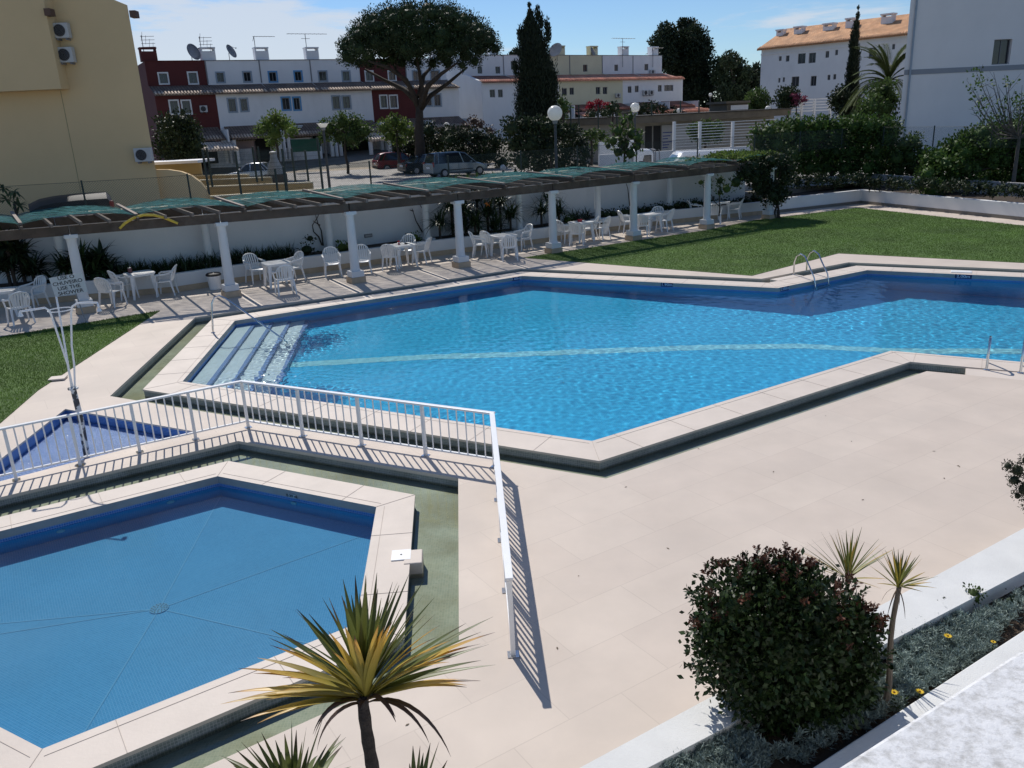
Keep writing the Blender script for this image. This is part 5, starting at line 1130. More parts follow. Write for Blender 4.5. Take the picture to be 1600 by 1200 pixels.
for k,(w_,zz) in enumerate(((.9,.5),(.75,.75),(.5,.95),(1.0,1.2),(.6,1.4),(.5,1.6))): F6.box(mb,h[0]+.1,h[0]+.1+w_,1.43,1.448,zr-.25-zz-.07,zr-.25-zz)
o_=part('printed_lines',mb,Mat('blue_print',(.04,.06,.25),.6),t2)
t=thing('rooftop_shed','small concrete shelter with a scribbled white panel on the flat roof','shelter',F6.P(18,5,zt_)); h=hz(F6,(1136,162),(1168,178),4.); mb=MB(); F6.box(mb,h[0],h[1],4,6,zt_+.08,h[3]); F6.box(mb,h[0]-.3,h[1]+.1,3.8,6.2,h[3]+.002,h[3]+.18); part('walls',mb,m_conc,t); mb=MB(); F6.box(mb,h[0]+.4,h[1],3.95,3.99,zt_+.12,h[3]-.15); part('panel',mb,m_wwall,t)
# white long wall and white bar fence
t,a,b=gwall((936,277),(1170,262),1.35,'long low white wall behind the truck and the van',zf=.8)
Fw=Fac((a.x,a.y),(b.x,b.y)); t=thing('white_fence','white metal bar fence on the long low wall','fence',(a.x,a.y,2.2))
for px in (1053,1093,1144,1199):
    u=Fw.hit(px,225)[0]; mb=MB(); Fw.box(mb,u-.08,u+.08,-.08,.08,2.152,Fw.hit(px,190)[1]); part('post',mb,m_white,t)
u0=Fw.hit(1053,225)[0]; u1=Fw.hit(1238,225)[0]; zt_=Fw.hit(1093,190)[1]; mb=MB(); n=9
for k in range(n): z=2.35+(zt_-2.45)*k/(n-1); Fw.box(mb,u0,u1,-.02,.02,z-.015,z+.015)
part('bars',mb,m_wpaint,t)
t,a,b=gwall((936,272),(990,268),2.0,'white wall panel behind the small tree left of the truck',zf=.8)
for (x0,x1,y,h,lb) in ((858,930,215,1.9,'white boundary wall in front of the yellow row houses'),(928,960,212,2.4,'short white wall with gate before the white row houses')):
    gwall((x0,y),(x1,y-2),h,lb,zf=2.4,m=m_wwall)
# white balustrade at right far
F7=Fac(AY(1232,172,78),AY(1300,168,80)); t=thing('white_balustrade','white horizontal bar balustrade before the terracotta roofed building','fence',F7.P(0,0,2.5))
for px in (1232,1252,1272,1297):
    u=F7.hit(px,170)[0]; z1_=F7.hit(px,155)[1]; z0_=F7.hit(px,176)[1]; mb=MB(); F7.box(mb,u-.1,u+.1,-.1,.1,z0_-.5,z1_); part('post',mb,m_white,t)
mb=MB(); z1_=F7.hit(1250,156)[1]; z0_=F7.hit(1250,174)[1]
for k in range(5): z=z0_+(z1_-z0_)*k/4; F7.box(mb,0,F7.L,-.04,.04,z-.05,z+.05)
part('bars',mb,m_white,t)
# fence of dark posts before the right row
t=thing('dark_post_fence','row of thin dark posts and rail in front of the right row','fence',AY(1000,180,58)); 
for px,y0,y1 in ((892,165,200),(905,164,205),(935,163,204),(964,163,210),(1018,160,180),(1063,158,176),(1092,158,176)):
    a=AY(px,y0,58);b=AY(px,y1,58); a.x=b.x; mb=MB(); mb.tube([b,a],.05,6); part('post',mb,m_fence,t)
# ---- lamps
m_globe=Mat('opal_globe',(.80,.79,.75),.25,.02,2,dirt=.15,dcol=(.5,.5,.45),scale=3) if False else Mat('opal_globe',(.86,.85,.81),.25,.03,2,trans=.45)
def lamp(px,py,Y,r,yb,lab,broken=False,arm=None):
    c=AY(px,py,Y); b=AY(px,yb,Y); b.x=c.x;b.y=c.y; b.z=min(b.z,c.z-.5); t=thing('globe_lamp',lab,'street lamp',b,0,'globe lamps'); mb=MB(); mb.tube([b,Vector((c.x,c.y,c.z-r))],[.065,.05],10); part('pole',mb,Mat('dark_pole',(.05,.055,.06),.5),t,smooth='auto')
    mb=MB(); pr=[(r*math.sin(math.pi*i/12)+1e-4,-r*math.cos(math.pi*i/12)) for i in range(13)]
    if broken: pr=pr[:6]+[(r*1.25,-.1*r),(r*1.22,-.06*r),(r*.9,-.2*r),(.001,-.75*r)]
    mb.lathe(c,pr,24); part('globe',mb,m_globe,t,smooth=True); mb=MB(); mb.lathe(c,[(.08,-r-.1),(.10,-r-.02),(.10,-r+.03)],12); part('collar',mb,Mat('lamp_collar',(.2,.2,.2),.5),t)
    return t
lamp(867,177,33.,.285,275,'largest white globe lamp on a tall dark pole before the cypress')
lamp(992,168,44.,.24,262,'white globe lamp standing over the small leafy tree')
lamp(886,195,80,.24,225,'small white globe lamp low beside the cypress and hedge'); lamp(698,196,76,.26,225,'small white globe lamp in front of the white house right of the pine')
lamp(1110,148,85,.17,176,'tiny white globe lamp in front of the dark trees right of the row'); lamp(1110,172,86,.15,178,'tiny white globe lamp just above the flat roof slab'); lamp(1179,141,88,.17,170,'tiny white globe lamp beside the round green bush'); lamp(1200,170,70,.24,182,'small white globe lamp at the right end of the flat roof slab'); lamp(1061,173,72,.2,182,'small bluish globe lamp at the left part of the flat roof'); 
lamp(504,192,38.,.22,305,'lamp with a broken open globe on a dark pole by the yards',broken=True)
lamp(786,262,57.,.2,272,'low garden globe lamp beside the blue car')
# ---- cars
m_tyre=Mat('tyre',(.02,.02,.02),.8); m_rim=Mat('wheel_rim',(.45,.45,.46),.35,.05,5,metal=.6); m_cglass=Mat('car_glass',(.02,.025,.03),.06,.05,2,spec=.8)
def car(lab,paint,L_=4.2,Wd=1.72,Ht=1.55,kind='mpv',cat='car',name='parked_car'):
    t=thing(name,lab,cat); hw=Wd/2
    prof={'mpv':[(-.5,.36,.95),(-.49,.30,1.0),(-.40,.26,1.02),(-.2,.24,1.0),(0,.24,.98),(.2,.24,.95),(.30,.25,.90),(.40,.28,.80),(.47,.32,.68),(.5,.38,.58)],
     'hatch':[(-.5,.38,.92),(-.49,.30,.98),(-.40,.26,1.0),(-.2,.25,.98),(0,.25,.95),(.18,.25,.93),(.28,.26,.90),(.40,.28,.84),(.47,.32,.74),(.5,.4,.62)],
     'sedan':[(-.5,.36,.84),(-.49,.30,.90),(-.36,.26,.92),(-.2,.24,.92),(0,.24,.9),(.2,.24,.87),(.30,.25,.84),(.40,.28,.78),(.47,.32,.68),(.5,.38,.58)]}[kind]
    mb=MB(); n=10
    for (x,zb,zt_) in prof:
        k=1-.10*abs(x/.5)**4-.03; w_=hw*k; X=x*L_
        for (yy,zz) in ((w_*.86,zb),(w_,zb+.12),(w_*1.0,(zb+zt_)/2),(w_*.985,zt_-.06),(w_*.88,zt_),(-w_*.88,zt_),(-w_*.985,zt_-.06),(-w_,(zb+zt_)/2),(-w_,zb+.12),(-w_*.86,zb)): mb.v.append((X,yy,zz))
    for i in range(len(prof)-1):
        for j in range(n): mb.f.append((i*n+j,i*n+(j+1)%n,(i+1)*n+(j+1)%n,(i+1)*n+j))
    mb.f.append(tuple(range(n))[::-1]); mb.f.append(tuple((len(prof)-1)*n+j for j in range(n)))
    bo=part('body',mb,paint,t,smooth='auto',bevel=.02)
    g={'mpv':[(-.485,.96,-.44,Ht-.06),(-.40,1,-.38,Ht),(.05,.95,.0,Ht),(.29,.9,.10,Ht-.08)],'hatch':[(-.475,.95,-.40,Ht-.1),(-.38,.97,-.30,Ht),(.0,.93,.0,Ht),(.22,.9,.08,Ht-.06)],'sedan':[(-.36,.9,-.22,Ht-.06),(-.28,.9,-.15,Ht),(.0,.88,.0,Ht),(.24,.85,.08,Ht-.05)]}[kind]
    mb=MB()
    for (xb,zb,xt,zt_) in g:
        for (x,yy,zz) in ((xb,hw*.90,zb-.02),(xt,hw*.70,zt_),(xt,-hw*.70,zt_),(xb,-hw*.90,zb-.02)): mb.v.append((x*L_,yy,zz))
    for i in range(3):
        for j in range(4): mb.f.append((i*4+j,i*4+(j+1)%4,(i+1)*4+(j+1)%4,(i+1)*4+j))
    mb.f.append((3,2,1,0)); mb.f.append((12,13,14,15)); part('windows',mb,m_cglass,t)
    mb=MB(); tp=[(xt*L_,zt_) for (_,_,xt,zt_) in g]
    for (x,z) in tp:
        for (yy,dz) in ((hw*.72,-.035),(hw*.66,.02),(0,.035),(-hw*.66,.02),(-hw*.72,-.035)): mb.v.append((x,yy,z+dz))
    for i in range(3):
        for j in range(4): mb.f.append((i*5+j,i*5+j+1,(i+1)*5+j+1,(i+1)*5+j))
    part('roof',mb,paint,t,smooth=True)
    for s in(-1,1):
        mb=MB()
        for (xb,zb,xt,zt_) in g:
            mb.tube([(xb*L_,s*hw*.90,zb-.02),(xt*L_,s*hw*.705,zt_)],.035,6)
        part('pillars',mb,paint,t)
        mb=MB(); mb.box((.17*L_,s*(hw+.05),1.0),(.10,.2,.13)); part('door_mirror',mb,paint,t,bevel=.02)
        for x in (-.31,.33):
            mb=MB(); mb.tube([(x*L_,s*(hw-.2),.31),(x*L_,s*(hw-.17),.31),(x*L_,s*(hw+.0),.31),(x*L_,s*(hw+.015),.31)],[.27,.31,.31,.27],22); w_=part('wheel',mb,m_tyre,t)
            mb=MB(); mb.tube([(x*L_,s*(hw+.014),.31),(x*L_,s*(hw+.02),.31)],[.20,.17],16); part('rim',mb,m_rim,w_)
        mb=MB(); zz={'mpv':.92,'hatch':.86,'sedan':.76}[kind]; mb.box((-.488*L_,s*hw*.80,zz),(.08,.20,.34 if kind=='mpv' else .17)); part('tail_light',mb,Mat('tail_red',(.30,.02,.02),.25),t,bevel=.02)
        mb=MB(); mb.box((.475*L_,s*hw*.66,.66),(.12,.34,.14)); part('headlight',mb,Mat('head_glass',(.5,.5,.5),.1),t,bevel=.02)
        mb=MB(); mb.box((-.05*L_,s*(hw*.972),.80),(.012,.006,.9)); mb.box((-.05*L_,s*(hw*.975),.5),(.50*L_,.05,.05)); part('side_trim',mb,m_dark,t)
    mb=MB(); mb.box((-.492*L_,0,.43),(.12,Wd*.86,.20)); part('bumper',mb,paint if kind!='hatch' else m_dark,t,bevel=.03)
    mb=MB(); mb.box((-.50*L_,0,.70),(.03,.5,.12)); part('number_plate',mb,m_plast,t)
    return t
cb=Mat('pale_blue_grey_paint',(.21,.27,.30),.28,.03,2,metal=.4,coat=.6); crd=Mat('deep_red_paint',(.20,.012,.018),.25,.03,2,coat=.8); cbk=Mat('black_paint',(.018,.018,.022),.2,.03,2,coat=.8); csv=Mat('silver_paint',(.55,.57,.60),.3,.03,2,metal=.4,coat=.5); cwh=Mat('white_van_paint',(.74,.75,.76),.3,.02,2,coat=.4)
def put(t,px,py,z,ang): p=G(px,py,z); move(t,p,math.radians(ang))
put(car('pale blue grey people carrier parked on the cobbles, nearest of three',cb,4.4,1.75,1.66),713,275,.81,32)
put(car('black sedan parked between the red car and the pale blue one',cbk,4.3,1.72,1.42,'sedan'),668,271,.81,32)
put(car('dark red hatchback with black bumper parked left of the black sedan',crd,4.1,1.75,1.52,'hatch'),624,267,.81,24)
put(car('silver car parked behind the green mesh fence of the yards',csv,4.2,1.7,1.42,'sedan'),400,285,.81,172)
# dark van behind the wall at left
t=thing('parked_van','dark van with a rounded roof and red tail light behind the left fence','van',G(120,352,.8)); pts=[(45,325),(62,316),(85,311),(120,307),(150,305),(166,304),(172,309),(178,322),(180,345)]
PP=[AY(x,y,26.6) for x,y in pts]; zb=1.0; mb=MB(); vs=[]; lo=[Vector((p.x,p.y,zb)) for p in PP]; k=len(PP)
a=AY(8,352,26.6)
for off,in_ in ((0,.12),(.25,0),(1.55,0),(1.8,.12)):
    for p in PP: mb.v.append((p.x*(1+off/p.y),p.y+off,p.z-in_))
    for p in reversed(PP): mb.v.append((p.x*(1+off/p.y),p.y+off,zb))
m_=2*k
for r in range(3):
    for j in range(m_): mb.f.append((r*m_+j,r*m_+(j+1)%m_,(r+1)*m_+(j+1)%m_,(r+1)*m_+j))
mb.f.append(tuple(range(m_))[::-1]); mb.f.append(tuple(3*m_+j for j in range(m_))); part('body',mb,Mat('matt_dark_paint',(.022,.018,.018),.6,.1,2),t,smooth='auto')
mb=MB(); c=AY(175,320,26.55); mb.box(c,(.10,.12,.26)); part('tail_light',mb,Mat('tail_dark_red',(.15,.015,.015),.3),t,bevel=.02)
mb=MB(); A=AY(75,325,26.55);B=AY(150,318,26.55); mb.add([Vector((A.x,A.y,A.z-.35)),Vector((B.x,B.y,B.z-.35)),B,A],[(0,1,2,3)]); part('side_window',mb,m_dark,t)
# white pickup truck cab
t=thing('pickup_truck','white flatbed truck cab with a metal rack, right of the small tree','truck',G(1008,268,.8)); Yt=41.
side=[(986,262),(991,236),(995,234),(1017,234),(1021,238),(1022,262)]
PP=[AY(x,y,Yt) for x,y in side]; PP[0].z=.95;PP[-1].z=.95; mb=MB(); k=len(PP)
mb.v+= [tuple(p) for p in PP]+[(p.x+.15,p.y+1.7,p.z) for p in PP]; mb.f.append(tuple(range(k))); mb.f.append(tuple(range(k,2*k))[::-1])
for j in range(k): mb.f.append((j,k+j,k+(j+1)%k,(j+1)%k))
part('cab',mb,cwh,t,bevel=.06)
a=AY(1002,246,Yt-.01);b=AY(1018,242,Yt-.01); mb=MB(); mb.add([Vector((a.x,a.y-.01,a.z-.42)),Vector((b.x,a.y-.01,a.z-.42)),Vector((b.x,a.y-.01,b.z)),Vector((a.x+.15,a.y-.01,b.z))],[(0,1,2,3)]); part('side_window',mb,m_cglass,t)
a=AY(987.3,256,Yt);b=AY(990.6,240,Yt); mb=MB(); o1=Vector((-.025,.15,0));o2=Vector((.08,1.5,0)); mb.add([a+o1,b+o1,b+o2,a+o2],[(0,1,2,3)]); part('windscreen',mb,Mat('blue_glass',(.06,.12,.14),.08),t)
mb=MB()
r0=AY(1024,234,Yt);r1=AY(1030,262,Yt)
for yy in (0,1.6): mb.tube([(r0.x,r0.y+yy,1.0),(r0.x,r0.y+yy,r0.z),(r0.x+.18,r0.y+yy,r0.z),(r0.x+.3,r0.y+yy,1.0)],.03,6)
mb.tube([(r0.x,r0.y,r0.z),(r0.x,r0.y+1.6,r0.z)],.03,6); part('rack',mb,m_trimg,t)
mb=MB(); mb.box((r0.x+1.3,r0.y+.8,1.15),(2.4,1.7,.3)); part('flatbed',mb,m_trimg,t)
for x in (PP[0].x+.35,r0.x+1.9):
    mb=MB(); mb.tube([(x,PP[0].y-.02,1.12),(x,PP[0].y+.2,1.12)],.32,18); part('wheel',mb,m_tyre,t)
# white van
t=thing('white_van','large white van with a long bright roof parked behind the pergola','van',G(1110,262,.8)); Yv=38.
side=[(1046,262),(1051,256),(1064,240),(1070,238),(1120,236),(1156,234),(1162,236),(1166,262)]
PP=[AY(x,y,Yv) for x,y in side]; PP[0].z=.95; PP[-1].z=.95; mb=MB(); k=len(PP)
for yy,ins in ((0,.15),(.18,0),(1.75,0),(1.93,.15)):
    for p in PP: mb.v.append((p.x,p.y+yy,p.z-(ins if p.z>1.2 else 0)))
for r in range(3):
    for j in range(k): mb.f.append((r*k+j,(r+1)*k+j,(r+1)*k+(j+1)%k,r*k+(j+1)%k))
mb.f.append(tuple(range(k))); mb.f.append(tuple(range(3*k,4*k))[::-1]); part('body',mb,cwh,t,smooth='auto')
a,b=PP[1],PP[2]; mb=MB(); e=Vector((-.02,0,.02)); mb.add([a+Vector((0,.25,0))+e,b+Vector((0,.3,-.05))+e,b+Vector((0,1.6,-.05))+e,a+Vector((0,1.65,0))+e],[(0,1,2,3)]); part('windscreen',mb,m_cglass,t)
for x in (PP[0].x+.6,PP[-1].x-.7):
    mb=MB(); mb.tube([(x,PP[0].y-.02,1.12),(x,PP[0].y+.2,1.12)],.32,18); part('wheel',mb,m_tyre,t)
# ================= VEGETATION =================
def LM(name,c,isl=.45,trans=.22,rough=.6,var=.3,scale=.35,**k): return Mat(name,c,rough,var,scale,island=isl,trans=trans,spec=.25,**k)
m_pine=LM('pine_needles',(.030,.052,.020),.5,.08); m_cyp=LM('cypress_foliage',(.018,.028,.014),.5,.05)
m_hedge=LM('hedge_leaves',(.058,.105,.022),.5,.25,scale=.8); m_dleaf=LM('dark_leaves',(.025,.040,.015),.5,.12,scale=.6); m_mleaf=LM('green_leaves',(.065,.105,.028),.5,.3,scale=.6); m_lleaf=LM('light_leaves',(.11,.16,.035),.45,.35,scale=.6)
m_strap=LM('strap_leaves',(.030,.052,.018),.4,.18,.35,scale=1.); m_far=LM('far_tree_leaves',(.028,.042,.020),.5,.12,scale=.15); m_pink=LM('pink_bracts',(.30,.03,.10),.4,.3); m_redfl=LM('red_bracts',(.26,.02,.035),.4,.3)
m_bark=Mat('bark',(.055,.042,.032),.9,.3,3,bump=.6,bscale=12); m_ltrunk=Mat('grey_bark',(.14,.115,.09),.9,.25,6,bump=.5,bscale=30)
def pxm(Y,py=300): return Y/1289.4*1.03
def blob(px,py,rp,Y,ry=None,sz=1.,dy=0.):
    c=AY(px,py,Y+dy); r=rp*pxm(Y); return (tuple(c),(r,ry if ry else r,r*sz))
def tree(name,lab,cat,blobs,Y,dens,ln,wd,m,trunk=None,group=None,up=.3,limbs=(),tr=.25,shell=.35,extra=None,cut=None):
    c0=blobs[0][0]; zb=tz(Y) if trunk is None else None
    if trunk is None:
        cx=sum(b[0][0] for b in blobs)/len(blobs); cy=sum(b[0][1] for b in blobs)/len(blobs); b=Vector((cx,cy,tz(cy))); top=Vector((cx,cy,max(b.z+.4,sum(b_[0][2] for b_ in blobs)/len(blobs))))
    else: b,top=trunk
    t=thing(name,lab,cat,b,0,group); crown('crown',blobs,dens,ln,wd,m,t,up,shell,cut)
    mb=MB(); limb(mb,b,top,tr,tr*.55,8,.04); 
    for l in limbs:
        pts=[Vector(p) for p in l]; n=len(pts); mb.tube(pts,[tr*.5*(1-.7*i/(n-1)) for i in range(n)],6)
    if not limbs:
        for b_ in blobs[:10]:
            limb(mb,top,Vector(b_[0]),tr*.4,tr*.12,5,.05,4)
    part('trunk',mb,m_bark,t,smooth=True); return t
# 1 umbrella pine
Yp=66.; pb=[]
for (x,y,r) in ((546,88,17),(540,72,14),(556,70,20),(566,50,20),(585,35,22),(610,24,20),(640,17,18),(670,16,18),(700,22,20),(725,34,20),(745,48,20),(763,62,17),(774,76,11),(590,60,22),(620,48,25),(655,42,25),(690,48,25),(725,60,23),(750,75,17),(575,85,15),(600,80,16),(630,70,20),(665,66,20),(700,74,18),(728,86,15),(742,96,11),(722,102,9),(560,98,9),(635,88,12),(612,92,10),(690,88,11),(655,82,12),(578,98,10),(600,100,10),(628,98,11),(652,98,11),(676,99,11),(700,98,11),(640,72,18),(680,60,20),(610,60,18)):
    pb.append(blob(x,y,r,Yp,sz=.9,dy=random.uniform(-1.5,1.5)))
    if r>=18: 
        pb.append(blob(x+random.uniform(-8,8),y+5,r*.85,Yp,sz=.85,dy=3.2)); pb.append(blob(x+random.uniform(-8,8),y+6,r*.8,Yp,sz=.8,dy=-3.))
A=lambda x,y,dy=0.: AY(x,y,Yp+dy)
base=A(657,262); base.z=tz(Yp)-.1
mbl=[[A(655,175),A(648,150),A(635,125,-1),A(605,105,-2),A(575,95,-2)],[A(655,178),A(660,140),A(655,110),A(650,85)],[A(656,172),A(672,150,1),A(700,130,1),A(730,105,2)],[A(652,165),A(640,135),A(620,112),A(612,95,1)],[A(657,170),A(668,135,-1),A(690,115,-2),A(715,98,-2)],[A(655,150),A(662,118,2),A(680,98,3)],[A(652,160),A(632,140,2),A(600,125,3),A(570,108,3)]]
tree('umbrella_pine','huge umbrella pine with a wide dark flat crown and forking trunk','tree',pb,Yp,46,.17,.075,m_pine,(base,A(655,165)),limbs=mbl,tr=.48,up=.6,shell=.45)
# 2 cypress
Yc=58.; cb=[]
for (y,xc,hw) in ((12,827,2.5),(24,828,5),(36,830,9),(48,831,14),(62,832,18),(76,834,22),(92,835,26),(108,836,29),(124,837,31),(140,838,33),(156,838,34),(172,839,34),(188,839,34),(204,839,33)):
    for k in range(3):
        cb.append(blob(xc+random.uniform(-.35,.35)*hw,y+random.uniform(-4,4),hw*.72,Yc,sz=1.5,dy=random.uniform(-.4,.4)*hw*.045))
for (x,y) in ((840,16),(855,34),(813,46),(857,50),(846,28),(866,120),(805,100)): cb.append(blob(x,y+8,4,Yc,sz=3))
b_=AY(839,235,Yc); b_.z=tz(Yc); tree('tall_cypress','tall dense near black cypress to the right of the umbrella pine','tree',cb,Yc,130,.20,.05,m_cyp,(b_,AY(838,120,Yc)),up=2.2,shell=.5,tr=.3)
# 3 thin cypress
cb=[]
for (y,xc,hw) in ((14,1341,1.8),(26,1340,3),(40,1338,5),(56,1336,7),(72,1335,8),(88,1334,9),(104,1333,10),(120,1332,11),(136,1331,12),(152,1331,13),(168,1330,14)):
    for k in range(2): cb.append(blob(xc+random.uniform(-.25,.25)*hw,y,hw*.8,64,sz=1.9))
b_=AY(1329,200,64); b_.z=tz(64); tree('slim_cypress','slim tall dark cypress in front of the terracotta roofed building','tree',cb,64,130,.18,.05,m_cyp,(b_,AY(1333,100,64)),up=2.2,shell=.5,tr=.15)
# 4 far dark trees
def rb(lst,Y,dy=2.): return [blob(x,y,r,Y,dy=random.uniform(-dy,dy)) for (x,y,r) in lst]
tree('far_tree','large dark rounded tree behind the right end of the right row','tree',rb([(1030,70,14),(1042,52,14),(1036,90,20),(1060,100,22),(1055,70,18),(1075,45,13),(1085,60,18),(1098,75,14),(1090,95,22),(1075,120,26),(1100,130,20),(1060,140,24),(1090,150,22),(1068,38,8),(1080,80,20)],118),118,26,.36,.2,m_far,group='dark trees beyond the houses',tr=.5)
tree('far_tree','greener loose tree between the large dark tree and the apartment building','tree',rb([(1125,105,14),(1140,95,12),(1152,105,14),(1130,125,16),(1150,130,18),(1165,115,9),(1138,150,18),(1160,150,14)],112),112,20,.36,.2,LM('far_green_leaves',(.045,.065,.03),.5,.15),group='dark trees beyond the houses',tr=.35)
tree('far_tree','low dark trees closest to the left end of the apartment building','tree',rb([(1172,122,12),(1182,112,11),(1178,135,14),(1170,150,14),(1185,150,12),(1160,140,12),(1115,165,10)],116),116,24,.36,.2,m_far,group='dark trees beyond the houses',tr=.35)
tree('far_tree','small dark tree tip showing over the roofs beside the cypress','tree',rb([(806,84,7),(800,90,6),(803,100,8)],135),135,24,.36,.2,m_far,group='dark trees beyond the houses',tr=.3)
# 5 strap leaf builder
def straps(name,leaves,m,parent=None,seg=6,fold=.35):
    V=[];F=[];UV=[]
    for (b,d,ln,wd,droop) in leaves:
        b=np.array(b,float); d=np.array(d,float); d/=np.linalg.norm(d); p=b.copy(); k=len(V); s=np.cross(d,[0,0,1.]); 
        if np.linalg.norm(s)<1e-3: s=np.array([1.,0,0])
        s/=np.linalg.norm(s)
        for i in range(seg+1):
            t=i/seg; wv=wd*(min(1,.45+2.2*t) if t<.25 else 1.)*(1-max(0,(t-.35)/.65)**1.6)*.5+.0008; n=np.cross(s,d)
            V+= [p-s*wv+n*wv*fold, p.copy(), p+s*wv+n*wv*fold]; UV+=[t,t,t]
            p=p+d*ln/seg; d=d+np.array([0,0,-droop/seg]); d/=np.linalg.norm(d)
        for i in range(seg):
            a=k+i*3; F+=[(a,a+1,a+4,a+3),(a+1,a+2,a+5,a+4)]
    o=npart(name,V,F,m,parent,smooth=True); me=o.data; uv=me.uv_layers.new(name='UVMap'); li=np.zeros(len(me.loops),np.int32); me.loops.foreach_get('vertex_index',li); U=np.array(UV)[li]; uv.data.foreach_set('uv',np.stack([U*0,U],1).ravel()); return o
def fan(c,n,ln,wd,el0,el1,droop,az0=0,az1=2*math.pi,jr=.03):
    L_=[]
    for i in range(n):
        az=random.uniform(az0,az1); el=math.radians(random.uniform(el0,el1)); L_.append((Vector(c)+Vector((random.uniform(-jr,jr),random.uniform(-jr,jr),random.uniform(-jr,jr)*.6)),(math.cos(az)*math.cos(el),math.sin(az)*math.cos(el),math.sin(el)),ln*random.uniform(.75,1.1),wd*random.uniform(.8,1.1),droop*random.uniform(.5,1.4)))
    return L_
# date palm
Yd=60; c=AY(1388,128,Yd); t=thing('date_palm','date palm with long arching fronds beside the white building','palm',Vector((c.x,c.y,tz(Yd)))); lv=[]; ribs=MB()
for (dx,dy,ln) in ((-35,-48,1),(-75,12,1),(-60,-18,1),(5,-62,.95),(22,-55,.9),(-85,40,1),(-45,-70,.8),(-20,-60,.95),(40,-30,1),(50,0,1),(-55,40,.9),(-70,62,.9),(30,30,.9),(-8,-58,.9),(14,-40,.8),(-38,-38,.9),(-25,-30,.9),(-70,-5,.9),(-50,8,.9),(-15,-50,.9),(28,-48,.9),(-60,25,.9),(-30,-62,.9),(10,-60,.85),(-78,22,.9),(-44,-20,.9),(18,-20,.9),(-20,20,.8),(5,25,.8)):
    s_=pxm(Yd); e=Vector((dx*s_,random.uniform(-1.5,1.5),-dy*s_)); L3=max(2.6,e.length); d=Vector((e.x,e.y,e.z+1.6)).normalized(); p=Vector(c); pts=[p.copy()]
    for i in range(10): p=p+d*L3/10; pts.append(p.copy()); d=(d+Vector((0,0,-.16))).normalized()
    ribs.tube(pts,[.045-.004*i for i in range(11)],5)
    for i in range(1,10):
        for k in range(5):
            q=pts[i].lerp(pts[min(i+1,10)],k/5); dd=(pts[min(i+1,10)]-pts[i]).normalized(); s3=dd.cross(Vector((0,0,1))).normalized()
            for sg in (-1,1): lv.append((q,(s3*sg+dd*.9+Vector((0,0,.25))),.55*(1-.4*abs(i-5)/5),.06,.6))
straps('fronds',lv,LM('palm_leaflets',(.075,.10,.035),.3,.2),t,seg=2); part('frond_ribs',ribs,m_mleaf,t); mb=MB(); mb.tube([(c.x,c.y,tz(Yd)),c],[.35,.28],10); part('trunk',mb,m_bark,t)
tree('bright_shrub_tree','bright green bushy tree below the date palm','tree',rb([(1370,148,18),(1385,140,15),(1362,165,18),(1382,168,20),(1350,178,14),(1396,155,8)],56,.8),56,30,.2,.12,m_mleaf,tr=.15)
tree('round_bush','round clipped green bush to the left of the apartment building','bush',rb([(1183,158,17),(1186,164,16),(1178,166,15)],84,.5),84,40,.22,.12,m_mleaf,tr=.2)
tree('dark_bush','dark bush beside pink flowers in front of the apartment building','bush',rb([(1224,150,12),(1235,148,13),(1226,162,12),(1240,158,9)],78,.6),78,34,.22,.12,m_dleaf,tr=.15)
tree('pink_bougainvillea','bougainvillea with pink flowers on the apartment building garden','bush',rb([(1240,150,4),(1248,152,5),(1256,156,5),(1244,160,5),(1238,158,4)],77,.6),77,26,.2,.12,LM('dusty_pink_bracts',(.17,.04,.075),.5,.3),tr=.08)
tree('dark_bush','dark rounded bush at the foot of the slim cypress','bush',rb([(1312,148,12),(1306,160,12),(1320,170,16),(1340,178,16),(1330,160,12)],62,.6),62,34,.2,.12,m_dleaf,tr=.15)
# 6 hedges on the right
def hedge(lab,quads,Y,dens,m,ln=.16,name='hedge',cat='hedge',**k):
    t=tree(name,lab,cat,quads,Y,dens*1.3,ln,ln*.6,m,tr=.12,**k); return t
hb=[]
for x in range(1212,1402,13):
    top=186+ (6 if x<1235 else 0)+ random.uniform(-3,3)
    for y in (top+12,top+32,top+54,top+76): hb.append(blob(x+random.uniform(-4,4),y,15,42.5,sz=1.,dy=random.uniform(-.7,.7)))
hedge('long flat topped dark hedge with a sunlit green top behind the lawn',hb,42.5,26,m_hedge)
hb=[blob(x,y,r,41) for (x,y,r) in ((1185,222,16),(1200,208,17),(1212,225,18),(1192,240,16),(1225,210,14),(1180,205,8),(1215,250,18),(1235,245,18))]
hedge('loose olive green shrub between the van and the long hedge',hb,41,20,m_mleaf,name='loose_shrub',cat='shrub')
hb=[blob(x,y,r,41.5) for (x,y,r) in ((1412,228,15),(1428,222,14),(1420,245,16),(1438,238,10),(1402,248,16),(1440,252,10),(1425,262,16),(1445,262,14),(1455,248,13),(1405,268,14),(1438,275,13))]
hedge('medium green shrub between the long hedge and the right hedge',hb,41.5,24,m_mleaf,name='loose_shrub',cat='shrub')
hb=[]
for x in range(1452,1720,14):
    top=float(np.interp(x,[1450,1500,1540,1700],[240,208,192,185]))+random.uniform(-3,3)
    for y in (top+14,top+36,top+60,top+86):
        if y<300: hb.append(blob(x+random.uniform(-4,4),y,17,37.,dy=random.uniform(-.7,.7)))
hedge('big dark hedge at the right edge in front of the white building',hb,37,26,m_hedge,ln=.15)
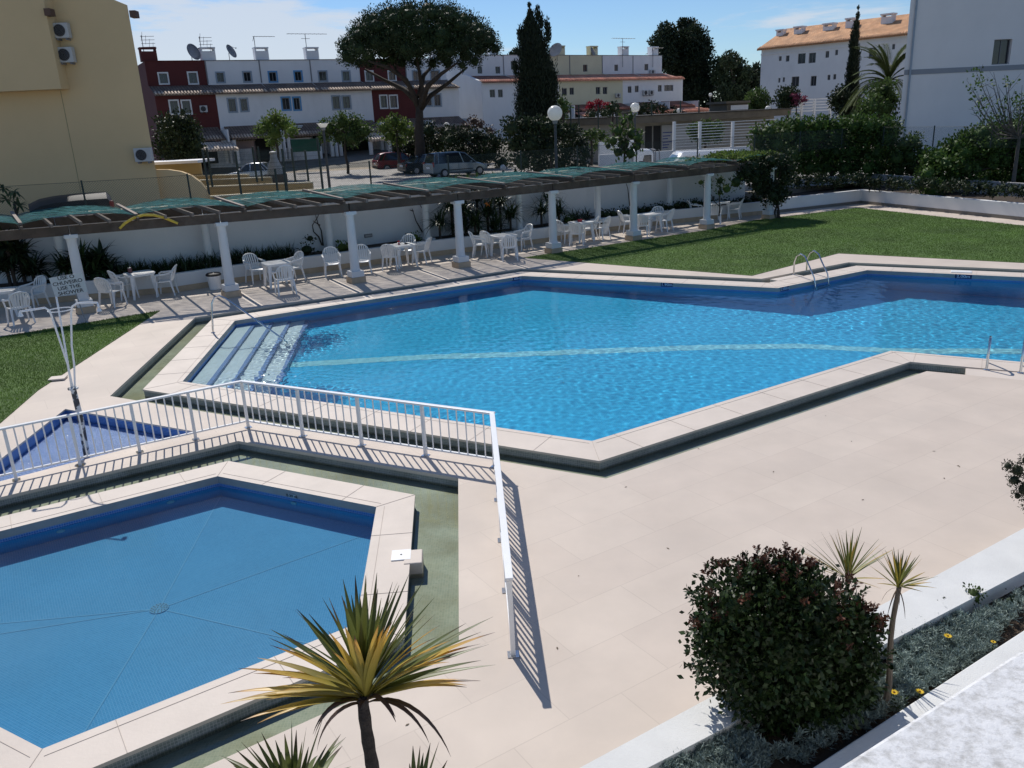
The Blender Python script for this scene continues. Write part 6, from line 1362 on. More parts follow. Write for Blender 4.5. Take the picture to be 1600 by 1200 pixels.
# dark understory behind lawn wall
hb=[]
for x in range(1235,1720,14):
    for k in range(2): hb.append(blob(x+random.uniform(-5,5),float(np.interp(x,[1235,1345,1600,1720],[282,281,298,306]))+random.uniform(-4,6),8,float(np.interp(x,[1235,1345,1600,1720],[38,38.5,31.5,29])),dy=random.uniform(-.3,.5)))
o=crown('ground_cover',hb,55,.13,.06,m_dleaf,cr=.5); o['kind']='stuff'; o['label']='low dark planting in the bed behind the lawn wall'; o['category']='ground cover'
# sparse tree at the right
Ys=35.; c=AY(1590,235,Ys); t=thing('sparse_tree','half bare tree with thin branches and few leaves at the right edge','tree',Vector((c.x,c.y,.6))); mb=MB(); tips=[]
for i in range(26):
    px=random.uniform(1515,1660); py=random.uniform(112,175); e=AY(px,py,Ys+random.uniform(-1,1)); mid=c.lerp(e,.45)+Vector((0,0,-.25)); pts=[Vector((c.x,c.y,.6+2.2)),mid,e.lerp(mid,.4)+Vector((0,0,-.05)),e]; mb.tube(pts,[.035,.022,.014,.006],5); tips.append(e)
    for k in range(4): f=mid.lerp(e,random.uniform(.1,.95)); g_=f+Vector((random.uniform(-.5,.5),random.uniform(-.3,.3),random.uniform(.1,.6))); mb.tube([f,g_],[.010,.004],4)
mb.tube([(c.x,c.y,.6),(c.x,c.y,3.0)],[.09,.06],8); part('branches',mb,Mat('grey_twigs',(.10,.09,.08),.9),t)
bl=[(tuple(p),(.32,.32,.2)) for p in tips[::3]]+[blob(1575,178,20,Ys),blob(1600,170,22,Ys),blob(1550,188,12,Ys),blob(1595,150,10,Ys),blob(1532,130,7,Ys),blob(1522,142,6,Ys),blob(1540,155,6,Ys)]
crown('crown',bl,11,.14,.08,m_hedge,t,cr=0)
# 7 climber on the pergola end
e1_=FC[-1]; e0_=FC[-2]; cb=[]
for i in range(34):
    s=random.uniform(.42,1.12); p=e0_.lerp(e1_,s); q=RC[-2].lerp(RC[-1],s); v=random.random()**1.2; r_=p.lerp(q,v); 
    cb.append(((r_.x,r_.y,2.55),(.40,.40,.14)))
cl=crown('crown',cb,70,.11,.07,m_lleaf)
cb2=[]
for i in range(40):
    s=random.uniform(.5,1.15); p=e0_.lerp(e1_,s); zz=random.uniform(float(np.interp(s,[.5,.75,1.1],[1.9,1.3,.4])),2.5); cb2.append(((p.x+random.uniform(-.1,.5),p.y+random.uniform(-.3,.5),zz),(.36,.36,.34)))
t=thing('climbing_plant','leafy climber covering the right end of the pergola, bright green on top','climber',(e1_.x,e1_.y,0)); bpy.data.objects.remove(cl)
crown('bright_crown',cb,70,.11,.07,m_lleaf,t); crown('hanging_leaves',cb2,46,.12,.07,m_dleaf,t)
mb=MB(); 
for k in range(3): limb(mb,Vector((e1_.x+.2+.1*k,e1_.y-.1,0)),Vector((e1_.x+.4-.3*k,e1_.y+.1*k,2.4)),.045,.03,6,.08,7)
part('stems',mb,m_bark,t)
# extra vine on top of the rear left part
cb=[blob(x,y,r,33.6+ (x-1075)/30) for (x,y,r) in ((1078,250,4),(1090,249,5),(1104,248,5),(1118,247,5),(1130,246,5))]
t=thing('climbing_plant','thin light green vine along the rear beam near the last columns','climber',(cb[0][0][0],cb[0][0][1],0)); crown('crown',cb,60,.10,.06,m_lleaf,t)
cb=[blob(x,y,r,33.5) for (x,y,r) in ((1095,285,6),(1108,290,8),(1125,282,8),(1135,295,10),(1150,285,12),(1125,300,7))]
t=thing('small_shrub','olive leafed shrub growing behind the last free columns','shrub',(cb[2][0][0],cb[2][0][1],.47)); crown('crown',cb,24,.12,.06,m_mleaf,t); mb=MB(); limb(mb,Vector((cb[2][0][0],cb[2][0][1],.4)),Vector(cb[2][0]),.03,.02); limb(mb,Vector((cb[2][0][0],cb[2][0][1],.8)),Vector(cb[0][0]),.02,.01); part('trunk',mb,m_bark,t)
# 8 planting in the planter
def planter_pt(px,py,off=.75):
    # point in the planter bed seen at px
    L2=lat(WF,off); p,_=on_line(L2,px,py); return Vector((p.x,p.y,.47))
lv=[]
for px in np.linspace(186,458,64):
    c=planter_pt(px,430,random.uniform(.35,1.2)); lv+=fan(c,22,.52,.035,35,85,1.3,jr=.12)
o=thing('strap_leaf_border','row of dark strap leaved plants along the planter behind the first tables','plants',planter_pt(320,430)); o['kind']='stuff'; o2_=straps('leaves',lv,m_strap,o,seg=4)
def bigstrap(lab,specs,name='strap_leaf_shrub',n=70,ln=.9,wd=.06,m=None,fl=False,el=(5,80)):
    c0=planter_pt(specs[0][0],400); t=thing(name,lab,'shrub',c0); lv=[]
    for (px,py,off,z) in specs:
        c=planter_pt(px,400,off); c.z=.5+z; lv+=fan(c,n,ln,wd,el[0],el[1],1.5,jr=.15)
    straps('leaves',lv,m or m_strap,t,seg=5); mb=MB()
    for (px,py,off,z) in specs: c=planter_pt(px,400,off); mb.tube([c,(c.x,c.y,.55+z)],.05,6)
    part('stems',mb,m_bark,t)
    return t
bigstrap('large dark leafed plant in shade at the left edge under the pergola',[(6,0,.7,.5),(30,0,.8,.8),(14,0,.6,1.1),(45,0,.9,.3)],n=80,ln=.8,wd=.10,m=m_dleaf)
bigstrap('glossy strap leafed shrub behind the shower sign',[(100,0,.75,.3),(125,0,.6,.5),(150,0,.8,.45),(140,0,.5,.2),(165,0,.9,.2)],n=70,ln=.75,wd=.085)
bigstrap('wide dense dark shrub with narrow leaves and an orange flower behind a column',[(x,0,o_,z) for (x,o_,z) in ((690,.6,.5),(710,.9,1.0),(730,.6,.8),(750,.9,1.2),(765,.6,.7),(785,.8,1.0),(800,.6,.5),(725,.7,.2),(745,.4,.4),(775,.4,.2))],n=75,ln=.85,wd=.05)
bigstrap('dark spiky shrub to the right of the wide flowering shrub',[(848,0,.7,.5),(862,0,.8,.9),(875,0,.6,.4)],n=60,ln=.8,wd=.045)
bigstrap('low clump of dark narrow leaves left of the red box table',[(900,0,.6,.1),(915,0,.7,.1)],n=80,ln=.5,wd=.03)
c=planter_pt(762,400,.3); c=AY(762,318,c.y-.1); t=thing('orange_flower','single orange flower on the wide dark shrub','flower',c); mb=MB()
for k in range(6): a=k*math.pi/3; mb.add([c,c+Vector((math.cos(a)*.06-.02,-.03,math.sin(a)*.06+.02)),c+Vector((math.cos(a)*.13,-.05,math.sin(a)*.13)),c+Vector((math.cos(a+.5)*.06,-.03,math.sin(a+.5)*.06))],[(0,1,2,3)])
part('petals',mb,Mat('orange_petal',(.6,.17,.03),.6),t)
def smallcrown(lab,name,bl,m,dens=30,ln=.09,cat='shrub'):
    t=thing(name,lab,cat,(bl[0][0][0],bl[0][0][1],.47)); crown('crown',bl,dens,ln,ln*.5,m,t); mb=MB(); limb(mb,Vector((bl[0][0][0],bl[0][0][1],.45)),Vector(bl[0][0]),.02,.012,5); part('trunk',mb,m_bark,t); return t
def pb_(px,off,z,r): c=planter_pt(px,395,off); return ((c.x,c.y,.47+z),(r,r,r*.8))
smallcrown('small dark shrub with thin bare twigs left of a rear column','twiggy_shrub',[pb_(480,.7,.2,.32),pb_(487,.8,.55,.18)],m_dleaf)
smallcrown('small yellowish grass tuft behind the lone chairs','grass_tuft',[pb_(536,.7,.15,.28),pb_(548,.8,.1,.22)],m_lleaf,40,.12,'plant'); smallcrown('small yellow green tuft beside the thin vine','grass_tuft',[pb_(650,.7,.15,.26),pb_(638,.7,.1,.2)],m_lleaf,40,.12,'plant'); smallcrown('low green bush left of the low dark clump','grass_tuft',[pb_(888,.6,.15,.25)],m_mleaf,40,.12,'plant')
bl=[pb_(x,random.uniform(.4,.9),random.uniform(.05,.2),.26) for x in range(940,1190,9)]
o=crown('low_planting',bl,40,.09,.05,m_dleaf); o['kind']='stuff'; o['label']='low leafy planting along the right half of the planter'; o['category']='ground cover'
# thin vines on wall
def vine(lab,lines,Yo=1.35,leaf=None,name='bare_vine'):
    L2=lat(WF,Yo); t=None; mb=MB()
    for pts in lines:
        P3=[on_line(L2,x,y)[0] for x,y in pts]
        if t is None: t=thing(name,lab,'vine',P3[-1])
        mb.tube(P3,[.028-.018*(i/(len(P3)-1)) for i in range(len(P3))][::-1],6)
    part('stems',mb,m_bark,t); return t
vine('twisted bare vine stem on the white wall beside the second rear column',[[(500,330),(496,340),(488,352),(490,362),(498,370),(503,383)],[(493,336),(497,350),(502,360),(505,384)],[(489,345),(500,352)]])
vine('thin forked bare vine on the white wall beside the third rear column',[[(655,318),(662,330),(663,345),(664,366)],[(644,326),(650,345),(660,363)],[(640,328),(646,330)]])
vine('slender dark trunk rising behind the red box table',[[(978,285),(981,295),(984,322)]],Yo=.9,name='bare_vine')
# 9 behind the wall
def tb(lab,cat,lst,Y,m,name='garden_tree',dens=26,ln=.2,g=None,dy=.8,tr=.12,**k): return tree(name,lab,cat,rb(lst,Y,dy),Y,dens,ln,ln*.55,m,group=g,tr=tr,**k)
tb('dark dense bush mass beside the yellow building corner','bush',[(262,195,18),(285,192,18),(300,205,16),(262,215,18),(285,218,22),(305,228,16),(258,232,18),(280,240,20),(300,245,14)],52,m_dleaf,'dark_bush',30,.2)
tb('yellowish green small tree before the white house with blue frames','tree',[(418,195,13),(430,185,12),(445,195,13),(455,205,10),(405,205,9),(430,208,14),(425,222,10)],66,m_lleaf,g='garden trees before the left row')
tb('wide grey green tree right of the lamp with the broken globe','tree',[(515,200,15),(535,190,13),(555,195,15),(570,205,13),(530,212,15),(550,215,15),(505,215,9)],67,m_mleaf,g='garden trees before the left row')
tb('bright green small tree left of the pine trunk','tree',[(600,200,12),(615,190,12),(628,198,13),(640,208,10),(610,212,12),(625,220,10)],67,m_lleaf,g='garden trees before the left row')
tb('dark green creeper mass below the pine trunk','bush',[(640,230,16),(655,215,14),(670,205,14),(685,225,18),(660,240,18),(700,210,14),(620,232,9)],71,m_dleaf,'dark_bush')
tb('pinkish flowering shrub at the corner of the right row','shrub',[(740,190,9),(750,195,8),(728,200,10),(765,205,9)],72,m_pink if False else LM('dusty_leaves',(.09,.06,.05),.4,.2),'flowering_shrub',14)
hb=[(705,220,15),(722,212,14),(740,215,14),(757,218,14),(720,240,18),(745,245,18),(765,240,18),(700,245,12),(775,222,13),(785,255,14)]
tb('dark hedge directly behind the black and blue cars','hedge',hb,66,m_dleaf,'hedge',28)
hb=[(800,200,16),(818,195,15),(838,197,15),(858,198,14),(875,205,14),(892,208,14),(805,225,18),(830,228,19),(858,230,19),(885,235,18),(905,225,13),(815,252,18),(845,256,18),(875,258,16),(898,262,12),(915,240,10),(912,258,9)]
tb('tall dark hedge around the foot of the tall cypress','hedge',hb,50,m_dleaf,'hedge',30)
tb('green hedge behind the white bar fence','hedge',[(1082,203,9),(1095,200,10),(1108,200,10),(1122,201,10),(1088,212,9),(1105,214,9),(1120,214,8)],58,m_mleaf,'hedge',34)
tb('green shrubs to the left of the small leafy tree','shrub',[(915,212,8),(928,210,9),(940,214,9),(930,228,8),(905,225,7)],56,m_mleaf,'shrub')
tb('green tree peeping right of the cypress before the yellow houses','tree',[(876,158,8),(882,168,9),(878,180,9)],66,m_mleaf)
tb('bougainvillea with red flowers before the yellow houses','bush',[(922,166,6),(935,164,7),(948,167,6)],80,m_redfl,'red_bougainvillea',40); 
tb('dark shrubs under the porch roofs of the white row houses','shrub',[(925,180,10),(945,178,10),(1005,170,9),(1020,168,9),(1035,172,8),(1055,176,7)],78,m_dleaf,'dark_shrub')
b_=AY(955,208,57); tb('dark narrow tree with a forked trunk before the yellow houses','tree',[(957,168,8),(952,175,7),(965,172,6)],57,m_dleaf,'small_tree')
# small leafy tree
Yt=36.; bl=rb([(975,190,9),(985,183,8),(965,205,12),(985,208,12),(998,215,10),(958,220,11),(975,225,14),(995,228,11),(965,238,10),(985,240,11),(950,228,7)],Yt,.4); b_=AY(977,262,Yt); b_.z=.8
tree('small_leafy_tree','small broad leafed tree just behind the pergola left of the truck','tree',bl,Yt,12,.22,.10,m_mleaf,(b_,AY(976,240,Yt)),tr=.07)
# leafy plant at left edge behind the fence
c=AY(22,318,26.4); t=thing('fan_leaf_plant','broad lobed leafed plant behind the fence at the left edge','plant',(c.x,c.y,.8)); lv=[]
for (x,y) in ((22,300),(10,312),(30,322),(5,295),(-12,310)): lv+=fan(AY(x,y,26.4),13,.42,.10,-50,60,.8)
straps('leaves',lv,m_mleaf,t,seg=3); mb=MB(); mb.tube([(c.x,c.y,.8),c],.04,6); part('stem',mb,m_bark,t)
# aloes on the kerb behind the wall
for i,px in enumerate((702,716,730,745,758,772)):
    p,_=on_line(lat(WF,2.05),px,283); p.z=2.3
    t=thing('aloe',['left end aloe of the row behind the wall, nearest the black car','second aloe from the left in the row behind the wall','third aloe from the left in the row behind the wall','fourth aloe from the left in the row behind the wall','fifth aloe from the left in the row behind the wall','right end aloe of the row behind the wall, nearest the large globe lamp'][i],'aloe',(p.x,p.y,.8),0,'row of aloes behind the wall'); straps('leaves',fan(p,16,.36,.06,40,85,.3),m_hedge,t,seg=3); mb=MB(); mb.lathe((p.x,p.y,.8),[(.10,0),(.10,1.5)],8); part('stem',mb,m_bark,t)
# dry twigs
p,_=on_line(lat(WF,2.0),500,300); t=thing('dry_twigs','bare reddish twigs rising behind the pergola roof left of the gravel lot','twigs',(p.x,p.y,.8)); mb=MB()
for k in range(12):
    q,_=on_line(lat(WF,2.0),random.uniform(482,552),random.uniform(288,302)); mb.tube([(p.x+random.uniform(-.3,.3),p.y,1.0),(p.x,p.y,2.2),q],[.012,.01,.005],4)
part('twigs',mb,Mat('reddish_twigs',(.13,.07,.05),.8),t)
# green cloth + sign near white house gardens
t=thing('green_screen','dark green garden screen cloth on a fence before the white houses','screen',AY(478,235,70)); mb=MB(); a=AY(455,228,70.5);b=AY(500,226,70.5); mb.beam(a,b,.04,1.0); part('cloth',mb,Mat('green_cloth',(.015,.075,.05),.8),t); mb=MB(); mb.tube([a-Vector((0,0,1.2)),a+Vector((0,0,.5))],.04,6); part('post',mb,m_fence,t)
# ================= FOREGROUND BED =================
ZW=.35; ZS=.20
A0=g2(905,1200,ZW);A1=g2(1600,825,ZW); I0=g2(1012,1200,ZW);I1=g2(1600,893,ZW)
pd=(A1-A0).normalized(); A0-=pd*7;A1+=pd*8; pd2=(I1-I0).normalized(); I0=I0-pd2*7; I1+=pd2*8
m_rough=Mat('rough_white_masonry',(.66,.66,.64),.85,.07,2,bump=.25,bscale=110,dirt=.3,dcol=(.5,.49,.47))
t=thing('bed_wall','low white wall between the paved deck and the foreground flower bed','wall',(A0.x,A0.y,0)); mb=MB(); mb.prism([A0,A1,I1,I0],0,ZW); part('wall',mb,m_rough,t,bevel=.012)
J0=g2(1380,1127,ZW);J1=g2(1600,984,ZW); jd=(J1-J0).normalized(); jn=Vector((jd.y,-jd.x)); J0-=jd*8;J1+=jd*8
t=thing('inner_bed_wall','low white wall on the near side of the foreground flower bed','wall',(J0.x,J0.y,0)); mb=MB(); mb.prism([J0,J1,J1+jn*.42,J0+jn*.42],0,ZW); part('wall',mb,m_rough,t,bevel=.012)
mb=MB(); plate(mb,[I0,I1,J1,J0],[],lambda x,y:ZS); struct(part('bed_soil',mb,m_soil))
mb=MB(); plate(mb,[J0+jn*.42,J1+jn*.42,Vector((34,-12)),Vector((-20,-12))],[],.02); struct(part('terrace_floor',mb,m_cop))
# close parapet
ZP=3.05; K0=g2(1380,1152,ZP);K1=g2(1600,1011,ZP); kd=(K1-K0).normalized(); kn=Vector((kd.y,-kd.x)); K0-=kd*.42; K1+=kd*3
m_par,nt,b=newmat('rough_cast_parapet'); N=nt.nodes; L=nt.links; tc=N.new('ShaderNodeTexCoord'); n1=N.new('ShaderNodeTexNoise'); n1.inputs['Scale'].default_value=28; n1.inputs['Detail'].default_value=7; n1.inputs['Roughness'].default_value=.7; L.new(tc.outputs['Object'],n1.inputs[0]); r_=N.new('ShaderNodeValToRGB'); r_.color_ramp.elements[0].position=.33; r_.color_ramp.elements[0].color=(.42,.41,.39,1); r_.color_ramp.elements[1].position=.56; r_.color_ramp.elements[1].color=(.70,.70,.70,1); L.new(n1.outputs[0],r_.inputs[0]); L.new(r_.outputs[0],b.inputs['Base Color']); b.inputs['Roughness'].default_value=.9
bp=N.new('ShaderNodeBump'); bp.inputs['Strength'].default_value=.5; bp.inputs['Distance'].default_value=.01; L.new(n1.outputs[0],bp.inputs['Height']); L.new(bp.outputs[0],b.inputs['Normal'])
t=thing('parapet','very near rough white parapet top in the bottom right corner','parapet',(K0.x,K0.y,0)); mb=MB(); mb.prism([K0,K1,K1+kn*1.3,K0+kn*1.3],ZP-.14,ZP); part('coping',mb,m_par,t,bevel=.012)
mb=MB(); q=kn*.06; mb.prism([K0+q+kd*.1,K1+q,K1+kn*1.2,K0+kn*1.2+kd*.1],.03,ZP-.141); part('wall',mb,m_rough,t)
# shrub
m_red=None
Ysh=5.0; c=AY(1226,1000,Ysh); s_=(Ysh*.952+(CH-c.z)*.3055)/1289.4
def sb_(x,y,r,dy=0.): p=AY(x,y,Ysh+dy); return (tuple(p),(r*s_,r*s_,r*s_))
bl=[sb_(1150,945,62),(sb_(1215,935,62)),sb_(1280,960,66),sb_(1320,1010,58),sb_(1150,1020,72),sb_(1225,1010,85,-.1),sb_(1290,1060,66),sb_(1180,1075,62),sb_(1240,1085,62),sb_(1330,1060,45),sb_(1220,980,70,.35),sb_(1270,1020,70,.3),sb_(1215,1130,42),sb_(1262,1125,38),sb_(1120,985,38),sb_(1340,985,34),sb_(1190,905,26),sb_(1235,900,24)]
base=Vector((c.x+.02,c.y+.02,ZS)); t=thing('large_shrub','large rounded dark shrub with small glossy leaves and reddish top shoots','shrub',base)
m_shr=LM('glossy_dark_leaves',(.026,.046,.014),.5,.10,.38,scale=3); m_shr2=LM('reddish_young_leaves',(.085,.035,.022),.45,.15,.4,scale=3); m_shr3=LM('fresh_green_leaves',(.05,.10,.02),.4,.2,.4,scale=3)
crown('leaves',bl,760,.050,.028,m_shr,t,up=.1,shell=.30,cr=.45)
# sprigs
def sprigs(name,specs,m,ln=.036):
    Cs=[];Ds=[]; mb=MB()
    for (b,d,L_) in specs:
        b=Vector(b);d=Vector(d).normalized(); mb.tube([b,b+d*L_],[.003,.0015],4)
        for k in range(9):
            q=b+d*L_*(k+1)/9; a=random.uniform(0,6.28); s3=d.cross(Vector((math.cos(a),math.sin(a),.3))).normalized(); Cs+= [tuple(q)]*2; Ds+= [tuple((s3+d*.7).normalized()),tuple((-s3+d*.7).normalized())]
    C=np.array(Cs);D=np.array(Ds); V,F=leafquads(C,D,unit(len(C)),ln*(.7+.5*rng.random(len(C))),ln*.5); npart(name,V,F,m,t); return mb
sp_=[]; sg_=[]
for i in range(150):
    b_=random.choice(bl[:4]+bl[14:]); u=Vector(unit(1)[0]); u.z=abs(u.z)*1.1+.1; u.normalize(); p=Vector(b_[0])+u*b_[1][0]*.95; (sp_ if u.z>.35 else sg_).append((p,u+Vector((0,0,.6)),random.uniform(.04,.12)))
for i in range(110):
    b_=random.choice(bl); u=Vector(unit(1)[0]); u.z*=.5; u.normalize(); sg_.append((Vector(b_[0])+u*b_[1][0]*.95,u+Vector((0,0,.4)),random.uniform(.05,.13)))
m1=sprigs('reddish_shoots',sp_,m_shr2); m2=sprigs('green_shoots',sg_,m_shr3 if False else m_shr)
part('twigs',m1,m_bark,t)
mb=MB()
for b_ in bl[:12]: limb(mb,base,Vector(b_[0]),.03,.008,6,.06,4)
part('trunk',mb,m_bark,t)
# yuccas
def LeafRamp(name,cols,var=.35):
    m,nt,b=newmat(name); N=nt.nodes; L=nt.links; tc=N.new('ShaderNodeTexCoord'); sx=N.new('ShaderNodeSeparateXYZ'); L.new(tc.outputs['UV'],sx.inputs[0]); r=N.new('ShaderNodeValToRGB'); el=r.color_ramp.elements
    el[0].position=cols[0][0]; el[0].color=(*cols[0][1],1); el[1].position=cols[-1][0]; el[1].color=(*cols[-1][1],1)
    for p,c in cols[1:-1]: e=el.new(p); e.color=(*c,1)
    g=N.new('ShaderNodeNewGeometry'); a=N.new('ShaderNodeMath'); a.operation='MULTIPLY_ADD'; a.inputs[1].default_value=.30; a.inputs[2].default_value=-.15; L.new(g.outputs['Random Per Island'],a.inputs[0]); a2=N.new('ShaderNodeMath'); a2.operation='ADD'; L.new(a.outputs[0],a2.inputs[0]); L.new(sx.outputs[1],a2.inputs[1]); L.new(a2.outputs[0],r.inputs[0])
    mr=N.new('ShaderNodeMapRange'); mr.inputs[3].default_value=1-var; mr.inputs[4].default_value=1+var; L.new(g.outputs['Random Per Island'],mr.inputs[0]); vm=N.new('ShaderNodeVectorMath'); vm.operation='SCALE'; L.new(r.outputs[0],vm.inputs[0]); L.new(mr.outputs[0],vm.inputs['Scale'])
    L.new(vm.outputs[0],b.inputs['Base Color']); b.inputs['Roughness'].default_value=.42; tl=N.new('ShaderNodeBsdfTranslucent'); L.new(vm.outputs[0],tl.inputs[0]); ms=N.new('ShaderNodeMixShader'); ms.inputs[0].default_value=.28; L.new(b.outputs[0],ms.inputs[1]); L.new(tl.outputs[0],ms.inputs[2]); L.new(ms.outputs[0],N['Material Output'].inputs[0]); return m
m_yg=LeafRamp('yucca_green_leaf',[(0,(.26,.25,.055)),(.3,(.14,.16,.035)),(.85,(.095,.12,.032)),(1.02,(.05,.03,.015))])
m_yy=LeafRamp('yucca_yellow_leaf',[(0,(.42,.34,.06)),(.35,(.36,.31,.06)),(.7,(.56,.38,.07)),(.92,(.48,.26,.06)),(1.0,(.05,.02,.015))])
m_yd=LeafRamp('yucca_dry_leaf',[(0,(.16,.10,.05)),(.5,(.09,.055,.04)),(1.0,(.05,.03,.025))])
def aim(c,px,py,Y):  # direction from crown to a photo point
    e=AY(px,py,Y); return e-Vector(c)
Yy=3.35; cy=AY(572,1085,Yy); t=thing('yucca','tall yucca with yellow green sword leaves in the bottom centre','yucca',(cy.x,cy.y,ZS)); g_=[];y_=[];d_=[]
for (x,y,dy) in ((487,968,.1),(503,945,0),(520,935,-.1),(538,920,.1),(548,935,.2),(560,915,.25),(572,908,-.1),(577,912,0),(584,925,.2),(590,945,-.1),(610,925,.1),(622,955,-.1),(635,905,.15),(645,935,.2),(652,945,-.1),(660,925,.2),(675,945,.1),(640,960,-.15),(464,957,.1),(478,955,.2),(530,940,-.2),(600,950,-.25),(515,960,-.2),(555,945,-.25),(590,930,.3),(570,930,.35),(560,940,.1),(545,950,.3),(605,935,.3),(625,930,.3),(583,915,.15),(577,930,-.3)):
    v=aim(cy,x,y,Yy+dy); g_.append((cy+Vector((random.uniform(-.02,.02),random.uniform(-.02,.02),random.uniform(0,.05))),v,v.length*1.03,.040,.12))
for (x,y,dy) in ((430,985,.1),(428,997,-.1),(448,993,0),(672,962,-.1),(720,975,.1),(760,962,.2),(755,1005,.1),(740,985,-.1),(700,1000,.2),(765,1035,0),(745,1030,.2),(468,955,-.2)):
    v=aim(cy,x,y,Yy+dy); g_.append((cy,v+Vector((0,0,.05)),v.length*1.04,.042,.25))
for (x,y,dy) in ((384,1031,-.1),(365,1067,0),(356,1082,-.15),(410,1019,.1),(432,1000,-.1),(385,1112,-.2),(453,1002,-.2),(517,978,-.25),(540,968,-.3),(586,966,-.3),(605,957,-.32),(672,963,-.25),(700,1012,-.2),(735,1052,-.1),(742,1055,.1),(425,1065,.2),(425,1080,-.3),(445,1045,.2),(755,975,.0),(690,985,-.25)):
    v=aim(cy,x,y,Yy+dy); y_.append((cy-Vector((0,0,.03)),v+Vector((0,0,.10)),v.length*1.06,.044,.45)); y_.append((cy-Vector((0,0,.02)),v+Vector((random.uniform(-.06,.06),random.uniform(-.1,.1),.13+random.uniform(-.05,.05))),v.length*.93,.036,.55))
for (x,y) in ((490,1165),(512,1172),(605,1170),(612,1150),(682,1140),(560,1120),(700,1188),(480,1140)):
    v=aim(cy,x,y,Yy-.1); d_.append((cy-Vector((0,0,.05)),Vector((v.x,v.y,.12+random.uniform(-.15,.2))),v.length*1.1,.028,2.6))
g_+= [(a_+Vector((random.uniform(-.02,.02),random.uniform(-.02,.02),.02)),Vector(d0)+Vector((random.uniform(-.09,.09),random.uniform(-.2,.2),random.uniform(-.06,.05))),l_*random.uniform(.75,.95),w_,dr_) for (a_,d0,l_,w_,dr_) in list(g_)[::7]]; g_=[(a_,d0,l_,w_*.85,dr_) for (a_,d0,l_,w_,dr_) in g_]
straps('green_leaves',g_,m_yg,t,seg=10); straps('yellow_leaves',y_,m_yy,t,seg=10); straps('dry_leaves',d_,m_yd,t,seg=10)
m_yt=Mat('yucca_bark',(.060,.050,.045),.95,.35,14,bump=1.,bscale=70,stretch=(1,1,2.5)); mb=MB(); pts=[];rs=[]
for i in range(26):
    q=i/25; pts.append((cy.x+.02*math.sin(q*5),cy.y,ZS-.02+(cy.z+.02-ZS)*q)); rs.append((.046-.018*q)*(1+.06*((i%2)*2-1)))
mb.tube(pts,rs,14); part('trunk',mb,m_yt,t)
for k,(px,py,Y,lab,spec,sc_) in enumerate(((462,1268,3.05,'lower yucca whose green leaf tips reach up at the bottom edge left of the trunk',[(360,1185),(375,1172),(383,1160),(395,1168),(405,1160),(412,1148),(418,1165),(432,1160),(445,1150),(455,1130),(462,1145),(476,1140),(480,1170),(500,1125),(507,1165),(370,1195),(390,1185),(425,1180),(470,1160),(440,1175)],1),(650,1290,3.0,'small yucca with dark tips just right of the yucca trunk at the bottom edge',[(645,1170),(655,1168),(670,1165),(682,1160),(640,1195),(695,1190),(660,1180)],1))):
    c=AY(px,py,Y); t=thing('yucca',lab,'yucca',(c.x,c.y,ZS)); lv=[]
    for (x,y) in spec:
        v=aim(c,x,y,Y+random.uniform(-.12,.15)); lv.append((c,v,v.length*1.03,.036,.15))
    lv+=(fan(c,26,.5,.036,-10,50,.8) if k==0 else fan(c,14,.22,.03,-10,40,.8)); straps('leaves',lv,m_yg,t,seg=8); mb=MB(); mb.tube([(c.x,c.y,ZS-.02),c],[.05,.04],10); part('trunk',mb,m_yt,t)
# small dracaenas
def cord(px,py,Y,n,lab,spec,base=None,ln=.3):
    c=AY(px,py,Y); t=thing('cordyline',lab,'cordyline',(c.x,c.y,ZS)); lv=[];yl=[]
    for i,(x,y) in enumerate(spec):
        v=aim(c,x,y,Y+random.uniform(-.12,.12)); (yl if i%3==0 or y>py-12 else lv).append((c+Vector((0,0,random.uniform(-.01,.02))),v+Vector((0,0,.02)),v.length*1.02,.017,.15))
    straps('green_leaves',lv,m_yg,t,seg=5); straps('yellow_leaves',yl,m_yy,t,seg=5)
    straps('dry_leaves',[(c,(random.uniform(-.5,.5),random.uniform(-.5,.5),-.4),.22,.008,2.) for _ in range(4)],m_yd,t,seg=4)
    mb=MB(); pts=[];rs=[]
    for i in range(14): q=i/13; pts.append((c.x+.012*math.sin(q*7),c.y,ZS-.02+(c.z-ZS+.02)*q)); rs.append(.026-.010*q+.0015*(i%2))
    mb.tube(pts,rs,8); part('trunk',mb,m_ltrunk,t)
cord(1325,905,5.75,0,'small cordyline with thin yellow green leaves emerging from the large shrub',[(1240,856),(1245,866),(1252,850),(1258,862),(1263,847),(1270,843),(1275,858),(1284,832),(1288,845),(1296,830),(1300,838),(1306,835),(1309,828),(1315,840),(1322,832),(1329,842),(1333,828),(1346,825),(1340,838),(1350,850),(1372,846),(1378,850),(1365,858),(1384,856),(1392,862),(1396,858),(1382,872),(1376,920),(1388,905),(1260,878),(1270,885),(1318,850),(1325,846),(1335,850),(1310,856)])
cord(1403,918,float(G(1375,1112,ZS).y),0,'small cordyline on a bare thin trunk right of the large shrub',[(1352,880),(1362,868),(1370,872),(1378,862),(1384,860),(1388,868),(1394,860),(1396,856),(1403,862),(1408,866),(1412,858),(1418,868),(1424,862),(1430,875),(1437,868),(1440,872),(1430,885),(1465,900),(1455,910),(1462,922),(1450,905),(1440,928),(1370,915),(1366,890),(1385,875),(1400,870),(1420,880),(1445,895)])
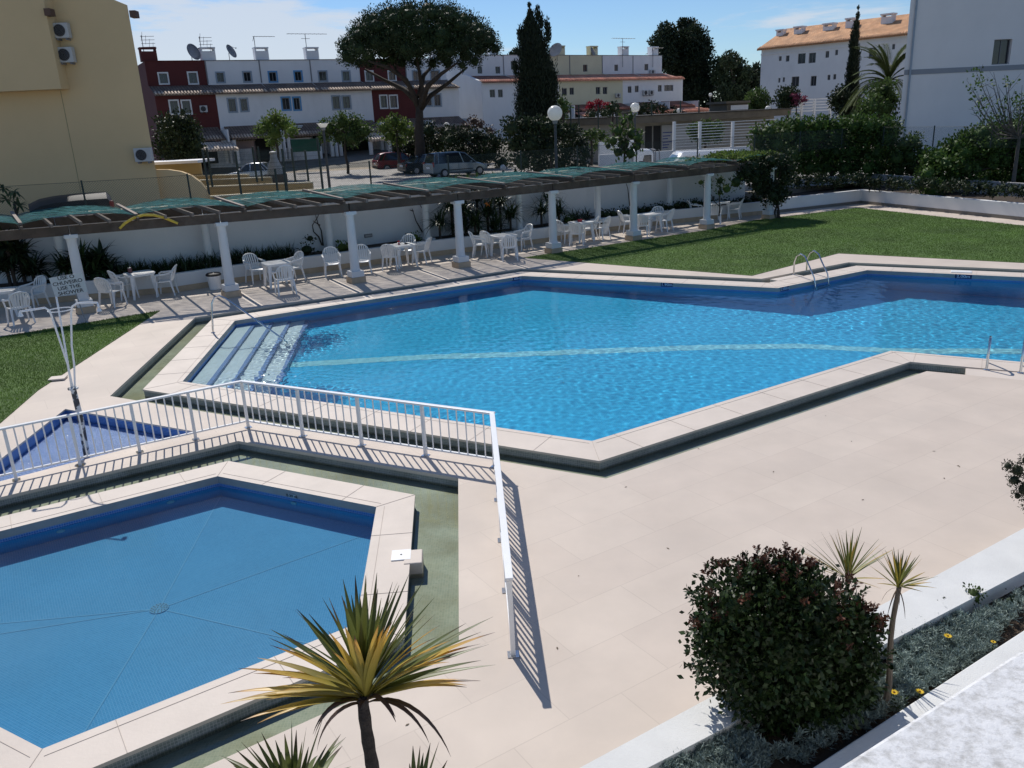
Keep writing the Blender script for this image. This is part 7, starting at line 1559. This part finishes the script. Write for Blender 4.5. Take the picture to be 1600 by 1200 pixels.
# silver ground cover
m_silv=LM('silver_leaves',(.24,.30,.27),.35,.12,.7,scale=2.); Cs=[];Ds=[]
def inpoly(pts,x,y):
    c=False; j=len(pts)-1
    for i in range(len(pts)):
        if (pts[i][1]>y)!=(pts[j][1]>y) and x<(pts[j][0]-pts[i][0])*(y-pts[i][1])/(pts[j][1]-pts[i][1])+pts[i][0]: c=not c
        j=i
    return c
def scatter(poly,n):
    xs=[p[0] for p in poly]; ys=[p[1] for p in poly]; o=[]
    while len(o)<n:
        x=random.uniform(min(xs),max(xs)); y=random.uniform(min(ys),max(ys))
        if inpoly(poly,x,y): o.append(G(x,y,ZS))
    return o
ros=scatter([(1392,1010),(1440,985),(1475,965),(1500,975),(1560,1000),(1545,1025),(1500,1055),(1455,1082),(1420,1100),(1398,1120),(1385,1060)],800)+scatter([(1395,1120),(1385,1060),(1340,1090),(1250,1160),(1200,1190),(1250,1200)],200)+scatter([(1500,1055),(1560,1000),(1600,960),(1600,930),(1545,960),(1500,975)],170)+scatter([(1035,1215),(1060,1180),(1120,1140),(1170,1150),(1200,1190),(1190,1240),(1040,1240)],480)
for p in ros:
    h=.03+.09*random.random(); c=np.array([p.x,p.y,ZS+h])
    for k in range(34):
        a=random.uniform(0,6.28); e=random.uniform(-.1,1.3); Cs.append(c+np.array([random.uniform(-.02,.02),random.uniform(-.02,.02),random.uniform(-.03,.01)])); Ds.append([math.cos(a)*math.cos(e),math.sin(a)*math.cos(e),math.sin(e)])
C=np.array(Cs);D=np.array(Ds);V,F=leafquads(C,D,unit(len(C)),.030+.025*rng.random(len(C)),.0075); o=npart('silver_ground_cover',V,F,m_silv); o['kind']='stuff'; o['label']='silvery green ground cover filling the foreground flower bed'; o['category']='ground cover'
# litter and low weeds
Cs=scatter([(1480,960),(1600,890),(1600,985),(1500,1040),(1470,1000)],1500)+scatter([(1250,1120),(1380,1080),(1385,1120),(1260,1190)],500)+scatter([(1010,1200),(1160,1118),(1380,1000),(1400,1010),(1200,1180),(1180,1200)],400)
C=np.array([(p.x,p.y,ZS+.004) for p in Cs]); D=unit(len(C)); D[:,2]*=.25; Nn=unit(len(C))*.4+np.array([0,0,1]); V,F=leafquads(C,D,Nn,.012+.03*rng.random(len(C))**2,.010); o=npart('leaf_litter',V,F,Mat('dry_litter',(.14,.09,.055),.9,.3,4,island=.6)); o['kind']='stuff'; o['label']='dry leaf litter scattered on the bed soil'; o['category']='leaf litter'
def weed(px,py,r,h,n,m,lab,nm='weed'):
    p=G(px,py,ZS); t=thing(nm,lab,'plant',p); crown('leaves',[((p.x,p.y,ZS+h*.6),(r,r,h*.6))],n,.030,.016,m,t); mb=MB(); mb.tube([p,(p.x,p.y,ZS+h*.6)],.005,5); part('stem',mb,m_bark,t)
weed(1518,950,.10,.20,500,m_mleaf,'small leafy green weed against the inner face of the bed wall')
weed(1475,960,.08,.12,400,m_dleaf,'low dark tuft against the inner face of the bed wall'); weed(1576,955,.06,.14,300,m_dleaf,'small dark sprout standing in bare soil at the right of the bed'); weed(1395,1105,.10,.10,450,m_mleaf,'low green leaves around the thin cordyline trunk'); weed(1550,920,.12,.10,350,m_dleaf,'dark low plant in the upper corner of the bed')
# flowers
m_pet=Mat('yellow_petal',(.75,.50,.02),.5,.05,20,island=.1,trans=.2); m_eye=Mat('flower_eye',(.25,.12,.01),.7)
for (px,py,r,lab) in ((1481,994,.034,'yellow daisy flower standing highest in the silvery ground cover'),(1397,1082,.034,'yellow daisy flower nearest the thin cordyline trunk'),(1437,1081,.033,'yellow daisy flower beside the near bed wall'),(1552,1003,.022,'small half open yellow flower at the right of the ground cover')):
    p=G(px,py,ZS+.15); t=thing('daisy',lab,'flower',(p.x,p.y,ZS),0,'yellow daisies in the bed'); mb=MB()
    for k in range(13):
        a=2*math.pi*k/13; d=Vector((math.cos(a),math.sin(a),.18)); s3=Vector((-math.sin(a),math.cos(a),0)); mb.add([p,p+d*r*.55+s3*r*.22,p+d*r,p+d*r*.55-s3*r*.22],[(0,3,2,1)])
    part('petals',mb,m_pet,t); mb=MB(); mb.lathe(p,[(.0,.0),(r*.28,.003),(r*.2,.009),(0,.011)],12); part('disc',mb,m_eye,t); mb=MB(); mb.tube([(p.x,p.y,ZS),p],.003,5); part('stem',mb,m_mleaf,t)
# fallen leaf
p=G(1360,1109,ZS+.02); t=thing('fallen_leaf','orange brown fallen leaf on the soil beside the cordyline trunk','leaf',p); mb=MB(); mb.add([p,p+Vector((.03,.02,.01)),p+Vector((.065,.005,.0)),p+Vector((.035,-.02,.012))],[(0,1,2,3)]); part('blade',mb,Mat('orange_leaf',(.35,.13,.07),.7),t)
# conifer at right edge
c=AY(1650,770,6.9); t=thing('dark_conifer','dark feathery conifer branches entering at the right edge','conifer',(c.x,c.y,ZS)); bl=[]
for (x,y,r) in ((1575,728,9),(1590,735,14),(1585,750,12),(1605,720,12),(1600,765,14),(1590,775,8),(1612,790,14),(1625,740,22),(1640,770,26),(1630,800,20),(1660,730,26),(1660,790,26)):
    p=AY(x,y,6.9+random.uniform(-.1,.1)); s2=(6.9*.952+(CH-p.z)*.3)/1289.4; bl.append((tuple(p),(r*s2,r*s2,r*s2)))
crown('foliage',bl,1100,.030,.010,LM('conifer_needles',(.028,.034,.018),.5,.08,scale=4),t,up=.4); mb=MB(); limb(mb,Vector((c.x,c.y,ZS)),c,.05,.03)
for b_ in bl: limb(mb,c,Vector(b_[0]),.015,.004,5,.03,3)
part('trunk',mb,m_bark,t)
# small things on the deck
m_debris=Mat('debris',(.12,.09,.06),.9,.2); t=None; Cs=[]
for (x,y) in ((1208,738),(1462,705),(1495,728),(1500,730),(1475,746),(1190,870),(1110,900),(1046,858),(980,760),(1350,780),(870,1010),(905,900),(1250,620),(1290,650),(640,1130),(1090,700),(1330,690),(245,556),(256,522),(300,520)): Cs.append(G(x,y,.004))
C=np.array([tuple(p) for p in Cs]); D=unit(len(C)); D[:,2]=0; V,F=leafquads(C,D,np.tile([0,0,1.],(len(C),1)),.05,.018); o=npart('fallen_leaves',V,F,m_debris); o['kind']='stuff'; o['label']='tiny dry leaves blown over the paved deck'; o['category']='leaves'
